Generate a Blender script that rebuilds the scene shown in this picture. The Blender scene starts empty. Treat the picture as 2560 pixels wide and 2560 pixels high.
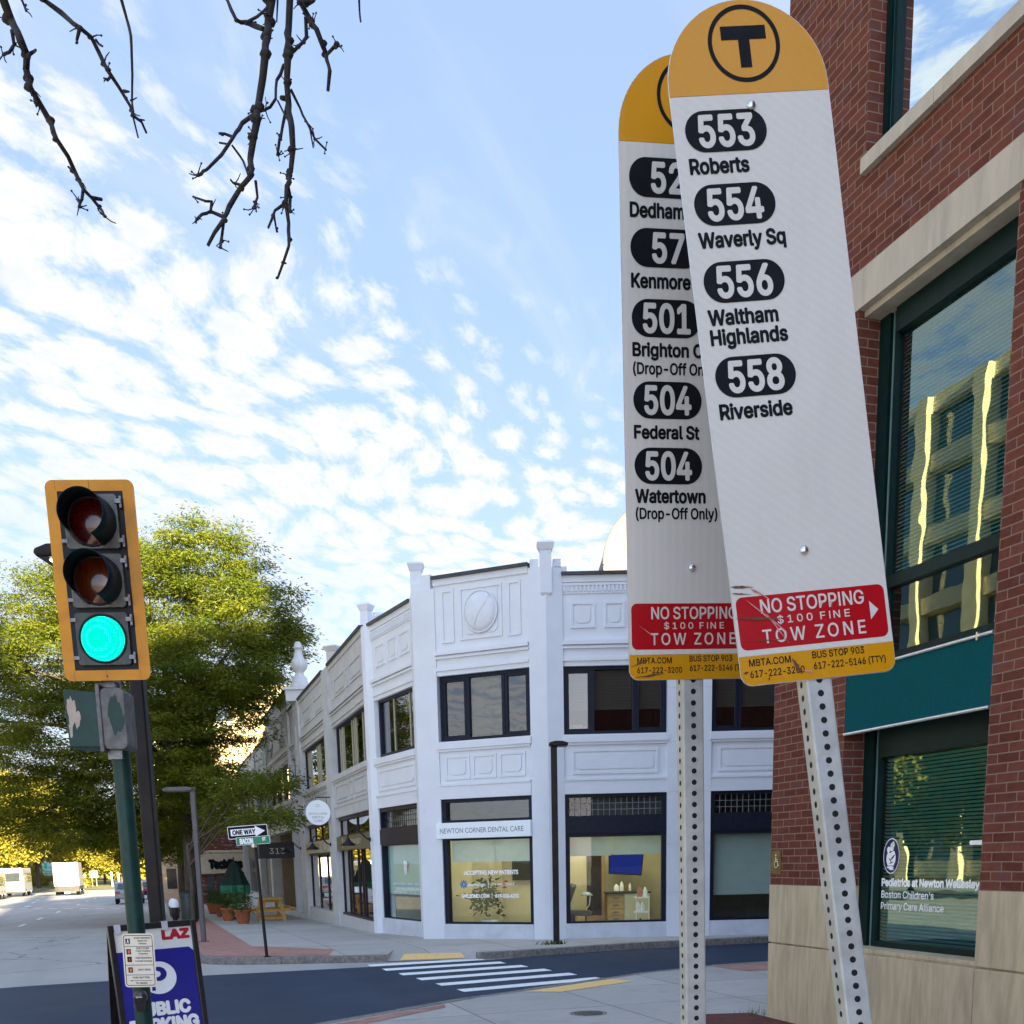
import bpy, bmesh, math, random
import numpy as np
from mathutils import Vector, Matrix
rad = math.radians
sc = bpy.context.scene

# ------------------------------------------------------------------ camera
cam_d = bpy.data.cameras.new('camera')
cam = bpy.data.objects.new('camera', cam_d)
sc.collection.objects.link(cam)
sc.camera = cam
PITCH, ROLL = rad(-10.9), rad(1.3)
fw = Vector((0, math.cos(PITCH), math.sin(PITCH)))
up0 = Vector((0, -math.sin(PITCH), math.cos(PITCH)))
r0 = Vector((1, 0, 0))
rt = math.cos(ROLL) * r0 - math.sin(ROLL) * up0
up = math.sin(ROLL) * r0 + math.cos(ROLL) * up0
mw = Matrix((rt, up, -fw)).transposed().to_4x4()
mw.translation = Vector((0, 0, 1.72))
cam.matrix_world = mw
cam_d.sensor_width = 36.0
cam_d.lens = 36.0 * 2700 / 2560
cam_d.shift_y = (2668 - 1280) / 2560
cam_d.clip_start = 0.05
cam_d.clip_end = 3000

# ------------------------------------------------------------------ light
SUN_EL, SUN_AZ = rad(12.5), rad(158.0)     # azimuth measured clockwise from +Y
sun_dir = Vector((math.sin(SUN_AZ) * math.cos(SUN_EL), math.cos(SUN_AZ) * math.cos(SUN_EL), math.sin(SUN_EL)))
sun_d = bpy.data.lights.new('sun', 'SUN')
sun_d.energy = 5.0
sun_d.angle = rad(0.5)
sun_d.color = (1.0, 0.87, 0.55)
sun = bpy.data.objects.new('sun', sun_d)
sun.rotation_euler = (-sun_dir).to_track_quat('-Z', 'Y').to_euler()
sun.location = (40, -100, 40)
sc.collection.objects.link(sun)
sc.view_settings.view_transform = 'Standard'
sc.view_settings.look = 'None'
sc.view_settings.exposure = 2.85
sc.view_settings.gamma = 1.0
sc.view_settings.use_curve_mapping = False

world = bpy.data.worlds.new('World')
sc.world = world
world.use_nodes = True


class NT:
    """short hand for building node trees"""
    def __init__(self, nt):
        self.nt = nt
        nt.nodes.clear()

    def n(self, kind, **kw):
        nd = self.nt.nodes.new(kind)
        ins = kw.pop('ins', {})
        for k, v in kw.items():
            setattr(nd, k, v)
        for k, v in ins.items():
            self.set(nd, k, v)
        return nd

    def set(self, nd, k, v):
        sock = nd.inputs[k]
        if isinstance(v, bpy.types.NodeSocket):
            self.nt.links.new(v, sock)
        elif isinstance(v, bpy.types.Node):
            self.nt.links.new(v.outputs[0], sock)
        else:
            sock.default_value = v

    def math(self, op, a, b=0.0, c=None, clamp=False):
        nd = self.n('ShaderNodeMath', operation=op, use_clamp=clamp)
        self.set(nd, 0, a)
        self.set(nd, 1, b)
        if c is not None:
            self.set(nd, 2, c)
        return nd.outputs[0]

    def mix(self, fac, a, b, blend='MIX'):
        nd = self.n('ShaderNodeMix', data_type='RGBA', blend_type=blend)
        self.set(nd, 0, fac)
        self.set(nd, 6, a)
        self.set(nd, 7, b)
        return nd.outputs[2]

    def ramp(self, fac, lo, hi, a=0.0, b=1.0, smooth=True):
        nd = self.n('ShaderNodeMapRange', interpolation_type='SMOOTHSTEP' if smooth else 'LINEAR')
        self.set(nd, 0, fac)
        self.set(nd, 1, lo)
        self.set(nd, 2, hi)
        self.set(nd, 3, a)
        self.set(nd, 4, b)
        return nd.outputs[0]

    def noise(self, vec, scale, detail=3.0, rough=0.55, dist=0.0, dim='3D'):
        nd = self.n('ShaderNodeTexNoise', noise_dimensions=dim)
        if vec is not None:
            self.set(nd, 'Vector', vec)
        self.set(nd, 'Scale', scale)
        self.set(nd, 'Detail', detail)
        self.set(nd, 'Roughness', rough)
        self.set(nd, 'Distortion', dist)
        return nd.outputs[0]

    def mapping(self, vec, loc=(0, 0, 0), rot=(0, 0, 0), scale=(1, 1, 1)):
        nd = self.n('ShaderNodeMapping')
        self.set(nd, 0, vec)
        nd.inputs[1].default_value = loc
        nd.inputs[2].default_value = rot
        nd.inputs[3].default_value = scale
        return nd.outputs[0]


def build_world():
    t = NT(world.node_tree)
    out = t.n('ShaderNodeOutputWorld')
    bg = t.n('ShaderNodeBackground')
    bg.inputs[1].default_value = 0.06
    t.nt.links.new(bg.outputs[0], out.inputs[0])
    sky = t.n('ShaderNodeTexSky', sky_type='NISHITA')
    sky.sun_disc = False
    sky.sun_elevation = SUN_EL
    sky.sun_rotation = SUN_AZ
    sky.air_density = 1.0
    sky.dust_density = 1.0
    sky.ozone_density = 1.2
    tc = t.n('ShaderNodeTexCoord')
    d = tc.outputs['Generated']
    sx = t.n('ShaderNodeSeparateXYZ', ins={0: d})
    z = t.math('MAXIMUM', t.math('ADD', sx.outputs[2], 0.06), 0.03)
    u = t.math('DIVIDE', sx.outputs[0], z)
    v = t.math('DIVIDE', sx.outputs[1], z)
    q = t.n('ShaderNodeCombineXYZ', ins={0: u, 1: v})
    # the edge of the cloud field runs diagonally across the sky
    big = t.noise(t.mapping(q, loc=(3.1, 1.7, 0), scale=(0.5, 0.5, 1)), 1.0, 3.0, 0.5)
    # distance on the clouded side of a line in the cloud plane
    side = t.math('ADD', t.math('MULTIPLY', u, CL_A), t.math('ADD', t.math('MULTIPLY', v, CL_B), CL_C))
    side = t.math('ADD', side, t.math('MULTIPLY', t.math('SUBTRACT', big, 0.5), 0.6))
    field = t.ramp(side, -0.30, 0.30)
    fade = t.ramp(side, 0.55, 1.15, 1.0, 0.62)
    warp = t.noise(q, 1.3, 2.0, 0.5)
    wv = t.n('ShaderNodeVectorMath', operation='ADD')
    t.set(wv, 0, q)
    wc = t.n('ShaderNodeCombineXYZ', ins={0: t.math('MULTIPLY', warp, 0.35), 1: t.math('MULTIPLY', warp, -0.3)})
    t.set(wv, 1, wc)
    puffv = t.mapping(t.mapping(wv, rot=(0, 0, CL_ROT)), scale=(8.0, 15.0, 1))
    vor = t.n('ShaderNodeTexVoronoi', feature='SMOOTH_F1', voronoi_dimensions='2D')
    t.set(vor, 'Vector', puffv)
    t.set(vor, 'Scale', 1.0)
    t.set(vor, 'Smoothness', 0.45)
    t.set(vor, 'Randomness', 0.9)
    pn = t.noise(puffv, 1.6, 6.0, 0.62)
    fine = t.noise(puffv, 5.0, 5.0, 0.6)
    dens = t.math('SUBTRACT', t.math('ADD', t.math('MULTIPLY', pn, 1.05), t.math('MULTIPLY', fine, 0.62)), t.math('MULTIPLY', vor.outputs['Distance'], 1.0))
    thr = t.math('SUBTRACT', 0.60, t.math('MULTIPLY', field, 0.42))
    puff = t.ramp(t.math('SUBTRACT', dens, thr), -0.16, 0.34)
    puff = t.math('MULTIPLY', t.math('MULTIPLY', puff, t.ramp(side, -0.45, 0.0)), fade)
    # thin cirrus veil
    cv = t.mapping(t.mapping(q, rot=(0, 0, rad(-75))), scale=(0.8, 2.4, 1))
    cir = t.noise(cv, 1.5, 6.0, 0.6, 0.9)
    veil = t.math('MULTIPLY', t.ramp(cir, 0.45, 0.80), 0.30)
    # milky horizon
    hz = t.ramp(sx.outputs[2], 0.0, 0.42, 1.0, 0.0)
    veil = t.math('MAXIMUM', veil, t.math('MULTIPLY', hz, 0.30))
    # scattering grows towards the sun
    sd = t.n('ShaderNodeVectorMath', operation='DOT_PRODUCT')
    t.set(sd, 0, d)
    sd.inputs[1].default_value = sun_dir
    glow = t.math('POWER', t.math('MAXIMUM', t.math('MULTIPLY', t.math('ADD', sd.outputs['Value'], 1.0), 0.5), 0.0), 2.2)
    amp = t.math('ADD', 1.0, t.math('MULTIPLY', glow, CL_GLOW))
    cc = t.n('ShaderNodeVectorMath', operation='SCALE')
    cc.inputs[0].default_value = (2.32, 2.38, 2.48)
    t.set(cc, 3, amp)
    cv2 = t.n('ShaderNodeVectorMath', operation='SCALE')
    cv2.inputs[0].default_value = (1.30, 1.72, 2.50)
    t.set(cv2, 3, amp)
    base = t.mix(SKY_PALE, t.mix(1.0, sky.outputs[0], SKY_TINT, 'MULTIPLY'), cv2.outputs[0])
    c1 = t.mix(veil, base, cc.outputs[0])
    shade = t.ramp(pn, 0.42, 0.70, 1.02, 0.93)
    c2 = t.n('ShaderNodeVectorMath', operation='SCALE')
    t.set(c2, 0, cc.outputs[0])
    t.set(c2, 3, shade)
    c3 = t.mix(puff, c1, c2.outputs[0])
    t.set(bg, 0, c3)


CL_A, CL_B, CL_C, CL_ROT = -0.83, 0.56, -1.33, rad(-76)
CL_GLOW, SKY_PALE, SKY_TINT = 1.9, 0.6, (0.62, 0.63, 0.78, 1)
build_world()
world.cycles.sampling_method = 'MANUAL'
world.cycles.sample_map_resolution = 1024


# ------------------------------------------------------------------ materials
MATS = {}


def pm(name, col, rough=0.6, var=0.12, scale=6.0, bump=0.0, bscale=40.0, metal=0.0, coat=0.0, spec=0.5, dirt=None, dirt_scale=1.2, stretch=(1, 1, 1), transl=0.0, uv=False, rvar=0.0):
    """procedural surface: base colour broken up by two noises, optional dirt tint and bump"""
    if name in MATS:
        return MATS[name]
    m = bpy.data.materials.new(name)
    m.use_nodes = True
    t = NT(m.node_tree)
    out = t.n('ShaderNodeOutputMaterial')
    b = t.n('ShaderNodeBsdfPrincipled')
    tc = t.n('ShaderNodeTexCoord')
    co = tc.outputs['UV'] if uv else tc.outputs['Object']
    vec = t.mapping(co, scale=stretch)
    n1 = t.noise(vec, scale, 5.0, 0.6)
    lo = tuple(c * (1 - var) for c in col[:3]) + (1,)
    hi = tuple(min(1, c * (1 + var)) for c in col[:3]) + (1,)
    c = t.mix(t.ramp(n1, 0.3, 0.7), lo, hi)
    if dirt is not None:
        n2 = t.noise(vec, dirt_scale, 6.0, 0.65)
        c = t.mix(t.ramp(n2, 0.48, 0.75, 0.0, 0.6), c, tuple(dirt) + (1,))
    t.set(b, 'Base Color', c)
    if rvar:
        t.set(b, 'Roughness', t.ramp(t.noise(vec, scale * 1.7, 4.0), 0.25, 0.75, max(0.02, rough - rvar), min(1, rough + rvar)))
    else:
        b.inputs['Roughness'].default_value = rough
    b.inputs['Metallic'].default_value = metal
    b.inputs['Coat Weight'].default_value = coat
    b.inputs['Coat Roughness'].default_value = 0.06
    b.inputs['Specular IOR Level'].default_value = spec
    if bump:
        bn = t.n('ShaderNodeBump')
        bn.inputs['Strength'].default_value = bump
        bn.inputs['Distance'].default_value = 0.01
        t.set(bn, 'Height', t.noise(vec, bscale, 5.0, 0.6))
        t.set(b, 'Normal', bn)
    sh = b.outputs[0]
    if transl:
        tr = t.n('ShaderNodeBsdfTranslucent')
        t.set(tr, 'Color', c)
        mx = t.n('ShaderNodeMixShader')
        mx.inputs[0].default_value = transl
        t.nt.links.new(sh, mx.inputs[1])
        t.nt.links.new(tr.outputs[0], mx.inputs[2])
        sh = mx.outputs[0]
    t.nt.links.new(sh, out.inputs[0])
    MATS[name] = m
    return m


def pm_glow(name, col, strength, grain=0.0):
    if name in MATS:
        return MATS[name]
    m = bpy.data.materials.new(name)
    m.use_nodes = True
    t = NT(m.node_tree)
    out = t.n('ShaderNodeOutputMaterial')
    e = t.n('ShaderNodeEmission')
    tc = t.n('ShaderNodeTexCoord')
    n = t.noise(tc.outputs['Object'], 60.0 if grain else 3.0, 2.0)
    c = t.mix(t.ramp(n, 0.3, 0.7), tuple(x * (1 - max(grain, .04)) for x in col) + (1,), tuple(col) + (1,))
    t.set(e, 'Color', c)
    e.inputs[1].default_value = strength
    t.nt.links.new(e.outputs[0], out.inputs[0])
    MATS[name] = m
    return m


def pm_glass(name, tint=(0.8, 0.9, 0.9), refl=(1, 1, 1), ior=1.5, boost=1.0, rough=0.0, wav=0.02, base=0.0):
    """architectural glass: see-through body plus a fresnel reflection"""
    if name in MATS:
        return MATS[name]
    m = bpy.data.materials.new(name)
    m.use_nodes = True
    t = NT(m.node_tree)
    out = t.n('ShaderNodeOutputMaterial')
    tr = t.n('ShaderNodeBsdfTransparent')
    tr.inputs[0].default_value = tuple(tint) + (1,)
    gl = t.n('ShaderNodeBsdfGlossy')
    gl.inputs['Color'].default_value = tuple(refl) + (1,)
    gl.inputs['Roughness'].default_value = rough
    tc = t.n('ShaderNodeTexCoord')
    bn = t.n('ShaderNodeBump')
    bn.inputs['Strength'].default_value = wav
    bn.inputs['Distance'].default_value = 0.02
    t.set(bn, 'Height', t.noise(tc.outputs['Object'], 1.6, 2.0))
    t.set(gl, 'Normal', bn)
    ge = t.n('ShaderNodeNewGeometry')
    dp = t.n('ShaderNodeVectorMath', operation='DOT_PRODUCT')
    t.set(dp, 0, ge.outputs['Normal'])
    t.set(dp, 1, ge.outputs['Incoming'])
    co = t.math('SUBTRACT', 1.0, t.math('ABSOLUTE', dp.outputs['Value']), clamp=True)
    f0 = ((ior - 1) / (ior + 1)) ** 2
    sch = t.math('ADD', f0, t.math('MULTIPLY', t.math('POWER', co, 5.0), 1 - f0))
    f = t.math('ADD', t.math('MULTIPLY', sch, boost), base, clamp=True)
    mx = t.n('ShaderNodeMixShader')
    t.set(mx, 0, f)
    t.nt.links.new(tr.outputs[0], mx.inputs[1])
    t.nt.links.new(gl.outputs[0], mx.inputs[2])
    t.nt.links.new(mx.outputs[0], out.inputs[0])
    MATS[name] = m
    return m


def pm_brick(name, c1, c2, mortar, bw=0.203, bh=0.0677, ms=0.0048, offset=0.5, bump=0.7, rough=0.85, shade=0.35, tone=(0.35, 0.3, 0.32)):
    if name in MATS:
        return MATS[name]
    m = bpy.data.materials.new(name)
    m.use_nodes = True
    t = NT(m.node_tree)
    out = t.n('ShaderNodeOutputMaterial')
    b = t.n('ShaderNodeBsdfPrincipled')
    tc = t.n('ShaderNodeTexCoord')
    uv = tc.outputs['UV']
    wob = t.n('ShaderNodeVectorMath', operation='ADD')
    t.set(wob, 0, uv)
    nz = t.n('ShaderNodeTexNoise')
    nz.inputs['Scale'].default_value = 9.0
    t.set(nz, 'Vector', uv)
    sc_ = t.n('ShaderNodeVectorMath', operation='SCALE')
    sub = t.n('ShaderNodeVectorMath', operation='SUBTRACT')
    t.set(sub, 0, nz.outputs['Color'])
    sub.inputs[1].default_value = (0.5, 0.5, 0.5)
    t.set(sc_, 0, sub.outputs[0])
    t.set(sc_, 3, 0.006)
    t.set(wob, 1, sc_.outputs[0])

    def bricks(cA, cB, cM):
        br = t.n('ShaderNodeTexBrick', offset=offset, squash=1.0)
        t.set(br, 'Vector', wob.outputs[0])
        t.set(br, 'Scale', 1.0)
        br.inputs['Color1'].default_value = cA
        br.inputs['Color2'].default_value = cB
        br.inputs['Mortar'].default_value = cM
        br.inputs['Mortar Size'].default_value = ms
        br.inputs['Mortar Smooth'].default_value = 0.25
        br.inputs['Bias'].default_value = 0.0
        br.inputs['Brick Width'].default_value = bw
        br.inputs['Row Height'].default_value = bh
        return br
    br = bricks(c1 + (1,), c2 + (1,), mortar + (1,))
    n1 = t.noise(uv, 14.0, 4.0, 0.6)
    n2 = t.noise(uv, 0.9, 4.0, 0.6)
    n3 = t.noise(t.mapping(uv, scale=(1, 2.2, 1)), 3.6, 1.0, 0.5)
    col = t.mix(t.ramp(n1, 0.35, 0.75, 0.0, shade), br.outputs['Color'], tuple(c * 0.45 for c in c1) + (1,))
    col = t.mix(t.ramp(n3, 0.55, 0.70, 0.0, 0.75), col, tone + (1,))
    col = t.mix(t.ramp(n2, 0.45, 0.8, 0.0, 0.3), col, tuple(c * 0.5 for c in c2) + (1,))
    col = t.mix(br.outputs['Fac'], col, tuple(mortar) + (1,))
    t.set(b, 'Base Color', col)
    b.inputs['Roughness'].default_value = rough
    b.inputs['Specular IOR Level'].default_value = 0.10
    h = t.math('ADD', t.math('MULTIPLY', br.outputs['Fac'], -1.0), t.math('MULTIPLY', t.noise(uv, 60.0, 4.0), 0.55))
    bn = t.n('ShaderNodeBump')
    bn.inputs['Strength'].default_value = bump
    bn.inputs['Distance'].default_value = 0.008
    t.set(bn, 'Height', h)
    t.set(b, 'Normal', bn)
    t.nt.links.new(b.outputs[0], out.inputs[0])
    MATS[name] = m
    return m


# ------------------------------------------------------------------ mesh helpers
_text_cache = {}
# letter outlines of the plain grotesque used on signs: advance, then contours in thousandths of the type size
GLYPH = {'$':(447,'202,-74;202,583;244,583;244,-74 224,-9;188,-7;156,-1;128,9;102,23;81,40;64,60;51,83;42,109;38,137;104,137;110,110;123,88;142,71;166,59;194,52;224,49;257,52;286,60;311,74;329,92;341,114;346,139;342,161;332,179;316,193;296,205;272,214;245,222;184,239;145,253;112,269;86,289;67,313;56,341;52,372;58,413;75,448;92,468;113,484;138,498;165,508;195,514;227,516;259,514;289,508;316,498;351,476;377,449;394,415;401,378;337,378;326,412;302,437;280,449;254,456;225,459;194,456;167,448;145,435;129,418;118,398;115,376;119,352;131,334;148,319;169,308;191,300;212,293;264,279;287,272;312,264;336,252;359,238;379,220;395,198;405,171;408,139;403,99;386,64;370,43;349,25;323,11;294,0;261,-7'),
'&':(448,'197,-7;165,-5;136,1;110,12;78,34;54,62;39,96;34,133;37,163;47,189;63,213;85,235;111,256;140,279;216,335;226,343;237,352;246,363;255,375;260,389;262,405;258,427;245,445;226,457;201,461;184,459;168,453;155,444;145,431;139,416;137,399;139,380;145,363;155,346;169,327;185,307;204,284;438,0;364,0;171,231;121,293;102,319;87,344;78,370;75,398;79,430;91,458;109,481;134,499;165,510;200,513;235,510;266,499;290,482;308,459;320,433;324,404;322,382;315,362;305,342;291,325;275,308;256,293;154,217;128,195;110,174;100,154;97,131;100,108;109,87;124,70;143,57;166,49;193,46;223,50;251,59;278,75;301,95;321,121;336,151;346,186;349,224;408,224;406,194;403,167;397,144;385,115;371,92;357,75;345,62;333,47;305,23;271,7;234,-3'),
"'":(206,'78,318;70,509;136,509;128,318'),
'(':(273,'89,207;90,244;94,283;101,324;109,364;119,403;132,441;145,477;160,510;177,539;236,539;219,503;204,466;191,428;179,390;169,351;161,313;156,276;152,241;151,207;152,176;155,145;160,115;167,83;177,50;188,16;202,-19;218,-57;236,-96;177,-96;150,-46;128,4;111,55;99,106;92,156'),
')':(273,'37,-96;56,-56;72,-18;86,18;97,52;106,85;113,116;118,147;121,177;122,207;121,241;117,276;112,313;104,351;94,390;82,428;69,466;54,503;37,539;97,539;113,510;128,477;142,441;154,403;164,364;173,323;179,283;183,244;184,207;182,156;174,104;161,53;144,3;123,-47;97,-96'),
',':(188,'38,-119;68,71;137,71;84,-119'),
'-':(453,'337,244;337,188;114,188;114,244'),
'.':(188,'95,-4;78,-1;63,9;53,24;50,41;53,59;63,73;78,83;95,87;113,83;128,73;138,59;141,41;138,24;128,9;113,-1'),
'0':(453,'227,-7;191,-3;158,7;130,24;105,48;85,77;69,113;57,155;50,202;48,254;50,306;57,353;69,395;85,431;106,461;130,484;159,502;191,512;227,516;262,512;295,502;323,484;348,461;368,431;384,395;396,353;403,306;405,254;403,202;396,155;384,113;368,77;348,48;323,24;295,7;263,-3 227,50;261,56;290,74;306,92;320,116;330,144;338,176;342,213;344,254;342,295;338,332;330,365;320,393;306,416;290,435;261,453;227,460;192,453;163,435;147,416;134,393;123,365;115,332;111,295;109,254;111,213;115,176;123,144;134,116;147,92;163,74;192,56'),
'1':(453,'76,0;76,55;391,55;391,0 276,509;276,0;212,0;212,448;209,448;86,358;86,427;198,509'),
'2':(453,'64,0;64,47;234,229;261,257;282,282;299,305;311,327;318,348;320,371;317,397;308,419;293,436;273,449;250,457;224,460;196,457;172,447;153,433;139,413;130,390;127,362;66,362;68,391;75,418;86,442;111,473;143,496;168,507;196,513;225,516;254,513;281,507;306,497;337,474;361,445;376,411;381,372;378,345;371,318;357,290;336,259;317,235;294,209;267,180;153,60;153,57;389,57;389,0'),
'3':(453,'218,-7;188,-5;159,1;133,10;98,30;70,57;52,91;44,132;109,132;115,107;126,87;144,71;165,59;191,52;219,50;248,53;275,61;297,74;315,93;325,116;329,145;326,172;316,196;299,217;275,234;242,244;201,248;157,248;157,299;288,448;288,452;70,452;70,509;372,509;372,461;211,278;211,289;247,290;279,286;308,276;333,262;354,244;371,222;383,198;391,173;393,145;390,116;383,90;370,66;354,45;333,27;309,12;281,2;251,-5'),
'4':(453,'40,105;40,158;247,509;311,509;109,166;109,163;413,163;413,105 282,0;282,121;282,146;282,318;343,318;343,0'),
'5':(453,'221,-7;192,-5;165,1;140,11;108,32;83,60;66,93;60,130;122,130;127,108;138,89;154,73;173,60;196,52;221,50;250,53;276,64;298,82;314,104;324,131;328,162;324,193;314,221;297,244;275,262;248,273;218,277;192,275;167,268;145,258;128,246;67,253;96,509;366,509;366,452;151,452;134,301;136,301;155,315;178,325;203,331;229,334;263,330;294,321;321,306;345,285;364,260;379,231;388,199;391,163;388,132;381,102;369,76;352,52;332,32;309,15;282,3;253,-4'),
'6':(453,'226,-7;196,-4;168,3;142,15;119,31;100,51;84,74;73,101;66,130;64,162;68,199;80,239;93,268;112,302;137,340;252,509;322,509;151,261;145,261;154,275;165,288;179,299;196,307;214,312;235,314;265,312;291,305;316,295;346,271;370,240;380,215;387,187;389,157;387,127;379,98;368,73;352,50;333,30;310,14;284,3;257,-4 226,48;254,52;279,63;299,79;314,101;324,128;327,157;324,187;314,213;299,235;279,251;254,262;226,265;198,262;174,252;153,235;138,214;128,188;125,158;128,128;138,102;153,79;174,63;198,52'),
'7':(453,'97,0;323,448;323,452;62,452;62,509;391,509;391,449;165,0'),
'8':(453,'226,-7;193,-5;163,1;136,11;101,33;74,62;57,96;52,135;55,166;65,195;81,220;101,241;125,256;153,265;153,267;119,282;93,308;76,342;70,380;75,417;90,450;114,477;146,498;170,508;197,514;226,516;255,514;282,508;306,498;337,477;361,450;377,417;382,380;376,342;359,308;333,282;300,267;300,265;327,256;351,241;372,220;387,195;397,166;401,135;395,96;378,62;352,33;317,11;289,1;259,-5 226,49;258,52;285,60;307,74;323,91;333,113;337,139;333,165;322,189;305,208;283,223;256,232;226,235;196,232;169,223;147,208;130,189;119,165;115,139;119,113;129,91;145,74;167,60;195,52 226,290;252,292;274,300;293,313;307,330;316,351;319,376;316,399;308,420;294,437;275,449;252,457;226,460;200,457;177,449;159,437;145,420;136,399;133,376;136,351;145,330;159,313;178,300;201,292'),
'9':(453,'226,516;256,513;285,506;310,494;333,478;352,458;368,434;380,408;387,378;389,347;385,309;373,270;359,240;340,207;315,168;200,0;130,0;301,248;307,248;299,234;287,221;273,210;257,202;238,196;218,195;188,197;161,203;137,214;106,237;83,269;72,294;66,321;64,352;66,382;73,411;85,436;101,459;120,479;143,494;168,506;196,513 226,460;199,457;174,446;154,429;138,407;129,381;125,352;129,322;138,295;154,274;174,257;199,247;226,243;254,247;279,257;299,273;314,295;324,321;327,350;324,381;314,407;299,429;279,446;254,457'),
'A':(480,'16,0;201,509;276,509;463,0;395,0;287,302;276,334;264,372;255,402;244,438;232,478;245,478;233,437;222,402;213,371;201,333;191,302;85,0 110,142;110,199;370,199;370,142'),
'B':(456,'60,0;60,509;241,509;274,507;304,501;329,491;359,469;381,442;394,410;398,374;395,344;387,320;373,301;356,286;336,275;315,267;315,262;339,257;363,245;385,227;402,203;414,173;418,136;413,100;400,67;377,39;344,18;317,8;284,2;247,0 125,57;245,57;281,60;309,67;330,80;349,105;355,137;352,161;342,184;327,203;306,218;279,228;248,231;125,231 125,285;238,285;265,288;288,296;308,309;323,326;333,348;336,372;330,403;313,429;283,446;240,452;125,452'),
'C':(510,'267,-7;225,-3;186,7;150,25;119,49;92,79;70,115;53,157;44,203;40,254;44,305;53,352;70,393;92,429;119,459;150,484;186,501;225,512;267,516;305,513;340,504;373,490;402,471;427,447;448,418;463,385;473,348;408,348;401,373;389,395;375,413;357,428;337,440;315,449;292,454;267,456;237,453;209,445;184,432;161,414;141,391;125,364;113,332;106,295;103,254;106,213;113,177;125,145;141,117;161,94;184,76;210,63;237,56;267,53;292,55;315,60;337,69;357,81;375,96;389,114;401,136;408,160;473,160;463,124;448,91;428,62;402,38;373,19;341,5;305,-4'),
'D':(502,'219,0;96,0;96,57;215,57;254,60;288,68;318,81;343,99;363,122;379,149;390,181;397,216;399,255;397,294;390,329;379,361;364,388;344,410;320,428;291,441;258,449;221,452;93,452;93,509;225,509;273,505;315,495;353,478;385,455;412,426;433,391;449,351;458,306;462,255;458,205;449,159;433,119;411,83;384,54;351,31;312,14;268,3 125,509;125,0;60,0;60,509'),
'E':(419,'60,0;60,509;372,509;372,452;125,452;125,286;355,286;355,229;125,229;125,57;375,57;375,0'),
'F':(410,'60,0;60,509;369,509;369,452;125,452;125,278;346,278;346,221;125,221;125,0'),
'G':(520,'269,-7;225,-3;185,7;149,25;118,49;91,79;69,116;53,157;43,203;40,254;43,305;53,352;69,393;91,429;117,459;149,484;184,501;223,512;265,516;304,513;340,504;374,489;403,469;429,445;449,416;465,384;474,349;408,349;399,372;387,393;373,411;356,427;337,439;315,448;291,454;265,456;236,453;209,445;183,432;160,414;141,392;125,364;113,332;106,295;103,254;106,213;113,177;125,145;141,117;161,95;184,76;210,63;238,56;269,53;309,57;345,71;374,93;396,123;407,147;413,173;415,202;434,199;283,199;283,256;478,256;478,200;475,160;466,124;451,91;431,62;406,38;377,19;344,5;308,-4'),
'H':(517,'60,0;60,509;125,509;125,289;392,289;392,509;457,509;457,0;392,0;392,232;125,232;125,0'),
'I':(300,'31,0;31,57;118,57;118,452;31,452;31,509;269,509;269,452;183,452;183,57;269,57;269,0'),
'J':(396,'185,-7;143,-2;106,11;75,33;52,63;38,100;33,145;33,173;98,173;98,145;104,104;122,74;149,56;185,50;220,56;248,74;266,104;272,145;272,509;336,509;336,145;332,100;318,63;294,33;263,11;227,-2'),
'K':(467,'104,145;104,216;122,239;139,261;157,282;174,303;193,324;212,344;364,509;448,509;231,276;228,276 60,0;60,509;125,509;125,334;124,225;125,193;125,0 372,0;188,259;228,309;449,0'),
'L':(393,'60,0;60,509;125,509;125,57;361,57;361,0'),
'M':(628,'60,0;60,509;152,509;277,187;282,174;287,159;293,141;299,123;305,103;311,84;317,65;322,49;307,49;312,65;318,83;324,102;330,121;336,140;342,158;348,174;352,187;476,509;568,509;568,0;504,0;504,291;504,308;504,327;505,347;505,369;506,413;507,435;507,457;513,457;505,433;498,409;490,386;482,363;474,341;467,322;461,305;456,291;342,0;286,0;170,291;165,304;159,321;152,340;145,361;137,384;129,408;121,432;112,457;119,457;119,437;120,416;120,394;121,372;122,328;122,309;122,291;122,0'),
'N':(523,'60,0;60,509;136,509;343,183;352,169;363,151;375,130;388,107;401,82;414,55;405,54;402,81;401,108;400,134;399,157;399,178;399,195;399,509;463,509;463,0;387,0;202,290;190,310;177,331;164,354;148,381;136,402;123,425;108,452;119,454;121,417;122,384;123,354;124,328;125,307;125,291;125,0'),
'O':(533,'267,-7;225,-3;186,7;150,25;119,49;92,79;70,115;53,157;44,203;40,254;44,305;53,352;70,393;92,429;119,459;150,484;186,501;225,512;267,516;309,512;348,501;384,484;415,459;442,429;464,393;480,352;490,305;493,254;490,203;480,157;464,115;442,79;415,49;384,25;348,7;309,-3 267,53;296,55;324,63;349,76;372,94;392,116;408,144;420,176;428,213;430,254;428,295;420,332;408,365;392,392;372,415;349,433;324,446;296,453;267,456;237,453;210,445;184,433;161,415;142,392;125,364;113,332;106,295;103,254;106,213;113,176;125,144;142,117;161,94;184,76;210,63;237,55'),
'P':(445,'60,0;60,509;235,509;272,506;305,499;332,487;356,471;375,452;390,430;400,404;407,377;409,348;407,318;400,291;390,265;375,243;356,223;332,207;305,195;272,188;235,186;109,186;109,242;233,242;269,246;297,256;318,272;333,294;342,319;344,348;342,376;333,402;318,423;297,439;268,449;232,452;125,452;125,0'),
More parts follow.
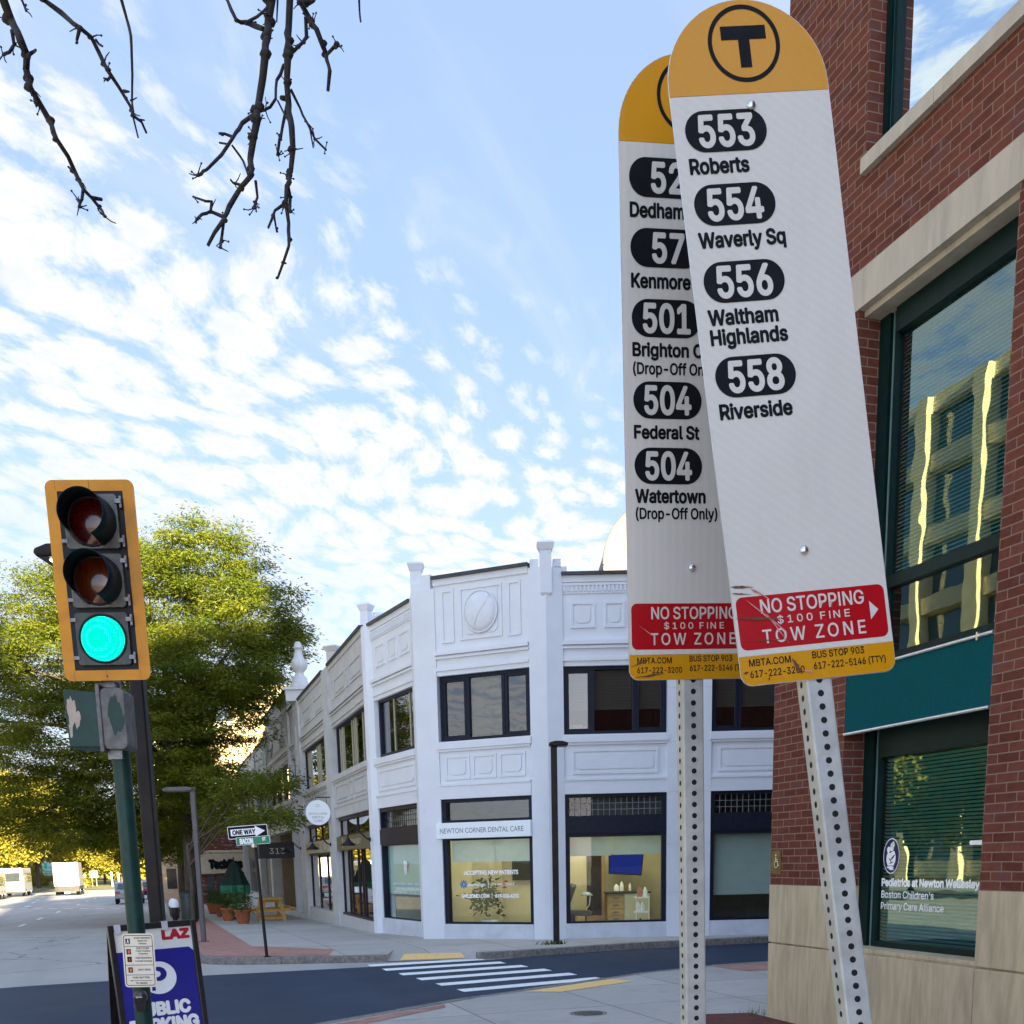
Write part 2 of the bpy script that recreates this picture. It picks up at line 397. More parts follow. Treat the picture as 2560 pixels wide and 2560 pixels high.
'Q':(533,'245,159;313,159;369,85;384,65;468,-48;401,-48;346,27;331,46 267,-7;225,-3;186,7;150,25;119,49;92,79;70,115;53,157;44,203;40,254;44,305;53,352;70,393;92,429;119,459;150,484;186,501;225,512;267,516;309,512;348,501;384,484;415,459;442,429;464,393;480,352;490,305;493,254;490,203;480,157;464,115;442,79;415,49;384,25;348,7;309,-3 267,53;296,55;324,63;349,76;372,94;392,116;408,144;420,176;428,213;430,254;428,295;420,332;408,365;392,392;372,415;349,433;324,446;296,453;267,456;237,453;210,445;184,433;161,415;142,392;125,364;113,332;106,295;103,254;106,213;113,176;125,144;142,117;161,94;184,76;210,63;237,55'),
'R':(449,'60,0;60,509;236,509;273,506;305,500;333,489;367,465;390,433;401,408;407,381;409,352;407,323;401,296;390,271;367,240;333,217;305,206;273,200;236,198;96,198;96,255;234,255;269,258;298,267;319,281;334,300;342,324;345,352;342,380;334,405;319,425;298,440;269,449;233,452;125,452;125,0 353,0;230,229;303,229;428,0'),
'S':(447,'224,-9;188,-7;156,-1;128,9;102,23;81,40;64,60;51,83;42,109;38,137;104,137;110,110;123,88;142,71;166,59;194,52;224,49;257,52;286,60;311,74;329,92;341,114;346,139;342,161;332,179;316,193;296,205;272,214;245,222;184,239;145,253;112,269;86,289;67,313;56,341;52,372;58,413;75,448;92,468;113,484;138,498;165,508;195,514;227,516;259,514;289,508;316,498;351,476;377,449;394,415;401,378;337,378;326,412;302,437;280,449;254,456;225,459;194,456;167,448;145,435;129,418;118,398;115,376;119,352;131,334;148,319;169,308;191,300;212,293;264,279;287,272;312,264;336,252;359,238;379,220;395,198;405,171;408,139;403,99;386,64;370,43;349,25;323,11;294,0;261,-7'),
'T':(449,'32,452;32,509;417,509;417,452;257,452;257,0;193,0;193,452'),
'U':(517,'259,-8;220,-6;186,2;154,15;126,33;103,55;85,80;71,108;63,140;60,173;60,509;124,509;124,178;128,144;141,113;160,87;187,68;220,56;259,52;298,56;331,68;357,87;377,113;389,144;393,178;393,509;457,509;457,173;454,140;446,108;433,80;414,55;391,33;363,15;332,2;297,-6'),
'V':(480,'204,0;16,509;84,509;192,206;203,176;215,137;225,106;236,71;248,31;235,31;247,71;257,107;267,138;279,176;290,206;395,509;463,509;278,0'),
'W':(686,'155,0;16,509;82,509;163,196;170,171;175,145;181,120;187,94;192,67;197,40;189,40;194,67;200,94;205,120;211,145;218,171;224,196;306,509;380,509;462,196;468,171;474,145;480,120;486,94;492,67;497,40;488,40;493,67;499,94;504,120;510,145;517,171;523,196;603,509;670,509;530,0;455,0;368,323;359,356;351,391;346,417;341,445;336,475;350,475;345,446;340,420;335,395;327,359;318,323;230,0'),
'X':(474,'18,0;217,284;217,236;29,509;104,509;178,400;192,379;204,361;214,345;223,329;233,312;243,292;232,292;243,311;252,329;261,345;272,361;284,379;298,400;374,509;446,509;259,239;259,287;456,0;382,0;292,129;279,149;268,165;259,180;250,195;241,212;230,231;244,231;235,213;225,196;216,181;206,166;195,149;182,129;91,0'),
'Y':(472,'203,0;203,208;16,509;91,509;192,344;208,318;222,292;236,264;250,230;224,230;237,265;251,293;265,318;280,344;381,509;455,509;268,208;268,0'),
'Z':(438,'42,0;42,46;273,385;289,408;306,431;323,453;341,476;348,454;317,453;285,452;254,452;223,452;40,452;40,509;397,509;397,462;169,129;152,105;134,81;116,57;97,33;90,54;121,56;152,57;183,57;214,57;399,57;399,0'),
'a':(389,'160,-9;126,-5;94,5;68,22;48,45;35,73;30,108;34,138;43,161;58,179;78,193;100,203;125,211;152,216;178,220;209,224;234,227;252,230;265,235;273,243;276,255;276,257;273,279;267,297;256,311;240,322;220,329;196,331;171,329;149,322;132,313;118,301;107,288;100,274;41,291;57,322;79,346;104,364;133,375;163,382;194,384;215,383;239,379;263,372;286,360;306,343;322,320;333,290;337,251;337,0;277,0;277,52;272,52;264,38;252,25;236,12;215,1;190,-6 170,45;202,49;228,59;248,74;263,93;272,115;276,138;276,190;270,186;259,182;246,179;231,176;216,173;200,171;186,169;175,168;154,164;134,159;117,150;103,139;95,124;92,105;94,87;102,72;114,61;130,52;149,47'),
'b':(424,'229,-8;198,-5;172,4;153,17;138,31;127,46;118,59;112,59;112,0;53,0;53,509;114,509;114,319;118,319;127,331;137,346;152,360;171,373;197,381;229,384;259,382;287,374;313,361;335,342;354,320;370,293;381,261;388,227;390,189;388,151;381,116;370,84;355,57;336,34;313,16;288,3;260,-6 220,47;253,51;279,66;301,88;316,117;325,151;328,189;325,227;316,261;301,290;280,311;253,325;220,330;188,325;161,312;140,291;125,263;116,229;113,189;116,150;125,115;140,86;162,65;188,51'),
'c':(396,'207,-8;174,-5;144,3;117,16;93,35;72,58;56,85;44,116;37,150;34,187;37,225;44,260;56,291;72,318;93,341;117,360;144,374;174,382;207,384;234,383;260,377;284,368;305,356;324,341;340,322;353,301;362,277;303,262;298,276;290,289;281,301;270,311;257,319;242,325;226,329;207,330;173,325;145,310;124,287;108,258;99,224;96,187;99,151;108,117;124,89;145,66;173,51;207,46;226,48;243,52;258,58;271,66;282,76;292,89;299,102;304,117;363,102;354,78;341,56;325,37;306,21;285,9;261,-1;235,-6'),
'd':(424,'195,-8;165,-6;137,3;111,16;89,34;70,57;55,84;43,116;36,151;34,189;36,227;43,261;55,293;70,320;89,342;112,361;137,374;165,382;196,384;228,381;253,373;272,360;287,346;298,331;306,319;311,319;311,509;372,509;372,0;313,0;313,59;307,59;298,46;287,31;272,17;252,4;227,-5 205,47;236,51;263,65;284,86;299,115;309,150;312,189;309,229;300,263;284,291;263,312;237,325;205,330;172,325;145,311;124,290;108,261;99,227;96,189;99,151;109,117;124,88;145,66;172,51'),
'e':(404,'212,-8;177,-5;145,3;117,16;92,35;72,58;56,85;44,116;37,150;34,187;36,224;44,258;55,290;71,317;91,340;115,359;142,373;172,382;205,384;236,382;266,374;294,361;319,341;341,315;357,282;365,256;370,227;371,194;371,169;75,169;75,221;338,221;310,202;307,237;298,269;283,294;263,314;237,326;205,330;173,326;146,313;125,294;109,270;99,241;96,211;96,178;100,139;110,106;128,80;151,61;179,50;212,46;234,48;254,53;271,61;285,73;297,88;306,105;365,91;353,63;335,39;311,19;283,4;249,-5'),
'f':(254,'228,379;228,327;6,327;6,379 81,0;81,432;84,461;96,486;113,505;135,519;161,527;187,530;207,529;222,527;234,524;243,521;227,468;222,470;215,472;206,473;195,474;171,470;154,460;145,443;142,419;142,0'),
'g':(425,'207,-151;168,-148;134,-140;105,-127;82,-110;64,-91;51,-69;101,-41;110,-53;122,-66;136,-78;154,-88;178,-95;207,-97;249,-92;282,-75;304,-47;311,-6;311,68;306,68;298,56;287,41;272,28;252,16;227,8;195,5;165,7;138,14;113,27;90,43;71,65;55,90;43,120;36,154;34,191;36,229;43,263;55,293;71,320;90,342;112,361;138,374;166,382;196,384;228,382;253,373;273,360;288,346;299,331;308,319;313,319;313,379;372,379;372,-9;370,-40;363,-67;350,-90;324,-117;291,-136;265,-144;237,-149 205,59;237,63;264,75;285,95;300,121;309,154;312,193;309,231;300,264;285,291;264,312;237,325;205,330;172,325;145,312;124,290;109,262;99,229;96,193;99,155;109,123;124,96;145,76;172,63'),
'h':(410,'114,227;114,0;53,0;53,509;114,509;114,287;102,287;116,319;132,344;152,362;187,379;227,384;264,380;295,369;321,349;341,321;350,298;355,271;357,240;357,0;296,0;296,235;290,275;273,304;246,323;210,329;184,326;161,317;141,303;126,283;117,257'),
'i':(167,'53,0;53,379;114,379;114,0 84,443;67,446;54,455;44,468;41,483;44,499;54,512;67,521;84,524;100,521;114,512;123,499;126,483;123,468;114,455;100,446'),
'j':(167,'53,379;114,379;114,-30;111,-63;102,-90;86,-113;65,-129;37,-139;4,-143;-10,-143;-10,-87;2,-87;25,-83;40,-72;50,-54;53,-29 83,443;67,446;53,455;44,468;41,483;44,499;53,512;67,521;83,524;100,521;114,512;123,499;126,483;123,468;114,455;100,446'),
'k':(381,'110,137;110,212;121,212;284,379;360,379;184,199;177,199 53,0;53,509;114,509;114,0 294,0;148,186;191,229;372,0'),
'l':(189,'139,-2;101,3;74,20;58,47;53,84;53,509;114,509;114,99;115,77;120,62;130,54;146,52;154,52;160,53;165,53;170,54;181,3;172,1;162,-1;151,-2'),
'm':(610,'53,0;53,379;112,379;112,295;108,295;118,323;132,346;151,363;172,376;195,384;219,386;257,380;287,361;309,331;321,295;312,295;322,321;337,343;357,361;381,375;407,383;437,386;468,383;497,372;522,354;541,328;553,296;557,255;557,0;496,0;496,254;490,289;473,313;447,326;419,330;395,328;374,320;358,307;345,290;338,270;335,247;335,0;274,0;274,260;269,288;253,311;229,326;199,330;178,328;158,320;140,307;126,289;117,266;114,238;114,0'),
'n':(410,'114,227;114,0;53,0;53,379;112,379;112,287;102,287;116,319;132,344;152,362;187,379;227,384;264,380;295,369;321,349;341,321;350,298;355,271;357,240;357,0;296,0;296,235;290,275;273,304;246,323;210,329;184,326;161,317;141,303;126,283;117,257'),
'o':(415,'207,-8;174,-5;144,3;117,16;93,35;72,58;56,85;44,116;37,150;34,187;37,225;44,260;56,291;72,318;93,341;117,360;144,374;174,382;207,384;241,382;271,374;299,360;323,341;343,318;359,291;371,260;379,225;381,187;379,150;371,116;359,85;343,58;323,35;299,16;271,3;241,-5 207,46;242,51;270,66;292,89;307,117;316,151;319,187;316,224;307,258;292,287;270,310;242,325;207,330;173,325;145,310;124,287;108,258;99,224;96,187;99,151;108,117;124,89;145,66;173,51'),
'p':(424,'53,-143;53,379;112,379;112,319;118,319;126,331;137,346;152,360;171,373;197,381;229,384;259,382;287,374;313,361;335,342;354,320;370,293;381,261;388,227;390,189;388,151;381,116;370,84;355,57;336,34;313,16;288,3;260,-6;229,-8;198,-5;173,4;153,17;138,31;127,46;118,59;114,59;114,-143 220,47;253,51;279,66;301,88;316,117;325,151;328,189;325,227;316,261;301,290;280,311;253,325;220,330;188,325;161,312;140,291;125,263;116,229;113,189;116,150;125,115;140,86;162,65;188,51'),
'q':(424,'372,-143;311,-143;311,59;306,59;298,46;287,31;272,17;252,4;227,-5;195,-8;165,-6;137,3;111,16;89,34;70,57;55,84;43,116;36,151;34,189;36,227;43,261;55,293;70,320;89,342;112,361;137,374;165,382;196,384;228,381;253,373;272,360;287,346;298,331;307,319;313,319;313,379;372,379 205,47;236,51;263,65;284,86;299,115;309,150;312,189;309,229;300,263;284,291;263,312;237,325;205,330;172,325;145,311;124,290;108,261;99,227;96,189;99,151;109,117;124,88;145,66;172,51'),
'r':(259,'53,0;53,379;112,379;112,321;115,321;130,347;152,367;181,380;213,385;221,385;229,384;243,384;243,322;239,323;230,324;219,325;207,326;182,323;159,315;140,301;126,284;117,262;114,237;114,0'),
's':(365,'182,-8;145,-5;112,3;84,18;62,38;45,63;36,94;94,107;105,79;124,60;150,49;181,45;217,50;244,62;262,81;268,103;265,121;254,136;237,147;212,155;149,170;118,180;92,192;72,208;53,237;47,274;51,305;65,332;87,354;115,370;149,381;187,384;223,381;254,372;279,358;299,339;314,316;324,290;268,277;258,298;243,316;219,328;187,333;156,329;131,317;114,299;109,277;112,258;124,243;144,232;172,223;229,209;261,200;287,187;306,171;325,142;331,107;326,75;312,47;290,24;260,6;223,-5'),
't':(227,'204,379;204,327;6,327;6,379 65,471;126,471;126,98;128,76;136,61;150,53;170,50;177,50;185,51;194,52;202,54;213,2;203,-1;192,-3;180,-4;168,-4;138,-1;113,7;92,21;72,52;65,93'),
'u':(410,'182,-5;146,-1;115,11;89,31;69,59;60,82;54,109;53,139;53,379;114,379;114,144;119,105;137,75;164,56;200,50;226,53;249,62;268,77;283,97;293,122;296,153;296,379;357,379;357,0;298,0;298,92;307,92;294,60;277,35;257,17;222,0'),
'v':(389,'163,0;17,379;84,379;165,155;177,121;187,87;196,53;206,21;184,21;194,53;203,87;213,121;224,155;305,379;371,379;226,0'),
'w':(567,'138,0;23,379;87,379;133,214;143,177;154,137;161,107;168,75;175,41;165,41;172,74;179,105;186,135;192,163;199,189;206,214;252,379;316,379;362,214;368,189;375,163;382,136;388,106;395,75;402,41;391,41;399,75;406,106;413,135;420,163;427,189;434,214;480,379;545,379;429,0;368,0;319,172;312,198;305,225;297,252;291,280;284,309;277,338;291,338;284,309;277,280;270,252;263,225;255,198;248,172;199,0'),
'x':(379,'21,0;171,218;171,171;29,379;100,379;147,306;164,279;179,253;193,229;207,206;175,206;190,229;202,253;216,279;233,306;282,379;352,379;209,169;209,214;358,0;287,0;231,85;214,112;200,136;187,159;173,182;205,182;191,159;178,136;165,112;148,85;91,0'),
'y':(389,'47,-139;61,-86;71,-87;88,-90;104,-89;118,-84;130,-74;141,-58;151,-36;163,-1;17,379;84,379;165,155;177,121;187,87;196,53;206,21;184,21;193,53;202,87;212,121;224,155;305,379;371,379;204,-58;191,-85;177,-107;159,-124;139,-136;117,-143;91,-145;77,-145;65,-143;54,-141'),
'z':(380,'42,0;42,46;254,320;254,323;48,323;48,379;333,379;333,331;126,60;126,56;339,56;339,0'),
}
GLYPH['I'] = (206, '72,0;72,509;134,509;134,0')
GLYPH[' '] = (170, '')


def contours_of(s, spacing=1.0):
    out, x = [], 0.0
    for c in s:
        adv, con = GLYPH.get(c, GLYPH['x'])
        for q in con.split():
            out.append([(x + int(p.split(',')[0]) / 1000, int(p.split(',')[1]) / 1000) for p in q.split(';')])
        x += adv / 1000 * spacing
    return out


_glyph_cache = {}


def _area(P):
    return sum(P[i - 1][0] * P[i][1] - P[i][0] * P[i - 1][1] for i in range(len(P))) / 2


def _inside(p, P):
    c = False
    for i in range(len(P)):
        (x1, y1), (x2, y2) = P[i - 1], P[i]
        if (y1 > p[1]) != (y2 > p[1]) and p[0] < (x2 - x1) * (p[1] - y1) / (y2 - y1) + x1:
            c = not c
    return c


def _eval_curve(cu):
    ob = bpy.data.objects.new('lettering', cu)
    sc.collection.objects.link(ob)
    bpy.context.view_layer.update()
    ev = ob.evaluated_get(bpy.context.evaluated_depsgraph_get())
    me = ev.to_mesh()
    r = [(v.co.x, v.co.y) for v in me.vertices], [tuple(p.vertices) for p in me.polygons]
    ev.to_mesh_clear()
    bpy.data.objects.remove(ob)
    bpy.data.curves.remove(cu)
    return r


def glyph_fill(c):
    """filled pieces of one letter; pieces that overlap stay apart"""
    if c not in _glyph_cache:
        con = contours_of(c)
        outs = [P for P in con if _area(P) < 0]
        holes = [P for P in con if _area(P) > 0]
        res = []
        for P in outs:
            cu = bpy.data.curves.new('lettering', 'CURVE')
            cu.dimensions = '2D'
            cu.fill_mode = 'FRONT'
            for Q in [P] + [h for h in holes if _inside(h[0], P)]:
                sp = cu.splines.new('POLY')
                sp.points.add(len(Q) - 1)
                for i, p in enumerate(Q):
                    sp.points[i].co = (p[0], p[1], 0, 1)
                sp.use_cyclic_u = True
            res.append(_eval_curve(cu))
        _glyph_cache[c] = res
    return _glyph_cache[c]


def text_geo(s, font='sans', bold=0.0, spacing=1.0):
    """flat filled lettering of unit size: vertices (x, y, layer), faces, outlines, capital height"""
    key = (s, font, bold, spacing)
    if key in _text_cache:
        return _text_cache[key]
    vs, fs, con = [], [], []
    if font == 'sans':
        con = contours_of(s, spacing)
        x = 0.0
        for c in s:
            for k, (v, f) in enumerate(glyph_fill(c)):
                b = len(vs)
                vs += [(x + p[0], p[1], k) for p in v]
                fs += [tuple(b + i for i in q) for q in f]
            x += GLYPH.get(c, GLYPH['x'])[0] / 1000 * spacing
        cap = 0.509
    else:
        cu = bpy.data.curves.new('lettering', 'FONT')
        cu.body = s
        cu.size = 1.0
        cu.fill_mode = 'FRONT'
        cu.offset = bold
        cu.space_character = spacing
        cu.resolution_u = 3
        cap = 0.73
        v, fs = _eval_curve(cu)
        vs = [(p[0], p[1], 0) for p in v]
    _text_cache[key] = (vs, fs, con, cap)
    return _text_cache[key]


class MB:
    """collects shapes for ONE mesh object"""

    def __init__(self):
        self.v, self.f, self.m, self.sm = [], [], [], []
        self.M = None
        self.flip = False

    def at(self, M):
        self.M = M
        self.flip = M is not None and M.to_3x3().determinant() < 0
        return self

    def add(self, vs, fs, m=0, smooth=False):
        b = len(self.v)
        if self.M is not None:
            vs = [self.M @ Vector(v) for v in vs]
        self.v += [tuple(v) for v in vs]
        for f in fs:
            g = [b + i for i in f]
            self.f.append(tuple(reversed(g)) if self.flip else tuple(g))
        self.m += [m] * len(fs)
        self.sm += [smooth] * len(fs)
        return self

    def box(self, x0, x1, y0, y1, z0, z1, m=0):
        vs = [(x0, y0, z0), (x1, y0, z0), (x1, y1, z0), (x0, y1, z0), (x0, y0, z1), (x1, y0, z1), (x1, y1, z1), (x0, y1, z1)]
        fs = [(3, 2, 1, 0), (4, 5, 6, 7), (0, 1, 5, 4), (1, 2, 6, 5), (2, 3, 7, 6), (3, 0, 4, 7)]
        return self.add(vs, fs, m)

    def quad(self, a, b, c, d, m=0):
        return self.add([a, b, c, d], [(0, 1, 2, 3)], m)

    def prism(self, poly, ext, m=0, cap=True, smooth=False):
        """closed prism: 3D polygon extruded by the vector ext (polygon counter-clockwise seen from -ext)"""
        n = len(poly)
        e = Vector(ext)
        a = [Vector(p) for p in poly]
        nrm = Vector((0, 0, 0))
        for i in range(n):
            nrm += a[i].cross(a[(i + 1) % n])
        if nrm.dot(e) < 0:
            a.reverse()
        vs = a + [p + e for p in a]
        fs = [(i, (i + 1) % n, n + (i + 1) % n, n + i) for i in range(n)]
        self.add(vs, fs, m, smooth)
        if cap:
            b = len(self.v) - 2 * n
            cb, ct = tuple(b + i for i in reversed(range(n))), tuple(b + n + i for i in range(n))
            if self.flip:
                cb, ct = tuple(reversed(cb)), tuple(reversed(ct))
            self.f += [cb, ct]
            self.m += [m, m]
            self.sm += [False, False]
        return self

    def tube(self, pts, rads, n=8, m=0, cap=True, smooth=True):
        pts = [Vector(p) for p in pts]
        if not hasattr(rads, '__len__'):
            rads = [rads] * len(pts)
        rings = []
        ref = None
        for i, p in enumerate(pts):
            d = (pts[min(i + 1, len(pts) - 1)] - pts[max(i - 1, 0)])
            if d.length < 1e-9:
                d = Vector((0, 0, 1))
            d.normalize()
            if ref is None:
                ref = Vector((0, 0, 1)) if abs(d.z) < 0.9 else Vector((0, 1, 0))
            a = ref - d * ref.dot(d)
            if a.length < 1e-6:
                a = d.orthogonal()
            a.normalize()
            ref = a
            b = d.cross(a)
            rings.append([p + (a * math.cos(2 * math.pi * k / n) + b * math.sin(2 * math.pi * k / n)) * rads[i] for k in range(n)])
        vs = [v for r in rings for v in r]
        fs = []
        for i in range(len(pts) - 1):
            for k in range(n):
                k2 = (k + 1) % n
                fs.append((i * n + k, i * n + k2, (i + 1) * n + k2, (i + 1) * n + k))
        self.add(vs, fs, m, smooth)
        if cap:
            L = len(pts) - 1
            self.add(rings[0], [tuple(reversed(range(n)))], m)
            self.add(rings[L], [tuple(range(n))], m)
        return self

    def lathe(self, prof, n=16, m=0, o=(0, 0, 0), smooth=True):
        """profile [(r, z)] turned about the z axis through o"""
        vs, fs = [], []
        for r, z in prof:
            for k in range(n):
                a = 2 * math.pi * k / n
                vs.append((o[0] + r * math.cos(a), o[1] + r * math.sin(a), o[2] + z))
        for i in range(len(prof) - 1):
            for k in range(n):
                k2 = (k + 1) % n
                fs.append((i * n + k, i * n + k2, (i + 1) * n + k2, (i + 1) * n + k))
        self.add(vs, fs, m, smooth)
        if prof[0][0] > 1e-4:
            self.add(vs[:n], [tuple(reversed(range(n)))], m)
        if prof[-1][0] > 1e-4:
            self.add(vs[-n:], [tuple(range(n))], m)
        return self

    def text(self, s, o, ux, vx, cap, m=0, xs=1.0, bold=0.0, align='L', width=None, spacing=1.0, slant=0.0, font='sans', lift=None):
        """flat lettering: o = left end of the base line, ux/vx unit vectors, cap = capital height, bold = stroke added, in capital heights"""
        vs, fs, con, ch = text_geo(s, font, bold if font != 'sans' else 0.0, spacing)
        if not vs:
            return self
        k = cap / ch
        xa = min(v[0] for v in vs)
        xb = max(v[0] for v in vs)
        kx = k * xs
        if width is not None:
            kx = width / (xb - xa)
        sh = {'L': xa, 'C': (xa + xb) / 2, 'R': xb}[align]
        o, ux, vx = Vector(o), Vector(ux), Vector(vx)
        nx = ux.cross(vx)
        if lift is not None:
            nx = Vector(lift)
        pt = lambda x, y, e=0.0: o + ux * ((x - sh) * kx + slant * y * k) + vx * (y * k) + nx * e
        self.add([pt(x, y, q * 1e-5) for x, y, q in vs], fs, m)
        if bold and con:
            r = bold * cap
            j = 0
            for P in con:
                Q = [Vector(((x - sh) * kx + slant * y * k, y * k)) for x, y in P]
                for i in range(len(Q)):
                    a, b = Q[i], Q[(i + 1) % len(Q)]
                    d = b - a
                    if d.length < 1e-7:
                        continue
                    d.normalize()
                    nn = Vector((-d.y, d.x)) * r
                    e1 = d * r * 0.55
                    j = (j + 1) % 12
                    e = (2 + j) * 1e-5
                    self.add([o + ux * v.x + vx * v.y + nx * e for v in (a - nn - e1 * .6, b - nn + e1 * .6, b + e1, b + nn + e1 * .6, a + nn - e1 * .6, a - e1)], [tuple(range(6))], m)
        return self

    def disc(self, c, ux, vx, ra, rb=None, r_in=0.0, n=32, m=0, a0=0.0, a1=2 * math.pi):
        rb = ra if rb is None else rb
        c, ux, vx = Vector(c), Vector(ux), Vector(vx)
        full = abs(a1 - a0 - 2 * math.pi) < 1e-6
        angs = [a0 + (a1 - a0) * k / n for k in range(n if full else n + 1)]
        o = [c + ux * (ra * math.cos(a)) + vx * (rb * math.sin(a)) for a in angs]
        if r_in <= 0:
            if not full:
                o = [c] + o
            self.add(o, [tuple(range(len(o)))], m)
        else:
            i_ = [c + ux * (ra * r_in * math.cos(a)) + vx * (rb * r_in * math.sin(a)) for a in angs]
            L = len(o)
            rng = range(L) if full else range(L - 1)
            self.add(o + i_, [(k, (k + 1) % L, L + (k + 1) % L, L + k) for k in rng], m)
        return self

    def rrect(self, u0, u1, v0, v1, r, n=5):
        pts = []
        for cx, cy, a in ((u1 - r, v1 - r, 0), (u0 + r, v1 - r, 90), (u0 + r, v0 + r, 180), (u1 - r, v0 + r, 270)):
            for k in range(n + 1):
                t = rad(a + 90 * k / n)
                pts.append((cx + r * math.cos(t), cy + r * math.sin(t)))
        return pts

    def build(self, name, mats, parent=None, bevel=0.0, uv=False):
        me = bpy.data.meshes.new(name)
        me.from_pydata(self.v, [], self.f)
        if not isinstance(mats, (list, tuple)):
            mats = [mats]
        for mt in mats:
            me.materials.append(mt)
        me.polygons.foreach_set('material_index', self.m)
        me.polygons.foreach_set('use_smooth', self.sm)
        me.update()
        if uv:
            lay = me.uv_layers.new(name='UVMap')
            for p in me.polygons:
                nn = p.normal
                if abs(nn.z) > 0.75:
                    for li in p.loop_indices:
                        co = me.vertices[me.loops[li].vertex_index].co
                        lay.data[li].uv = (co.x * 0.9519 + co.y * 0.3065, -co.x * 0.3065 + co.y * 0.9519)
                else:
                    tx, ty = -nn.y, nn.x
                    L = math.hypot(tx, ty) or 1
                    for li in p.loop_indices:
                        co = me.vertices[me.loops[li].vertex_index].co
                        lay.data[li].uv = ((co.x * tx + co.y * ty) / L, co.z)
        ob = bpy.data.objects.new(name, me)
        sc.collection.objects.link(ob)
        if parent is not None:
            ob.parent = parent
            ob.matrix_parent_inverse = WINV.get(parent.name, Matrix.Identity(4))
            WINV[ob.name] = Matrix.Identity(4)
        if bevel:
            bv = ob.modifiers.new('bevel', 'BEVEL')
            bv.width = bevel
            bv.segments = 2
            bv.limit_method = 'ANGLE'
            bv.angle_limit = rad(40)
        return ob


WINV = {}


def tag(o, label=None, cat=None, group=None, kind=None):
    if label:
        o['label'] = label
    if cat:
        o['category'] = cat
    if group:
        o['group'] = group
    if kind:
        o['kind'] = kind
    return o


def thing(name, loc, label, cat, group=None):
    """an Empty at the base of a thing; parts are built in world coordinates and parented to it"""
    o = bpy.data.objects.new(name, None)
    o.empty_display_size = 0.2
    sc.collection.objects.link(o)
    o.location = loc
    WINV[o.name] = Matrix.Translation(-Vector(loc))
    return tag(o, label, cat, group)


def copy_tree(o, parent=None):
    c = o.copy()
    sc.collection.objects.link(c)
    c.parent = parent
    for ch in list(o.children):
        copy_tree(ch, c)
    return c


def frame(o, t, n=None):
    """matrix of a wall face: local x along the wall, local y outwards, z up"""
    t = Vector((t[0], t[1], 0)).normalized()
    n = Vector((t.y, -t.x, 0)) if n is None else n
    M = Matrix(((t.x, n.x, 0, o[0]), (t.y, n.y, 0, o[1]), (0, 0, 1, 0), (0, 0, 0, 1)))
    return M


# ------------------------------------------------------------------ street frame and the fall of the street
SO = Vector((-3.09, 25.8))  # metre coordinates here and below were worked out from image pixels
SD = Vector((-0.3065, 0.9519))      # along the street, away from the camera
SW = Vector((0.9519, 0.3065))       # across the street, to the right


def sxy(s, w):
    p = SO + SD * s + SW * w
    return p.x, p.y


def fall(s):
    return -0.016 * min(max(0.0, s + 4), 24) - 0.0078 * min(max(0.0, s - 20), 100)


def gz(x, y):
    return fall((Vector((x, y)) - SO).dot(SD))


# ------------------------------------------------------------------ setting: ground, roads, pavements
def cuts(s0, s1):
    c = [s0] + [b for b in (-4.0, 20.0, 120.0) if s0 < b < s1] + [s1]
    return list(zip(c[:-1], c[1:]))


def strip(mb, w0, w1, s0, s1, h, m=0):
    for a, b in cuts(s0, s1):
        P = [sxy(a, w0) + (fall(a) + h,), sxy(a, w1) + (fall(a) + h,), sxy(b, w1) + (fall(b) + h,), sxy(b, w0) + (fall(b) + h,)]
        mb.quad(*P, m)


def slab(mb, w0, w1, s0, s1, h, m=0, deep=0.4):
    """raised strip with closed sides"""
    for a, b in cuts(s0, s1):
        top = [sxy(a, w0) + (fall(a) + h,), sxy(a, w1) + (fall(a) + h,), sxy(b, w1) + (fall(b) + h,), sxy(b, w0) + (fall(b) + h,)]
        vs = top + [(x, y, z - deep) for x, y, z in top]
        mb.add(vs, [(0, 1, 2, 3), (4, 7, 6, 5), (0, 4, 5, 1), (1, 5, 6, 2), (2, 6, 7, 3), (3, 7, 4, 0)], m)


def flatpoly(mb, pts, z, m=0):
    mb.add([(x, y, z) for x, y in pts], [tuple(range(len(pts)))], m)


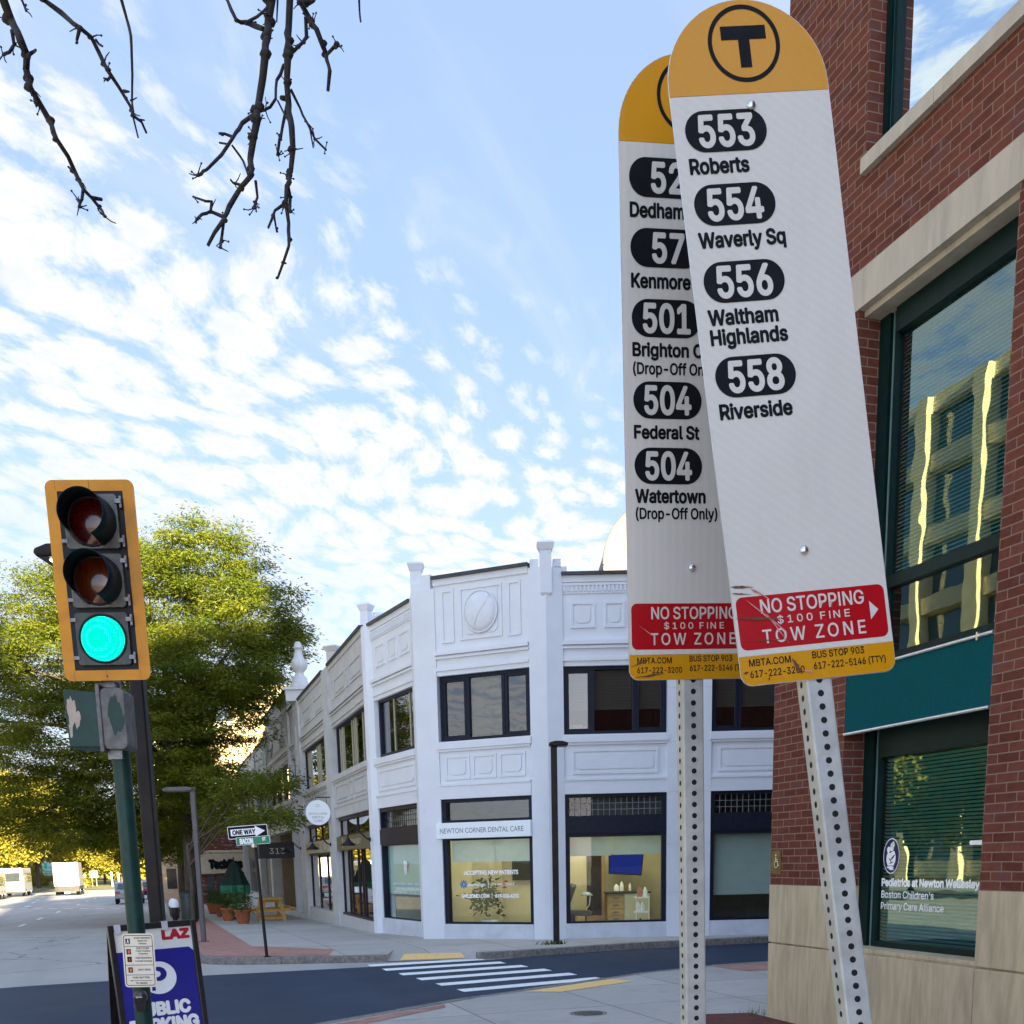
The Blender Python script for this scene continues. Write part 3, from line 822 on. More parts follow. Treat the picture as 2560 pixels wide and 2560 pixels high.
def asphalt(name, a, b, rough, sp=0.35, seam=0.0):
    m = bpy.data.materials.new(name)
    m.use_nodes = True
    t = NT(m.node_tree)
    out = t.n('ShaderNodeOutputMaterial')
    bs = t.n('ShaderNodeBsdfPrincipled')
    tc = t.n('ShaderNodeTexCoord')
    o = tc.outputs['UV']
    n1 = t.noise(t.mapping(o, scale=(1.0, 0.12, 1)), 0.9, 5.0, 0.6)      # wheel tracks run along the street
    n2 = t.noise(o, 0.35, 5.0, 0.6)
    n3 = t.noise(o, 90.0, 3.0, 0.7)
    f = t.math('ADD', t.math('MULTIPLY', n1, 0.45), t.math('ADD', t.math('MULTIPLY', n2, 0.35), t.math('MULTIPLY', n3, 0.2)))
    c = t.mix(t.ramp(f, 0.38, 0.62), tuple(a) + (1,), tuple(b) + (1,))
    if seam:
        v = t.n('ShaderNodeTexVoronoi', feature='DISTANCE_TO_EDGE')
        wv = t.n('ShaderNodeVectorMath', operation='ADD')
        t.set(wv, 0, o)
        wn = t.n('ShaderNodeTexNoise')
        wn.inputs['Scale'].default_value = 0.8
        wn.inputs['Detail'].default_value = 5.0
        t.set(wn, 'Vector', o)
        t.set(wv, 1, wn.outputs['Color'])
        t.set(v, 'Vector', wv.outputs[0])
        v.inputs['Scale'].default_value = 0.14
        c = t.mix(t.ramp(v.outputs['Distance'], 0.0, 0.006, seam, 0.0), c, (0.02, 0.02, 0.021, 1))
    t.set(bs, 'Base Color', c)
    t.set(bs, 'Roughness', t.ramp(n2, 0.3, 0.7, rough - 0.08, rough + 0.08))
    bs.inputs['Specular IOR Level'].default_value = sp
    bn = t.n('ShaderNodeBump')
    bn.inputs['Strength'].default_value = 0.35
    bn.inputs['Distance'].default_value = 0.006
    t.set(bn, 'Height', t.noise(o, 120.0, 3.0, 0.7))
    t.set(bs, 'Normal', bn)
    t.nt.links.new(bs.outputs[0], out.inputs[0])
    return m


M_OLD = asphalt('old_asphalt', (0.34, 0.325, 0.30), (0.43, 0.41, 0.375), 0.85, 0.2, seam=0.6)
M_NEW = asphalt('new_asphalt', (0.010, 0.023, 0.050), (0.018, 0.036, 0.070), 0.68, 0.3)  # blue of the reflected sky is mixed into these base colours
M_CONC = pm_brick('pavement_slabs', (0.41, 0.39, 0.355), (0.48, 0.455, 0.415), (0.15, 0.14, 0.13), bw=1.55, bh=1.55, ms=0.008, offset=0.0, bump=0.25, rough=0.85, shade=0.12, tone=(0.37, 0.355, 0.325))
M_GRAN = pm('granite_kerb', (0.20, 0.185, 0.165), 0.8, 0.3, 18.0, bump=0.4, bscale=50.0, dirt=(0.07, 0.065, 0.055), dirt_scale=2.5)
M_PAVER = pm_brick('red_pavers', (0.36, 0.185, 0.145), (0.46, 0.255, 0.205), (0.30, 0.22, 0.19), bw=0.2, bh=0.1, ms=0.004, bump=0.3, rough=0.9, shade=0.25, tone=(0.52, 0.29, 0.24))
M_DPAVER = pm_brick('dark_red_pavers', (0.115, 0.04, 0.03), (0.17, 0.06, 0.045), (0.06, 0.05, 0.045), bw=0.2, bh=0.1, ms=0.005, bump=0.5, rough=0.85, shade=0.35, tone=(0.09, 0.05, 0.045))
M_LINE = pm('road_paint', (0.86, 0.87, 0.86), 0.65, 0.04, 20.0, dirt=(0.62, 0.63, 0.63), dirt_scale=9.0)
M_PAD = pm('tactile_yellow', (0.85, 0.56, 0.20), 0.75, 0.10, 30.0, bump=0.6, bscale=45.0, dirt=(0.62, 0.44, 0.22), dirt_scale=2.0)
M_EARTH = pm('dry_ground', (0.12, 0.115, 0.06), 0.95, 0.3, 0.6, bump=0.3)

mb = MB()
for a, b in ((-400, -4), (-4, 20), (20, 120), (120, 1200)):
    mb.quad(*[sxy(s, w) + (fall(s) - 0.05,) for s, w in ((a, -700), (a, 600), (b, 600), (b, -700))])
tag(mb.build('ground', M_EARTH, uv=True), kind='structure')

mb = MB()
strip(mb, -60, 26, -60, 136, 0.0)
tag(mb.build('road', M_OLD, uv=True), kind='structure')

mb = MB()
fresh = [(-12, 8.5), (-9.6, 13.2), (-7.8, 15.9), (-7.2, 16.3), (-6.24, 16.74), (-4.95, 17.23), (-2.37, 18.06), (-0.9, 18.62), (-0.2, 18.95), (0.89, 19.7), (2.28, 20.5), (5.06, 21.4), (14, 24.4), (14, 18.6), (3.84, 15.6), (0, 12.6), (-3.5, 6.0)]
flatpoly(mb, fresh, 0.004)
# thin worn joint along the cut of the new surfacing
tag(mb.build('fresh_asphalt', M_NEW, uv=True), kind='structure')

# far pavement in front of the white building
KERB = [(-6.02, 20.63), (-5.83, 20.05), (-5.60, 19.55), (-5.25, 19.22), (-4.75, 19.05), (-4.0, 19.0), (-2.95, 18.95), (-2.15, 18.93)]
KERB2 = [(-0.55, 19.0), (0.1, 19.25), (0.89, 19.62), (2.28, 20.36), (5.06, 21.22), (13.4, 23.8)]
mb = MB()
poly = KERB + [(-2.15, 20.1), (-0.55, 20.1)] + KERB2 + [(13.4, 26.8)]
mb.prism([(x, y, 0.12) for x, y in poly], (0, 0, -0.4))
mb.quad((-2.15, 18.93, 0.012), (-0.55, 19.0, 0.012), (-0.55, 20.1, 0.12), (-2.15, 20.1, 0.12))
slab(mb, -4.35, 3.0, -4, 170, 0.12)
tag(mb.build('far_pavement', M_CONC, uv=True), kind='structure')


def kerb(mb, pts, w, z0, z1, jitter=0.004, seed=1, out=0.02):
    """row of kerb stones following pts, proud of the pavement slab by `out`"""
    rng = random.Random(seed)
    for a, b in zip(pts[:-1], pts[1:]):
        A, Bv = Vector(a), Vector(b)
        d = (Bv - A)
        L = d.length
        d.normalize()
        nrm = Vector((d.y, -d.x))
        n = max(1, int(L / 1.6))
        for i in range(n):
            p = A + d * (L * i / n + 0.004)
            q = A + d * (L * (i + 1) / n - 0.004)
            o = out + rng.uniform(-jitter, jitter)
            top = z1 + rng.uniform(-0.003, 0.004)
            P = [p + nrm * o, q + nrm * o, q - nrm * (w - o), p - nrm * (w - o)]
            mb.prism([(v.x, v.y, z0) for v in P], (0, 0, top - z0))


mb = MB()
kerb(mb, KERB, 0.16, -0.3, 0.126, seed=3)
kerb(mb, KERB2, 0.16, -0.3, 0.126, seed=4)
slab(mb, -4.37, -4.2, -4, 170, 0.126)
tag(mb.build('far_kerb', M_GRAN, bevel=0.012, uv=True), kind='structure')

mb = MB()
flatpoly(mb, [(-5.83, 20.35), (-5.44, 19.6), (-5.2, 19.42), (-4.7, 19.23), (-4.0, 19.18), (-3.2, 19.15), (-3.3, 20.45), (-4.4, 21.3), (-4.98, 21.7), (-5.75, 21.9), (-6.15, 21.6)], 0.1255)
strip(mb, -4.19, -3.2, -3.9, 120, 0.1255)
tag(mb.build('brick_paving_strip', M_PAVER, uv=True), kind='structure')

# pavement on the near corner
NK = [(-5.2, 1.0), (-4.0, 4.6), (-3.5, 6.9), (-3.05, 8.6), (-2.55, 9.85), (-1.98, 10.87), (-1.27, 11.77), (-0.5, 12.75), (0.18, 13.4), (1.27, 14.5), (1.87, 15.12), (2.98, 15.9), (3.84, 16.25), (14.2, 19.5)]
mb = MB()
mb.prism([(x, y, 0.12) for x, y in NK + [(26, 19.5), (26, -40), (8, -40)]], (0, 0, -0.4))
tag(mb.build('near_pavement', M_CONC, uv=True), kind='structure')
mb = MB()
kerb(mb, list(reversed(NK)), 0.14, -0.3, 0.124, seed=8)
tag(mb.build('near_kerb', M_GRAN, bevel=0.01, uv=True), kind='structure')
mb = MB()
flatpoly(mb, [(-3.3, 6.95), (-2.86, 8.55), (-2.38, 9.75), (-1.83, 10.75), (-1.2, 11.6), (-0.75, 12.15), (-0.72, 11.9), (-1.5, 10.75), (-2.0, 9.75), (-2.45, 8.5), (-2.9, 6.95)], 0.1245)
flatpoly(mb, [(2.95, 15.72), (3.84, 16.05), (7, 17.05), (7, 16.2), (3.3, 14.95)], 0.1245)
tag(mb.build('near_brick_paving', M_PAVER, uv=True), kind='structure')
mb = MB()
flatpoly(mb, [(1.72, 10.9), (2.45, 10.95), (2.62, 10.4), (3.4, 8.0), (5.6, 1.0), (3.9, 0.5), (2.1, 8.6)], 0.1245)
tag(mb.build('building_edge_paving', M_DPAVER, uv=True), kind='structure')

# crosswalk, pads, lane marks
mb = MB()
rng = random.Random(5)
for i in range(6):
    o = Vector((-0.72 - 0.342 * i, 14.54 + 0.776 * i))
    ang = rad(30 - 1.7 * i)
    d = Vector((math.cos(ang), math.sin(ang)))
    L = 2.27 - 0.045 * i
    wv = Vector((0.11, -0.30 - 0.012 * i))
    pts = [o + wv, o + wv + d * L, o + d * L, o]
    # slightly ragged painted ends
    seq = []
    for a, b, k in ((0, 1, 14), (1, 2, 3), (2, 3, 14), (3, 0, 3)):
        for j in range(k):
            p = pts[a].lerp(pts[b], j / k)
            seq.append((p.x + rng.uniform(-.006, .006), p.y + rng.uniform(-.006, .006)))
    flatpoly(mb, seq, 0.009)
tag(mb.build('crosswalk_marking', M_LINE, uv=True), kind='structure')
mb = MB()
mb.quad((-1.93, 18.98, 0.0215), (-0.78, 19.08, 0.0300), (-0.88, 19.62, 0.0800), (-1.9, 19.6, 0.0785))
flatpoly(mb, [(0.17, 13.17), (0.62, 13.05), (1.62, 14.05), (1.34, 14.36)], 0.1245)
tag(mb.build('tactile_paving', M_PAD, uv=True), kind='structure')
mb = MB()
for w, s in zip((-12.8, -11.85, -10.9, -9.95, -9.0, -8.1, -7.2, -13.75, -6.3), (47.6, 46.4, 45.2, 43.9, 42.8, 41.6, 40.5, 48.7, 39.4)):
    strip(mb, w - 0.24, w + 0.24, s, s + 0.55, 0.006)
for s0 in (19.5, 26.5, 36.5, 52.8, 63.5, 75.0, 88.0, 103.0, 118.0):
    strip(mb, -10.07, -9.93, s0, s0 + 2.4, 0.006)
for s0 in (52.2, 63.6, 74.4, 91.0, 108.0):
    w = -13.0 - (s0 - 50) * 0.065
    strip(mb, w - 0.1, w + 0.1, s0, s0 + 3.0, 0.006)
tag(mb.build('lane_marking', M_LINE, uv=True), kind='structure')
# far verge beyond the bend of the road
M_GRASS = pm('verge_grass', (0.16, 0.15, 0.05), 0.95, 0.35, 3.0, bump=0.5, bscale=20)
mb = MB()
strip(mb, -70, -19.5, 128, 260, 0.05)
strip(mb, -19.5, 10, 136, 260, 0.05)
tag(mb.build('far_verge', M_GRASS, uv=True), kind='structure')

# manhole cover and gutter details on the near corner
mb = MB()
mb.lathe([(0.0, 0.0), (0.15, 0.0), (0.15, 0.006), (0.0, 0.006)], 28, 0, (0.81, 11.18, 0.1206))
mb.lathe([(0.165, -0.01), (0.165, 0.004), (0.195, 0.004), (0.195, -0.01)], 28, 1, (0.81, 11.18, 0.1206))
t_ = thing('manhole_cover', (0.81, 11.18, 0.12), 'small round iron cover set in the near concrete pavement', 'manhole cover')
mb.build('cover', [pm('cast_iron', (0.09, 0.08, 0.07), 0.6, 0.3, 30, bump=0.6, bscale=90, metal=0.4), M_GRAN], t_)
mb = MB()
rng = random.Random(2)
for i in range(46):
    x, y = 2.45 + rng.gauss(0, .09), 10.78 + rng.gauss(0, .07)
    h = rng.uniform(.03, .13)
    a = rng.uniform(0, 6.3)
    dx, dy = math.cos(a), math.sin(a)
    b = rng.uniform(.01, .07)
    mb.add([(x - dy * .004, y + dx * .004, .12), (x + dy * .004, y - dx * .004, .12), (x + dx * b, y + dy * b, .12 + h)], [(0, 1, 2)])
for i in range(40):
    x, y = 0.82 + rng.gauss(0, .13), 20.5 + rng.gauss(0, .06)
    h = rng.uniform(.03, .1)
    mb.add([(x - .012, y, .12), (x + .012, y, .12), (x + rng.gauss(0, .05), y + rng.gauss(0, .03), .12 + h)], [(0, 1, 2)])
tag(mb.build('weeds', pm('weed_green', (0.10, 0.13, 0.03), 0.7, 0.3, 20, transl=0.3)), 'small weeds growing from pavement cracks by wall corner and lamp foot', 'weeds', kind='stuff')
# ------------------------------------------------------------------ white corner building
M_WHITE = pm('white_masonry_paint', (0.74, 0.775, 0.82), 0.6, 0.025, 2.5, bump=0.2, bscale=35.0, dirt=(0.66, 0.69, 0.735), dirt_scale=0.7, uv=True)
M_WBASE = pm('weathered_base_paint', (0.60, 0.635, 0.70), 0.7, 0.08, 3.0, bump=0.4, bscale=25.0, dirt=(0.46, 0.48, 0.52), dirt_scale=1.8, uv=True)
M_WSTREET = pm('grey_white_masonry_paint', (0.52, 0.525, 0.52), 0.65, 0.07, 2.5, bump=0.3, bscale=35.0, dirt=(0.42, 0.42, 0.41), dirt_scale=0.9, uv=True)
M_CAP = pm('dark_metal_coping', (0.05, 0.055, 0.07), 0.5, 0.2, 8.0, metal=0.3)
M_NAVY = pm('navy_window_paint', (0.010, 0.014, 0.028), 0.45, 0.2, 12.0, spec=.2)
M_BROWN = pm('brown_shopfront_paint', (0.026, 0.015, 0.017), 0.5, 0.2, 12.0, spec=.2)
M_CREAMBAR = pm('cream_mullion', (0.42, 0.38, 0.26), 0.5, 0.1, 12.0)
M_GLASS_UP = pm_glass('upper_glass', (0.45, 0.48, 0.46), ior=1.6, boost=1.5, base=0.03, wav=0.05)
M_GLASS_SHOP = pm_glass('shop_glass', (0.86, 0.95, 0.92), ior=1.5, boost=1.2, base=0.0, wav=0.03)
M_GLASS_TINT = pm_glass('tinted_shop_glass', (0.40, 0.43, 0.38), ior=1.6, boost=1.5, base=0.04, wav=0.04)
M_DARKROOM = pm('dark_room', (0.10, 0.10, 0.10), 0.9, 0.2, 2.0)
M_CREAMROOM = pm('cream_room_wall', (0.66, 0.60, 0.40), 0.8, 0.06, 2.0)
M_FROST = pm('frosted_film', (0.36, 0.50, 0.46), 0.45, 0.06, 2.0)
M_BLIND = pm('roller_blind_cloth', (0.56, 0.63, 0.58), 0.8, 0.04, 6.0, transl=0.35)
M_SIGNW = pm('white_sign_board', (0.86, 0.92, 0.95), 0.4, 0.02, 4.0)
M_GREYTXT = pm('grey_letter', (0.16, 0.17, 0.19), 0.5, 0.05, 10)
M_VINYL = pm('white_vinyl', (0.95, 0.96, 0.96), 0.5, 0.02, 10)
M_GOLD = pm('bronze_sign_board', (0.12, 0.095, 0.035), 0.5, 0.15, 5.0)

WB = thing('corner_building', (-1.0, 24.0, 0.12), 'white painted two storey corner building with panelled parapet and shopfronts', 'building')
MA = frame((1.0, 21.9), (1, 0))
MBf = frame((-1.62, 22.9), (2.0, -0.95))
MC = frame((-2.95, 25.9), (1.25, -2.5))
MS = frame((SO.x, SO.y), (-SD.x, -SD.y))

wall = MB()       # 0 white, 1 base, 2 street side grey white
trim = MB()
cap = MB()


def panel(mb, x0, x1, z0, z1, m=0, d=0.022, fw_=0.045, ch=0.05):
    """sunk panel: raised border and a raised field with clipped lower corners"""
    mb.box(x0 - fw_, x1 + fw_, 0.001, d, z1, z1 + fw_, m)
    mb.box(x0 - fw_, x1 + fw_, 0.001, d + 0.006, z0 - fw_, z0, m)
    mb.box(x0 - fw_, x0, 0.001, d, z0, z1, m)
    mb.box(x1, x1 + fw_, 0.001, d, z0, z1, m)
    g = 0.05
    a, b, c, e = x0 + g, x1 - g, z0 + g, z1 - g
    if b - a > 0.12 and e - c > 0.12:
        q = [(a + ch, c), (b - ch, c), (b, c + ch), (b, e), (a, e), (a, c + ch)]
        mb.prism([(x, 0.001, z) for x, z in q], (0, d - 0.004, 0), m)


def bay(M, a, b, m=0, up=(), low=(), top=6.98, z0=-1.0, dent=True, base=0.42, back=0.34):
    w = wall.at(M)
    w.box(a, b, -back, 0.03, z0, base, 1 if m == 0 else m)
    w.box(a, b, -back, 0.0, 2.95, 4.08, m)
    w.box(a, b, -back, 0.0, 5.35, top, m)
    t = trim.at(M)
    t.box(a, b, 0.001, 0.035, 2.95, 3.22, m)
    t.box(a, b, 0.001, 0.055, 3.205, 3.245, m)
    t.box(a - 0.03, b + 0.03, 0.001, 0.075, 3.93, 4.06, m)
    t.box(a, b, 0.001, 0.045, 3.88, 3.93, m)
    t.box(a, b, 0.001, 0.03, 5.44, 5.50, m)
    t.box(a, b, 0.001, 0.045, 5.665, 5.705, m)
    t.box(a, b, 0.001, 0.07, 5.735, 5.81, m)
    for x0, x1 in low:
        panel(t, x0, x1, 3.37, 3.75, m)
    for x0, x1 in up:
        panel(t, x0, x1, 6.08, 6.46, m)
    if dent:
        t.box(a, b, 0.001, 0.03, 6.80, 6.84, m)
        n = int((b - a) / 0.075)
        for i in range(n):
            x = a + (b - a) * (i + 0.5) / n
            t.box(x - 0.02, x + 0.02, 0.001, 0.035, 6.69, 6.795, m)
        t.box(a, b, 0.001, 0.02, 6.655, 6.685, m)
    t.box(a, b, 0.001, 0.03, top - 0.12, top, m)
    cap.at(M).box(a - 0.02, b + 0.02, -back - 0.02, 0.085, top + 0.002, top + 0.06)


def pier(M, a, b, m=0, top=6.98, d=0.05, z0=-1.0, groove=True):
    wall.at(M).box(a, b, -0.36, d, z0, top, m)
    for z in (1.0, 1.95, 2.95, 3.9, 4.9, 5.5, 6.2):
        wall.box(a + 0.001, b - 0.001, d - 0.004, d + 0.004, z, z + 0.006, 1)
    c = (a + b) / 2
    if groove:
        trim.at(M).box(c - 0.035, c + 0.035, d + 0.001, d + 0.016, 4.55, 6.25, m)
        trim.prism([(c - 0.035, d + .001, 4.55), (c + 0.035, d + .001, 4.55), (c, d + .001, 4.42)], (0, 0.015, 0), m)


# Bacon Street side: five bays, most of them behind the brick building
A_BAYS = [0.16 + 2.87 * i for i in range(4)]
for i, a in enumerate(A_BAYS):
    b = a + 2.01
    bay(MA, a, b, 0, up=((a + .2, a + .58), (a + .84, a + 1.15), (a + 1.42, a + 1.82)), low=((a + .2, a + 1.8),))
    pier(MA, b, a + 2.87, 0)
# chamfer
bay(MBf, 0.31, 2.36, 0, low=((.5, .97), (1.12, 1.56), (1.72, 2.2)), top=7.16, dent=False)
t = trim.at(MBf)
panel(t, 0.52, 0.71, 6.0, 6.9, ch=0.03)
panel(t, 1.97, 2.16, 6.0, 6.9, ch=0.03)
panel(t, 0.93, 1.76, 6.02, 6.9, ch=0.08)
# round medallion with a raised rim and a diagonal crack line
ring = []
for k in range(33):
    a = 2 * math.pi * k / 32
    ring.append((1.345 + 0.36 * math.cos(a), 0.035, 6.47 + 0.385 * math.sin(a)))
t.tube(ring, 0.022, 6, 0, cap=False)
dome = []
fs = []
N = 28
for j, (rr, dd) in enumerate(((0.345, 0.02), (0.33, 0.055), (0.25, 0.085), (0.13, 0.10), (0.0, 0.105))):
    for k in range(N):
        a = 2 * math.pi * k / N
        dome.append((1.345 + rr * math.cos(a), dd, 6.47 + 1.07 * rr * math.sin(a)))
for j in range(4):
    for k in range(N):
        fs.append((j * N + k, j * N + (k + 1) % N, (j + 1) * N + (k + 1) % N, (j + 1) * N + k))
t.add(dome, [tuple(reversed(f)) for f in fs], 0, True)
t.tube([(1.24, 0.098, 6.22), (1.32, 0.103, 6.40), (1.47, 0.098, 6.58), (1.56, 0.06, 6.74)], 0.007, 5, 1)
# second chamfer
bay(MC, -0.11, 2.42, 0, up=((.22, .72), (1.02, 1.46), (1.72, 2.2)), low=((.1, 2.25),))


def corner_pier(pts, top, m=0):
    wall.at(None).prism([(x, y, -1.0) for x, y in pts], (0, 0, top + 1.0), m)


corner_pier([(0.508, 21.86), (0.84, 21.77), (1.16, 21.86), (1.16, 22.26), (0.66, 22.26)], 7.12)
corner_pier([(-1.335, 22.735), (-1.80, 22.97), (-1.905, 23.73), (-1.55, 23.9), (-1.2, 23.08)], 7.0)
corner_pier([(-2.985, 25.95), (-3.14, 25.98), (-3.235, 26.14), (-2.95, 26.4), (-2.7, 26.1)], 7.0)


def obelisk(x, y, z0, z1, r, m=0, ang=45):
    """square post set cornerwise on the parapet, pointed below, with a flared cap"""
    a0 = rad(ang)
    sq = lambda rr: [(x + rr * math.cos(a0 + k * math.pi / 2), y + rr * math.sin(a0 + k * math.pi / 2)) for k in range(4)]
    trim.at(None)
    trim.prism([(px, py, z0) for px, py in sq(r)], (0, 0, z1 - z0), m)
    tip = [(px, py, z0) for px, py in sq(r)] + [(x, y, z0 - 0.16)]
    trim.add(tip, [(0, 4, 1), (1, 4, 2), (2, 4, 3), (3, 4, 0)], m)
    vs = [(px, py, z1) for px, py in sq(r * 1.12)] + [(px, py, z1 + 0.11) for px, py in sq(r * 1.5)] + [(px, py, z1 + 0.14) for px, py in sq(r * 1.32)] + [(px, py, z1 + 0.165) for px, py in sq(r * 0.6)]
    fs = []
    for j in range(3):
        for k in range(4):
            k2 = (k + 1) % 4
            fs.append((j * 4 + k, j * 4 + k2, (j + 1) * 4 + k2, (j + 1) * 4 + k))
    fs += [(15, 14, 13, 12)[::-1], (0, 3, 2, 1)]
    trim.add(vs, fs, m)


obelisk(0.85, 21.86, 6.66, 7.42, 0.155)
obelisk(-1.70, 23.12, 6.66, 7.42, 0.155)
trim.at(None)
for x0, x1, h in ((0.55, 0.72, 7.28), (0.99, 1.14, 7.28), (1.0, 1.25, 7.14)):
    trim.box(x0, x1, 21.87, 22.2, 7.0, h)
trim.at(MBf).box(0.02, 0.24, -0.3, 0.0, 7.0, 7.28)
trim.at(MBf).box(-0.18, 0.02, -0.34, -0.02, 7.0, 7.14)
obelisk(-3.10, 26.2, 6.9, 7.36, 0.14, ang=20)
trim.at(MC).box(0.02, 0.3, -0.3, -0.02, 7.0, 7.15)
trim.at(MC).box(0.02, 0.16, -0.3, -0.02, 7.15, 7.24)
wall.at(None)

# street side
ST_BAYS = [(-5.36, -0.35), (-11.8, -6.4), (-38.0, -29.6)]
for i, (a, b) in enumerate(ST_BAYS):
    wd = b - a
    upp = ((a + .08 * wd, a + .1 * wd), (a + .17 * wd, a + .47 * wd), (a + .53 * wd, a + .58 * wd), (a + .63 * wd, a + .93 * wd))
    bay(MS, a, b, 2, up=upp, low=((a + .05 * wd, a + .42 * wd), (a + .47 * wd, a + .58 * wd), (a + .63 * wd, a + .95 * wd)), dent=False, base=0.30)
pier(MS, -6.4, -5.36, 2, d=0.07)
pier(MS, -13.1, -11.8, 2, d=0.07)
pier(MS, -29.6, -28.4, 2, d=0.07)
pier(MS, -39.0, -38.0, 2, d=0.07)
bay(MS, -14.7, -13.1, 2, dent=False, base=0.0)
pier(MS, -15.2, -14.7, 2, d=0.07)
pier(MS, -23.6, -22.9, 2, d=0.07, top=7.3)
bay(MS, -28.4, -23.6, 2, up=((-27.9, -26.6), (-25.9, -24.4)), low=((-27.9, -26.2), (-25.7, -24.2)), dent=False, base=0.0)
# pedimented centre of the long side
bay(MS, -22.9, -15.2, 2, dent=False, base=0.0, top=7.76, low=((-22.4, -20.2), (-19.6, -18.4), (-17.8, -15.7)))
cap.at(MS)
trim.at(MS)
panel(trim, -21.6, -16.6, 6.0, 7.05, 2, ch=0.12)
for x0, x1 in ((-22.7, -22.0), (-16.1, -15.4)):
    panel(trim, x0, x1, 6.0, 7.1, 2, ch=0.05)
rng = random.Random(4)
# garland relief
for k in range(46):
    x = rng.uniform(-21.2, -17.0)
    z = 6.5 + 0.35 * math.cos((x + 19.1) * 1.5) + rng.uniform(-.16, .16)
    r = rng.uniform(.05, .11)
    trim.tube([(x - r, 0.02, z - r * .6), (x, 0.05, z), (x + r * .8, 0.02, z + r)], [r * .45, r * .5, r * .2], 5, 2)
for k in range(24):
    z = 7.14
    trim.box(-21.5 + k * .2, -21.4 + k * .2, 0.001, 0.03, z, z + .05, 2)
for x in (-22.3, -15.75):
    trim.tube([(x, 0.03, 6.1), (x + .1, 0.06, 6.4), (x - .08, 0.05, 6.7), (x, 0.03, 7.0)], [.05, .16, .12, .05], 6, 2)
# urn finial at the end of the raised centre
fx, fy = (Matrix(MS) @ Vector((-12.4, -0.15, 0))).xy
trim.at(None).box(fx - .42, fx + .42, fy - .42, fy + .42, 7.0, 7.35, 2)
trim.box(fx - .5, fx + .5, fy - .5, fy + .5, 7.35, 7.43, 2)
trim.lathe([(0.34, 7.43), (0.34, 7.5), (0.27, 7.62), (0.24, 7.78), (0.15, 7.86), (0.13, 7.93), (0.16, 7.97), (0.26, 8.08), (0.29, 8.18), (0.25, 8.30), (0.17, 8.42), (0.13, 8.56), (0.12, 8.68), (0.17, 8.70), (0.17, 8.74), (0.13, 8.77), (0.12, 8.85), (0.07, 8.91), (0, 8.92)], 20, 2, (fx, fy, 0))
obelisk((Matrix(MS) @ Vector((-5.7, -0.2, 0))).x, (Matrix(MS) @ Vector((-5.7, -0.2, 0))).y, 6.9, 7.42, 0.2, 2, ang=20)

# hidden sides and the roof
wall.at(None)
far = sxy(39.0, 0.0)
farb = sxy(39.0, 14.0)
back = [(12.5, 22.3), (0.85, 22.3), (-1.45, 23.4), (-2.7, 26.2), (far[0] + .3, far[1]), farb, (12.5, 37.0)]
wall.prism([(x, y, 6.45) for x, y in back], (0, 0, 0.25), 2)
for p, q in ((back[4], back[5]), (back[5], back[6]), (back[6], back[0])):
    d = (Vector(q) - Vector(p)).normalized()
    nn = Vector((-d.y, d.x)) * 0.2
    wall.prism([(p[0], p[1], -1.5), (q[0], q[1], -1.5), (q[0] + nn.x, q[1] + nn.y, -1.5), (p[0] + nn.x, p[1] + nn.y, -1.5)], (0, 0, 8.0), 2)

wall_ob = wall.build('wall', [M_WHITE, M_WBASE, M_WSTREET], WB, uv=True)
trim_ob = trim.build('moulding', [M_WHITE, M_WBASE, M_WSTREET], WB, uv=True)
cap_ob = cap.build('coping', M_CAP, WB)


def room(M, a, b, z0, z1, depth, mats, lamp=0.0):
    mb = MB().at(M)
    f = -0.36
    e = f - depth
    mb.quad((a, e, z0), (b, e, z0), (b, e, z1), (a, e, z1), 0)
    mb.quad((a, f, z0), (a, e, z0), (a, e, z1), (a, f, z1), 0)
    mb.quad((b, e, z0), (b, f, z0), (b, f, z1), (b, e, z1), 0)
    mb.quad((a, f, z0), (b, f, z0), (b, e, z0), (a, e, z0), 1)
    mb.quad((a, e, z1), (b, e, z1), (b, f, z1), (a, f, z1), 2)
    o = mb.build('interior', mats, WB)
    if lamp:
        c = MB().at(M)
        m_ = (a + b) / 2
        c.box(m_ - .6, m_ + .6, e + depth * .35, e + depth * .75, z1 - .05, z1 - .02)
        c.build('ceiling_light', pm_glow('ceiling_lamp', (1.0, 0.90, 0.62), lamp), WB)
    return o


def window(M, a, b, z0, z1, splits, fm, glass, name='window', fr=0.06, d=-0.10, bar=None, sashes=(), thick=0.06, pane_d=None):
    """frame with mullions at `splits`; the glass is one pane mesh under it"""
    mb = MB().at(M)
    mb.box(a, a + fr, d - thick, d + .02, z0, z1)
    mb.box(b - fr, b, d - thick, d + .02, z0, z1)
    mb.box(a + fr, b - fr, d - thick, d + .02, z0, z0 + fr)
    mb.box(a + fr, b - fr, d - thick, d + .02, z1 - fr, z1)
    bw_ = bar or fr
    for s_ in splits:
        mb.box(s_ - bw_ / 2, s_ + bw_ / 2, d - (thick if bar is None else .032), d + (.012 if bar is None else -.012), z0 + fr, z1 - fr, 1)
    for s0, s1 in sashes:
        for q in ((s0, s0 + .05, z0 + fr, z1 - fr), (s1 - .05, s1, z0 + fr, z1 - fr), (s0 + .05, s1 - .05, z0 + fr, z0 + fr + .05), (s0 + .05, s1 - .05, z1 - fr - .05, z1 - fr)):
            mb.box(q[0], q[1], d - thick + .015, d + .006, q[2], q[3], 0)
    fmats = fm if isinstance(fm, list) else [fm, fm]
    o = mb.build(name, fmats, WB)
    g = MB().at(M)
    pd = d - .035 if pane_d is None else pane_d
    g.quad((a + .01, pd, z0 + .01), (b - .01, pd, z0 + .01), (b - .01, pd, z1 - .01), (a + .01, pd, z1 - .01))
    g.build('pane', glass, o)
    return o


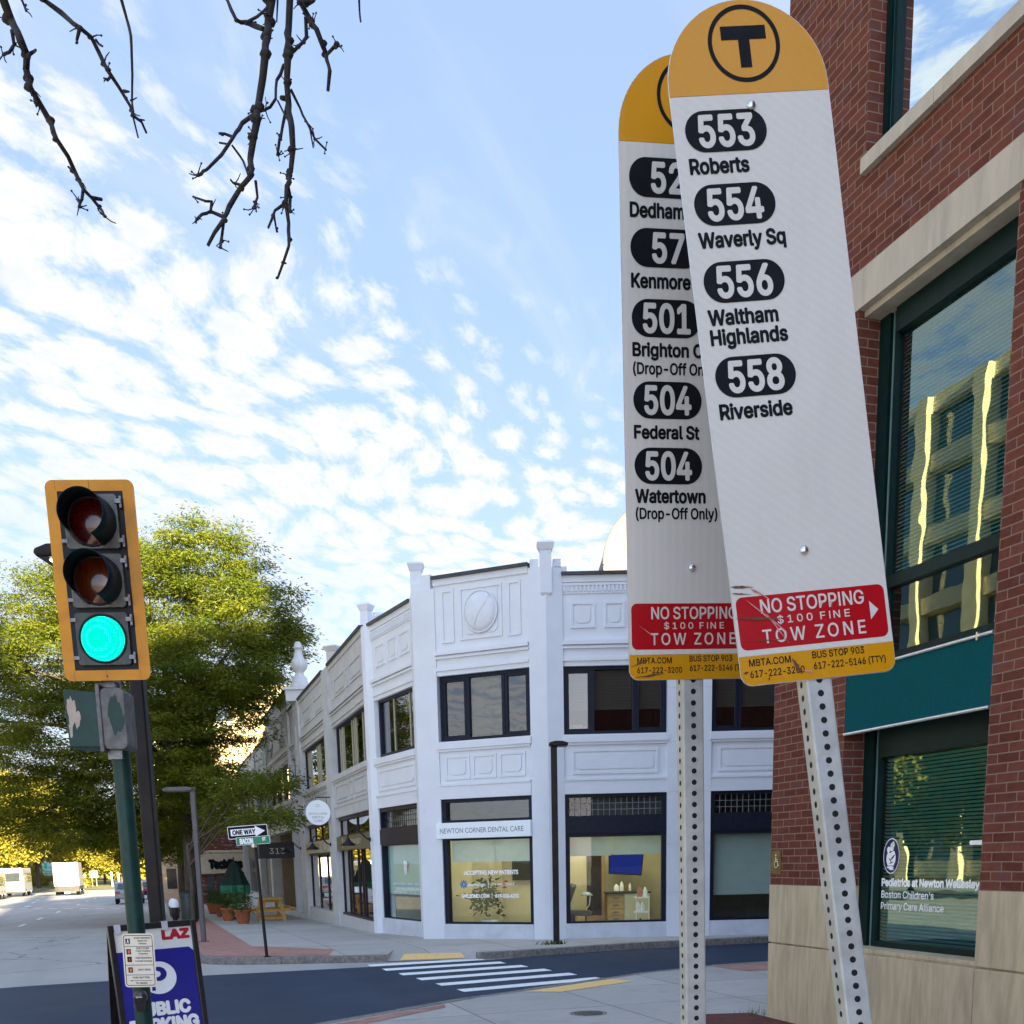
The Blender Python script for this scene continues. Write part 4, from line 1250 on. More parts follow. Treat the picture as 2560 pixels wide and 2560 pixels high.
DR = [M_DARKROOM, M_DARKROOM, M_DARKROOM]
# upper windows
M_UBLIND = pm('grey_venetian_blind', (0.42, 0.42, 0.40), 0.6, 0.1, 1.0, stretch=(1, 1, 80))
for i, a in enumerate(A_BAYS):
    w_ = window(MA, a, a + 2.01, 4.08, 5.35, (a + .57, a + 1.38), M_NAVY, M_GLASS_UP, sashes=((a + .06, a + .53), (a + 1.42, a + 1.95)), fr=0.065)
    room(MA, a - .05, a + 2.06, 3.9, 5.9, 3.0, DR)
    mb = MB().at(MA)
    for k in range(26):
        z = 5.28 - k * 0.028
        for x0, x1 in ((a + .1, a + .5), (a + .6, a + 1.34), (a + 1.44, a + 1.9)):
            mb.quad((x0, -.22, z - .022), (x1, -.22, z - .022), (x1, -.205, z), (x0, -.205, z))
    mb.build('blind', M_UBLIND, w_)
wB = window(MBf, 0.34, 2.34, 4.08, 5.35, (0.96, 1.74), M_NAVY, M_GLASS_UP, sashes=((.40, .92), (1.78, 2.28)), fr=0.065)
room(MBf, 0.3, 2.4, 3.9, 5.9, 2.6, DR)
mb = MB().at(MBf)
for k in range(40):
    x = 1.0 + k * 0.017
    mb.quad((x, -.24 - .02 * (k % 2), 4.2), (x + .017, -.24 - .02 * ((k + 1) % 2), 4.2), (x + .017, -.24 - .02 * ((k + 1) % 2), 5.3), (x, -.24 - .02 * (k % 2), 5.3))
mb.build('curtain', pm('tan_curtain', (0.30, 0.27, 0.20), 0.8, 0.15, 6.0), wB)
window(MC, 0.0, 2.38, 4.08, 5.37, (.88, 1.84), [M_NAVY, M_CREAMBAR], M_GLASS_TINT, fr=0.08, bar=0.035)
room(MC, -.1, 2.4, 3.9, 5.9, 2.2, DR)
for a, b in ((-5.16, -0.37), (-11.6, -6.4), (-28.0, -24.0), (-37.5, -30.2)):
    wd = b - a
    window(MS, a, b, 4.05, 5.35, [a + wd * q for q in (.07, .16, .46, .53, .58, .78)], [M_NAVY, M_CREAMBAR], M_GLASS_TINT, fr=0.07, bar=0.05)
    if a > -28.5:
        room(MS, a - .1, b + .1, 3.9, 5.9, 2.0, DR)
for a, b in ((-14.5, -13.3), (-22.4, -20.4), (-19.9, -18.2), (-17.7, -15.6)):
    window(MS, a, b, 4.05, 5.35, [(a + b) / 2], [M_NAVY, M_WSTREET], M_GLASS_TINT, fr=0.08, bar=0.06)
room(MS, -22.9, -13.2, 3.9, 5.9, 2.0, DR)

# shopfronts
CR = [M_CREAMROOM, pm('tile_floor', (0.5, 0.4, 0.24), 0.5, 0.1, 3.0), pm('white_ceiling', (0.8, 0.78, 0.7), 0.8, 0.03, 3.0)]


def lattice(M, a, b, z0, z1, nx, nz, mat, parent, d=-0.1):
    mb = MB().at(M)
    for k in range(1, nx):
        x = a + (b - a) * k / nx
        mb.box(x - .005, x + .005, d, d + .012, z0, z1)
    for k in range(1, nz):
        z = z0 + (z1 - z0) * k / nz
        mb.box(a, b, d + .001, d + .011, z - .005, z + .005)
    return mb.build('lattice', mat, parent)


M_LEAD = pm('pale_leading', (0.20, 0.25, 0.27), 0.5, 0.1, 10)
for i, a in enumerate(A_BAYS):
    b = a + 2.01
    mb = MB().at(MA)
    mb.box(a, a + .09, -.16, -.02, .42, 2.95)
    mb.box(b - .09, b, -.16, -.02, .42, 2.95)
    mb.box(a + .09, b - .09, -.16, -.02, 2.12, 2.53)
    mb.box(a + .09, b - .09, -.16, -.02, 2.89, 2.95)
    mb.box(a + .09, b - .09, -.16, -.02, .42, .46)
    mb.box(a + .02, b - .02, -.02, .005, 2.19, 2.49)
    fr_ = mb.build('shop_window', M_NAVY, WB)
    g = MB().at(MA)
    g.quad((a + .08, -.11, .45), (b - .08, -.11, .45), (b - .08, -.11, 2.13), (a + .08, -.11, 2.13))
    g.quad((a + .08, -.125, 2.5), (b - .08, -.125, 2.5), (b - .08, -.125, 2.92), (a + .08, -.125, 2.92))
    g.build('pane', M_GLASS_SHOP if i == 0 else M_GLASS_SHOP, fr_)
    lattice(MA, a + .09, b - .09, 2.53, 2.89, 16, 3, M_LEAD, fr_)
    mb = MB().at(MA)
    if i == 0:
        mb.quad((a + .1, -.2, 1.75), (a + .93, -.2, 1.75), (a + .93, -.2, 2.14), (a + .1, -.2, 2.14))
        mb.quad((a + .95, -.2, 1.76), (b - .1, -.2, 1.76), (b - .1, -.2, 2.14), (a + .95, -.2, 2.14))
    else:
        mb.quad((a + .1, -.2, .92), (b - .1, -.2, .92), (b - .1, -.2, 2.14), (a + .1, -.2, 2.14))
    mb.build('roller_blind', M_BLIND, fr_)
    if i == 0:
        room(MA, a - .25, b + .3, .1, 2.5, 2.6, CR, .85)
    else:
        room(MA, a - .05, b + .05, .1, 2.9, 2.0, DR)
mb = MB().at(MA)
a = A_BAYS[0]
mb.quad((a - .2, -.37, 2.5), (a + 2.3, -.37, 2.5), (a + 2.3, -.37, 2.95), (a - .2, -.37, 2.95))
mb.build('interior', M_DARKROOM, WB)

# dental practice window on the chamfer
mb = MB().at(MBf)
a, b = .31, 2.36
mb.box(a, a + .11, -.16, -.02, .42, 2.95)
mb.box(b - .08, b, -.16, -.02, .42, 2.95)
mb.box(a + .11, b - .08, -.16, -.02, 2.12, 2.53)
mb.box(a + .11, b - .08, -.16, -.02, 2.88, 2.95)
mb.box(a + .11, b - .08, -.16, -.02, .42, .46)
frB = mb.build('shop_window', M_NAVY, WB)
g = MB().at(MBf)
g.quad((a + .1, -.11, .45), (b - .07, -.11, .45), (b - .07, -.11, 2.13), (a + .1, -.11, 2.13))
g.build('pane', M_GLASS_SHOP, frB)
g = MB().at(MBf)
g.quad((a + .1, -.11, 2.5), (b - .07, -.11, 2.5), (b - .07, -.11, 2.9), (a + .1, -.11, 2.9))
g.build('transom_pane', M_GLASS_TINT, frB)
g = MB().at(MBf)
g.quad((a + .12, -.2, 1.68), (b - .1, -.2, 1.68), (b - .1, -.2, 2.14), (a + .12, -.2, 2.14))
g.build('roller_blind', M_BLIND, frB)
g = MB().at(MBf)
ux, vx = (1, 0, 0), (0, 0, 1)
g.text('ACCEPTING NEW PATIENTS', (1.36, -.104, 1.425), ux, vx, .085, 0, align='C', width=1.24, bold=.045, font='round')
g.text('invisalign', (.83, -.104, 1.19), ux, vx, .075, 0, width=.40, bold=.012, font='round')
g.text('clearcorrect', (1.37, -.104, 1.20), ux, vx, .065, 0, width=.52, bold=.0)
g.box(1.295, 1.305, -.106, -.104, 1.16, 1.33)
g.text('SMILEDMD.COM', (.68, -.104, .955), ux, vx, .075, 0, width=.64, bold=.045, font='round')
g.box(1.375, 1.385, -.106, -.104, .93, 1.05)
g.text('617-332-6232', (1.45, -.104, .955), ux, vx, .075, 0, width=.54, bold=.045, font='round')
for k in range(8):
    an = rad(45 * k)
    c, s_ = math.cos(an), math.sin(an)
    P = lambda r, w: (.735 + r * c - w * s_, -.104, 1.23 + r * s_ + w * c)
    g.add([P(.02, -.012), P(.078, -.02), P(.09, 0), P(.078, .02), P(.02, .012)], [(0, 1, 2, 3, 4)], 1)
    g.add([P(.035, -.008), P(.05, 0), P(.035, .008)], [(0, 1, 2)], 0)
g.disc((1.655, -.103, 1.23), ux, vx, .035, n=16, m=2)
g.build('window_lettering', [M_VINYL, pm('blue_vinyl', (.05, .16, .5), .5), pm('pink_vinyl', (.75, .2, .28), .5)], frB)
room(MBf, .15, 2.5, .1, 2.5, 2.2, CR, .55)
mb = MB().at(MBf)
mb.quad((.2, -.37, 2.5), (2.5, -.37, 2.5), (2.5, -.37, 2.95), (.2, -.37, 2.95))
mb.build('interior', M_DARKROOM, WB)
sg = MB().at(MBf)
sg.box(.235, 2.362, .002, .10, 2.16, 2.475)
so = sg.build('fascia_sign', M_SIGNW, WB, bevel=0.006)
sg = MB().at(MBf)
sg.text('NEWTON CORNER DENTAL CARE', (1.27, .1025, 2.265), ux, vx, .105, 0, align='C', width=1.88, font='round')
sg.build('fascia_lettering', M_GREYTXT, so)

# brown shopfront with frosted glass
a, b = -.10, 2.41
mb = MB().at(MC)
mb.box(a, a + .11, -.16, -.02, .36, 2.95, 0)
mb.box(b - .05, b, -.16, -.02, .36, 2.95, 0)
mb.box(a + .11, b - .05, -.16, -.02, 2.09, 2.5, 1)
mb.box(a + .02, b - .02, -.02, .005, 2.12, 2.46, 1)
mb.box(a + .11, b - .05, -.16, -.02, 2.86, 2.95, 1)
mb.box(a + .11, b - .05, -.16, -.02, .36, .44, 0)
frC = mb.build('shop_window', [M_NAVY, M_BROWN], WB)
g = MB().at(MC)
g.quad((a + .1, -.11, .42), (b - .04, -.11, .42), (b - .04, -.11, 2.1), (a + .1, -.11, 2.1))
g.quad((a + .1, -.12, 2.48), (b - .04, -.12, 2.48), (b - .04, -.12, 2.9), (a + .1, -.12, 2.9))
g.build('pane', M_GLASS_SHOP, frC)
g = MB().at(MC)
g.quad((a + .12, -.16, .98), (b - .06, -.16, .98), (b - .06, -.16, 2.1), (a + .12, -.16, 2.1))
g.build('frosted_screen', M_FROST, frC)
lattice(MC, a + .1, b - .05, 2.5, 2.86, 18, 3, pm('dark_leading', (.03, .025, .025), .5), frC)
g = MB().at(MC)
g.text('CROWNS & COSMETIC - IMPLANT - DENTAL CARE', (1.32, -.105, 1.20), ux, vx, .05, 0, align='C', width=1.85)
g.text('NEWTON CORNER PLACE', (1.32, -.105, 1.10), ux, vx, .05, 0, align='C', width=1.4)
g.text('SMILEDMD.COM - 617-332-6232', (1.32, -.105, 1.0), ux, vx, .05, 0, align='C', width=1.8)
for px in (1.17, 1.25):
    g.prism([(px, -.106, 1.44), (px + .03, -.106, 1.44), (px + .05, -.106, 1.66), (px - .03, -.106, 1.66)], (0, .001, 0))
g.disc((1.18, -.105, 1.68), ux, vx, .06, .075, n=16)
g.disc((1.28, -.105, 1.67), ux, vx, .06, .075, n=16)
g.build('window_lettering', M_VINYL, frC)
room(MC, -.1, 2.4, .1, 2.9, 1.6, [pm('dim_room', (.5, .45, .33), .9), pm('dim_floor', (.25, .2, .14), .8), M_DARKROOM])

# street side shopfronts: bakery with a recessed door, then a three light window
a, b = -5.36, -.35
mb = MB().at(MS)
mb.box(a, b, -.2, -.06, 2.42, 2.47, 0)
mb.box(a, b, -.2, -.06, 2.86, 2.95, 0)
for x in (a + .03, -4.4, -3.95, -2.35, -2.05, -2.9, b - .04):
    mb.box(x - .03, x + .03, -.15, -.10, .30 if x < -3.9 or x > -2.4 else 0.0, 2.05, 0)
for x in (a + .04, a + 1.1, a + 2.6, b - .05):
    mb.box(x - .03, x + .03, -.15, -.10, 2.47, 2.86, 0)
mb.box(-3.92, -2.38, -.2, -.1, .02, .16, 0)
mb.box(-3.2, -2.96, -.12, -.03, .95, 1.1, 1)
mb.box(a, b, -.2, -.05, .30, .36, 0)
frD = mb.build('shop_window', [M_BROWN, M_SIGNW], WB)
g = MB().at(MS)
g.quad((a, -.13, .05), (b, -.13, .05), (b, -.13, 2.06), (a, -.13, 2.06))
g.quad((a, -.13, 2.44), (b, -.13, 2.44), (b, -.13, 2.9), (a, -.13, 2.9))
g.build('pane', M_GLASS_TINT, frD)
sg = MB().at(MS)
sg.box(a + .02, b - .02, -.04, .03, 2.06, 2.43)
so = sg.build('fascia_sign', M_GOLD, WB)
sg = MB().at(MS)
sg.text('KINDER BAKERY', (-3.95, .033, 2.19), ux, vx, .13, 0, width=2.35, bold=.02)
sg.box(-4.36, -4.31, .03, .034, 2.12, 2.38)
sg.disc((-4.33, .033, 2.3), ux, vx, .07, .1, n=14)
sg.build('fascia_lettering', pm('pale_letter', (.5, .47, .38), .5), so)
room(MS, a, b, .0, 2.9, 2.0, [pm('dim_room', (.5, .45, .33), .9), pm('dim_floor', (.25, .2, .14), .8), M_DARKROOM])

a, b = -11.8, -6.4
mb = MB().at(MS)
mb.box(a, b, -.2, -.06, 2.38, 2.45, 0)
mb.box(a, b, -.2, -.06, 2.86, 2.95, 0)
mb.box(a, b, -.2, -.06, 1.98, 2.06, 0)
mb.box(a, b, -.2, -.06, .10, .18, 0)
for x in (a + .05, -9.95, -8.2, b - .05):
    mb.box(x - .05, x + .05, -.15, -.10, .18, 1.98, 0)
for x in (a + .05, -10.4, -9.0, -7.7, b - .05):
    mb.box(x - .03, x + .03, -.15, -.10, 2.45, 2.86, 0)
frE = mb.build('shop_window', M_BROWN, WB)
g = MB().at(MS)
g.quad((a, -.13, .12), (b, -.13, .12), (b, -.13, 2.0), (a, -.13, 2.0))
g.quad((a, -.13, 2.44), (b, -.13, 2.44), (b, -.13, 2.9), (a, -.13, 2.9))
g.build('pane', M_GLASS_TINT, frE)
sg = MB().at(MS)
sg.box(a + .02, b - .02, -.04, .05, 2.05, 2.40)
so = sg.build('fascia_sign', pm('cream_fascia', (.48, .43, .30), .6, .1, 4), WB)
sg = MB().at(MS)
sg.text('EL KINDER', (-11.6, .053, 2.14), ux, vx, .18, 0, width=3.0, bold=.03)
sg.disc((-7.5, .053, 2.22), ux, vx, .5, .15, r_in=.85, n=24)
sg.build('fascia_lettering', M_GOLD, so)
room(MS, a, b, -.2, 2.9, 2.0, [pm('dim_room', (.5, .45, .33), .9), pm('dim_floor', (.25, .2, .14), .8), M_DARKROOM])
wb = MB().at(MS)
wb.box(a, b, -.3, 0.0, -1, .10, 0)
wb.build('plinth', M_WSTREET, WB, uv=True)
# plain dark openings farther along and the entrance alcove of number 313
mb = MB().at(MS)
mb.box(-14.7, -13.1, -.3, -.2, -.6, 2.95, 0)
mb.box(-28.3, -23.7, -.3, -.2, -.8, 2.95, 0)
mb.box(-37.9, -29.7, -.3, -.2, -.8, 2.95, 0)
mb.build('shop_window', pm('dark_shopfront', (.05, .05, .05), .25, .3, 2.0), WB)
mb = MB().at(MS)
mb.quad((-22.9, -2.2, -.6), (-15.2, -2.2, -.6), (-15.2, -2.2, 2.95), (-22.9, -2.2, 2.95), 0)
mb.quad((-22.9, -.34, -.6), (-22.9, -2.2, -.6), (-22.9, -2.2, 2.95), (-22.9, -.34, 2.95), 0)
mb.quad((-15.2, -2.2, -.6), (-15.2, -.34, -.6), (-15.2, -.34, 2.95), (-15.2, -2.2, 2.95), 0)
for x in (-21.5, -20.0, -18.4, -16.9):
    mb.box(x - .05, x + .05, -2.19, -2.1, -.5, 2.3, 1)
mb.box(-20.0, -18.4, -2.19, -2.12, 2.2, 2.3, 1)
al = mb.build('entrance_alcove', [pm('beige_alcove_wall', (.30, .24, .15), .8, .1, 2), M_BROWN], WB)
# canopy of number 313
cp = MB().at(MS)
cp.box(-19.5, -14.75, .08, 1.32, 1.96, 2.44, 0)
cp.box(-19.55, -14.70, .08, 1.36, 2.44, 2.50, 0)
cpo = cp.build('canopy', pm('dark_canopy', (.018, .016, .02), .6, .2, 6), WB)
cp = MB()
Pm = Matrix(MS)
o_ = Pm @ Vector((-14.747, .36, 2.10))
o1 = Pm @ Vector((-14.747, .96, 2.10))
# the number faces the camera side of the canopy
uxv = (Pm.to_3x3() @ Vector((0, -1, 0)))
cp.text('313', o1, uxv, (0, 0, 1), .2, 0, width=.55)
cp.build('number', pm('pale_letter', (.5, .47, .38), .5), cpo)
# ------------------------------------------------------------------ brick building at the right
M_BRICK = pm_brick('red_brown_brick', (0.118, 0.038, 0.027), (0.185, 0.062, 0.043), (0.25, 0.17, 0.125), tone=(0.13, 0.062, 0.06))
M_PRECAST = pm('precast_concrete', (0.47, 0.42, 0.34), 0.8, 0.08, 3.0, bump=0.3, bscale=60, dirt=(0.27, 0.25, 0.21), dirt_scale=1.4, stretch=(3, 3, 0.5))
M_BASEC = pm('board_marked_concrete', (0.47, 0.39, 0.26), 0.85, 0.14, 5.0, bump=0.5, bscale=30, dirt=(0.25, 0.21, 0.14), dirt_scale=1.6, stretch=(3, 3, 0.45))
M_TEAL = pm('dark_green_frame', (0.004, 0.018, 0.017), 0.4, 0.15, 10, spec=.15)
M_TEALPANEL = pm('teal_canvas', (0.001, 0.070, 0.080), 0.8, 0.08, 40, bump=0.15, bscale=150, spec=.1)
M_STEEL = pm('polished_bar', (0.75, 0.75, 0.72), 0.25, 0.05, 10, metal=0.9)
M_GLASS_TEAL = pm_glass('teal_glass', (0.30, 0.58, 0.56), refl=(0.72, 0.95, 0.92), ior=1.6, boost=2.6, base=0.05, wav=0.05)
M_GLASS_MIRROR = pm_glass('reflective_glass', (0.3, 0.4, 0.4), refl=(0.80, 0.93, 0.98), ior=1.5, boost=1.0, base=0.80, wav=0.02)
M_SLAT = pm('pale_blind_slat', (0.55, 0.80, 0.74), 0.5, 0.05, 5)

BC = (2.55, 10.634)
MK = frame(BC, (-SD.x, -SD.y))
BB = thing('brick_building', (2.55, 10.634, 0.12), 'dark red brick building with concrete base and green framed windows beside the bus stop signs', 'building')
TOP = 15.0
br = MB().at(MK)
co = MB().at(MK)
OPEN = [(1.12, 2.84), (3.95, 5.67)]
br.box(0, 1.12, -.36, 0, 1.42, TOP)
br.box(2.84, 3.95, -.36, 0, 1.42, 6.87)
br.box(5.67, 26, -.36, 0, 1.42, TOP)
for a, b in OPEN:
    br.box(a, b, -.36, 0, 6.22, 6.87)
br.box(1.12, 1.15, -.36, 0, 6.87, 9.3)
br.box(1.12, 5.67, -.36, 0, 9.3, TOP)
br.box(0.001, .36, -20, -.36, 1.42, TOP)
br.box(.36, 26, -20, -19.7, 0, TOP)
br.box(25.7, 26, -19.7, -.36, 0, TOP)
br.box(.36, 25.7, -19.7, -.36, TOP - .5, TOP - .3)
br.build('wall', M_BRICK, BB, uv=True)
# concrete base blocks with open joints
for x0, x1 in ((0, .517), (.523, 2.84), (2.846, 5.2), (5.206, 7.5), (7.506, 26)):
    co.box(x0 - (.004 if x0 == 0 else 0), x1, -.34, .006, -.3, .855)
for x0, x1 in ((0, 1.12), (2.84, 3.95), (5.67, 26)):
    co.box(x0 - (.004 if x0 == 0 else 0), x1, -.34, .006, .87, 1.419)
co.box(.01, 26, -.33, -.02, .855, .87)
co.box(-.004, .36, -20, -.345, -.3, .855)
co.box(-.004, .36, -20, -.345, .87, 1.419)
for a, b in OPEN:
    co.box(a + .002, b - .002, -.30, -.012, .87, .905)
co.build('base', M_BASEC, BB, bevel=0.004)
st = MB().at(MK)
st.box(.72, 5.9, -.3, .012, 5.945, 6.219)
st.box(.80, 5.8, -.3, -.06, 5.90, 5.945)
st.build('lintel', M_PRECAST, BB)
st = MB().at(MK)
for x0, x1 in ((1.15, 1.99), (1.996, 3.1), (3.106, 5.0), (5.006, 5.67)):
    st.box(x0, x1, -.2, .05, 6.872, 6.98)
st.build('sill', M_PRECAST, BB)


def tube_frame(mb, a, b, z0, z1, fr, d0, d1, m=0):
    mb.box(a, a + fr, d0, d1, z0, z1, m)
    mb.box(b - fr, b, d0, d1, z0, z1, m)
    mb.box(a + fr, b - fr, d0, d1, z0, z0 + fr, m)
    mb.box(a + fr, b - fr, d0, d1, z1 - fr, z1, m)


for i, (a, b) in enumerate(OPEN):
    # ground floor window
    mb = MB().at(MK)
    mb.box(a, a + .13, -.36, -.21, .905, 2.75)
    mb.box(a + .13, a + .215, -.36, -.235, .905, 2.75)
    mb.box(a + .155, a + .165, -.235, -.225, .905, 2.75, 1)
    mb.box(b - .05, b, -.36, -.22, .905, 2.75)
    mb.box(a + .215, b - .05, -.36, -.22, .905, .955)
    mb.box(a + .215, b - .05, -.36, -.20, 2.49, 2.75)
    w = mb.build('window', [M_TEAL, pm('pale_seal', (.12, .2, .2), .4)], BB)
    g = MB().at(MK)
    g.quad((a + .21, -.26, .95), (b - .045, -.26, .95), (b - .045, -.26, 2.5), (a + .21, -.26, 2.5))
    g.build('pane', M_GLASS_TEAL, w)
    s_ = MB().at(MK)
    for k in range(51):
        z = .962 + k * .030
        s_.quad((a + .22, -.305, z - .008), (b - .05, -.305, z - .008), (b - .05, -.285, z + .010), (a + .22, -.285, z + .010))
    s_.build('blind', M_SLAT, w)
    r = MB().at(MK)
    for z0, z1 in ((.9, 2.74), (3.25, 5.9)):
        r.quad((a, -3, z0), (b, -3, z0), (b, -3, z1), (a, -3, z1))
        r.quad((a, -.37, z0), (a, -3, z0), (a, -3, z1), (a, -.37, z1))
        r.quad((b, -3, z0), (b, -.37, z0), (b, -.37, z1), (b, -3, z1))
        r.quad((a, -.37, z0), (b, -.37, z0), (b, -3, z0), (a, -3, z0))
        r.quad((a, -3, z1), (b, -3, z1), (b, -.37, z1), (a, -.37, z1))
    r.build('interior', pm('dark_teal_room', (.03, .055, .055), .9, .2, 1), BB)
    # canvas panel between two bright bars
    p = MB().at(MK)
    p.box(a + .004, b - .004, -.05, -.005, 2.71, 3.185)
    cp_ = p.build('canvas_panel', M_TEALPANEL, BB)
    p = MB().at(MK)
    P = Matrix(MK)
    for z in (2.698, 3.2):
        p.tube([(a + .006, .0, z), (b - .006, .0, z)], .014, 8)
    p.box(b - .16, b - .145, -.03, .018, 3.17, 3.225)
    p.build('bar', M_STEEL, cp_)
    # upper window with transom rail
    mb = MB().at(MK)
    mb.box(a, a + .13, -.36, -.21, 3.25, 5.9)
    mb.box(a + .13, a + .215, -.36, -.235, 3.25, 5.9)
    mb.box(a + .155, a + .165, -.235, -.225, 3.25, 5.9, 1)
    mb.box(b - .03, b, -.36, -.22, 3.25, 5.9)
    mb.box(a + .215, b - .03, -.36, -.22, 3.25, 3.32)
    mb.box(a + .215, b - .03, -.36, -.215, 3.83, 3.925)
    mb.box(a + .215, b - .03, -.36, -.2, 5.72, 5.9)
    w = mb.build('window', [M_TEAL, pm('pale_seal', (.12, .2, .2), .4)], BB)
    g = MB().at(MK)
    g.quad((a + .21, -.26, 3.31), (b - .025, -.26, 3.31), (b - .025, -.26, 3.84), (a + .21, -.26, 3.84))
    g.quad((a + .21, -.26, 3.915), (b - .025, -.26, 3.915), (b - .025, -.26, 5.73), (a + .21, -.26, 5.73))
    g.build('pane', M_GLASS_TEAL, w)
    s_ = MB().at(MK)
    for k in range(60):
        z = 3.94 + k * .030
        s_.quad((a + .22, -.305, z + .010), (b - .03, -.305, z + .010), (b - .03, -.285, z - .008), (a + .22, -.285, z - .008))
    s_.build('blind', M_SLAT, w)
# first floor band window
mb = MB().at(MK)
mb.box(1.15, 1.21, -.36, -.14, 6.98, 9.3)
mb.box(1.21, 1.235, -.36, -.165, 6.98, 9.3, 1)
mb.box(1.235, 1.27, -.36, -.15, 6.98, 9.3)
mb.box(5.6, 5.67, -.36, -.14, 6.98, 9.3)
mb.box(1.27, 5.6, -.36, -.15, 9.22, 9.3)
mb.box(1.27, 5.6, -.36, -.15, 6.981, 7.0)
w = mb.build('window', [M_TEAL, pm('teal_strip', (.05, .25, .28), .35)], BB)
g = MB().at(MK)
g.quad((1.26, -.19, 6.99), (5.61, -.19, 6.99), (5.61, -.19, 9.25), (1.26, -.19, 9.25))
g.build('pane', M_GLASS_MIRROR, w)
# vinyl lettering and emblem on the ground floor glass
g = MB().at(MK)
ux, vx = (1, 0, 0), (0, 0, 1)
D_ = -.2565
g.text('Pediatrics at Newton Wellesley,', (1.375, D_, 1.425), ux, vx, .060, 0, width=1.19, bold=.075)
g.text("Boston Children's", (1.375, D_, 1.325), ux, vx, .058, 0, width=.665, bold=.02)
g.text('Primary Care Alliance', (1.375, D_, 1.228), ux, vx, .058, 0, width=.79, bold=.02)
c = (1.487, D_, 1.675)
g.disc(c, ux, vx, .106, .148, n=36, m=0)
g.disc((c[0], D_ + .0006, c[2]), ux, vx, .099, .140, n=36, m=1)


def blob(pts, lift=.0012, m=0):
    g.add([(c[0] + x, D_ + lift, c[2] + z) for x, z in pts], [tuple(range(len(pts)))], m)


def ell(x, z, ra, rb, m=0, lift=.0012, ang=0.0):
    ca, sa = math.cos(ang), math.sin(ang)
    blob([(x + ra * math.cos(k * math.pi / 8) * ca - rb * math.sin(k * math.pi / 8) * sa, z + ra * math.cos(k * math.pi / 8) * sa + rb * math.sin(k * math.pi / 8) * ca) for k in range(16)], lift, m)


ell(.012, .090, .028, .022)
ell(.022, .105, .014, .016, ang=.5)
ell(.004, .068, .024, .030)
ell(-.038, .052, .023, .026)
blob([(-.048, .028), (-.022, .024), (.004, .032), (.036, .044), (.058, .0), (.056, -.044), (.036, -.080), (-.044, -.080), (-.064, -.040), (-.062, .0)])
ell(.022, -.01, .034, .008, 1, .0016, .7)
ell(-.012, -.034, .020, .006, 1, .0016, -.9)
ell(.004, -.056, .026, .005, 1, .0016, .3)
ell(-.008, -.094, .046, .010)
ell(.008, -.110, .034, .008)
g.build('window_lettering', [M_VINYL, pm('navy_vinyl', (.012, .015, .09), .45)], bpy.data.objects['window.008'] if 'window.008' in bpy.data.objects else BB)
g = MB().at(MK)
g.prism([(x, -.255, z) for x, z in g.rrect(2.44, 2.83, 1.748, 1.782, .015)], (0, .02, 0))
g.build('sticker_bar', M_VINYL, BB)
# brass access plaque
PQ = thing('access_plaque', tuple((Matrix(MK) @ Vector((.11, .0, 1.63)))), 'small brass wheelchair access plaque screwed to the brick corner', 'plaque')
g = MB().at(MK)
g.box(.03, .19, .002, .010, 1.52, 1.74)
g.build('plate', pm('dark_brass', (.16, .11, .035), .3, .35, 8.0, metal=.8), PQ, bevel=.002)
g = MB().at(MK)
D_ = .0115
g.disc((.105, D_, 1.70), ux, vx, .010, n=12)
for pts in ([(.098, 1.685), (.112, 1.685), (.114, 1.640), (.100, 1.640)], [(.100, 1.665), (.140, 1.665), (.140, 1.657), (.100, 1.657)], [(.100, 1.648), (.142, 1.648), (.142, 1.638), (.100, 1.638)], [(.134, 1.642), (.144, 1.642), (.158, 1.60), (.148, 1.60)], [(.148, 1.604), (.166, 1.608), (.166, 1.600), (.148, 1.596)]):
    g.add([(x, D_, z) for x, z in pts], [tuple(range(len(pts)))])
g.disc((.112, D_, 1.615), ux, vx, .034, r_in=.78, n=24, a0=rad(100), a1=rad(380))
g.build('symbol', pm('pale_metal', (.75, .68, .5), .4, .05, 10), PQ)
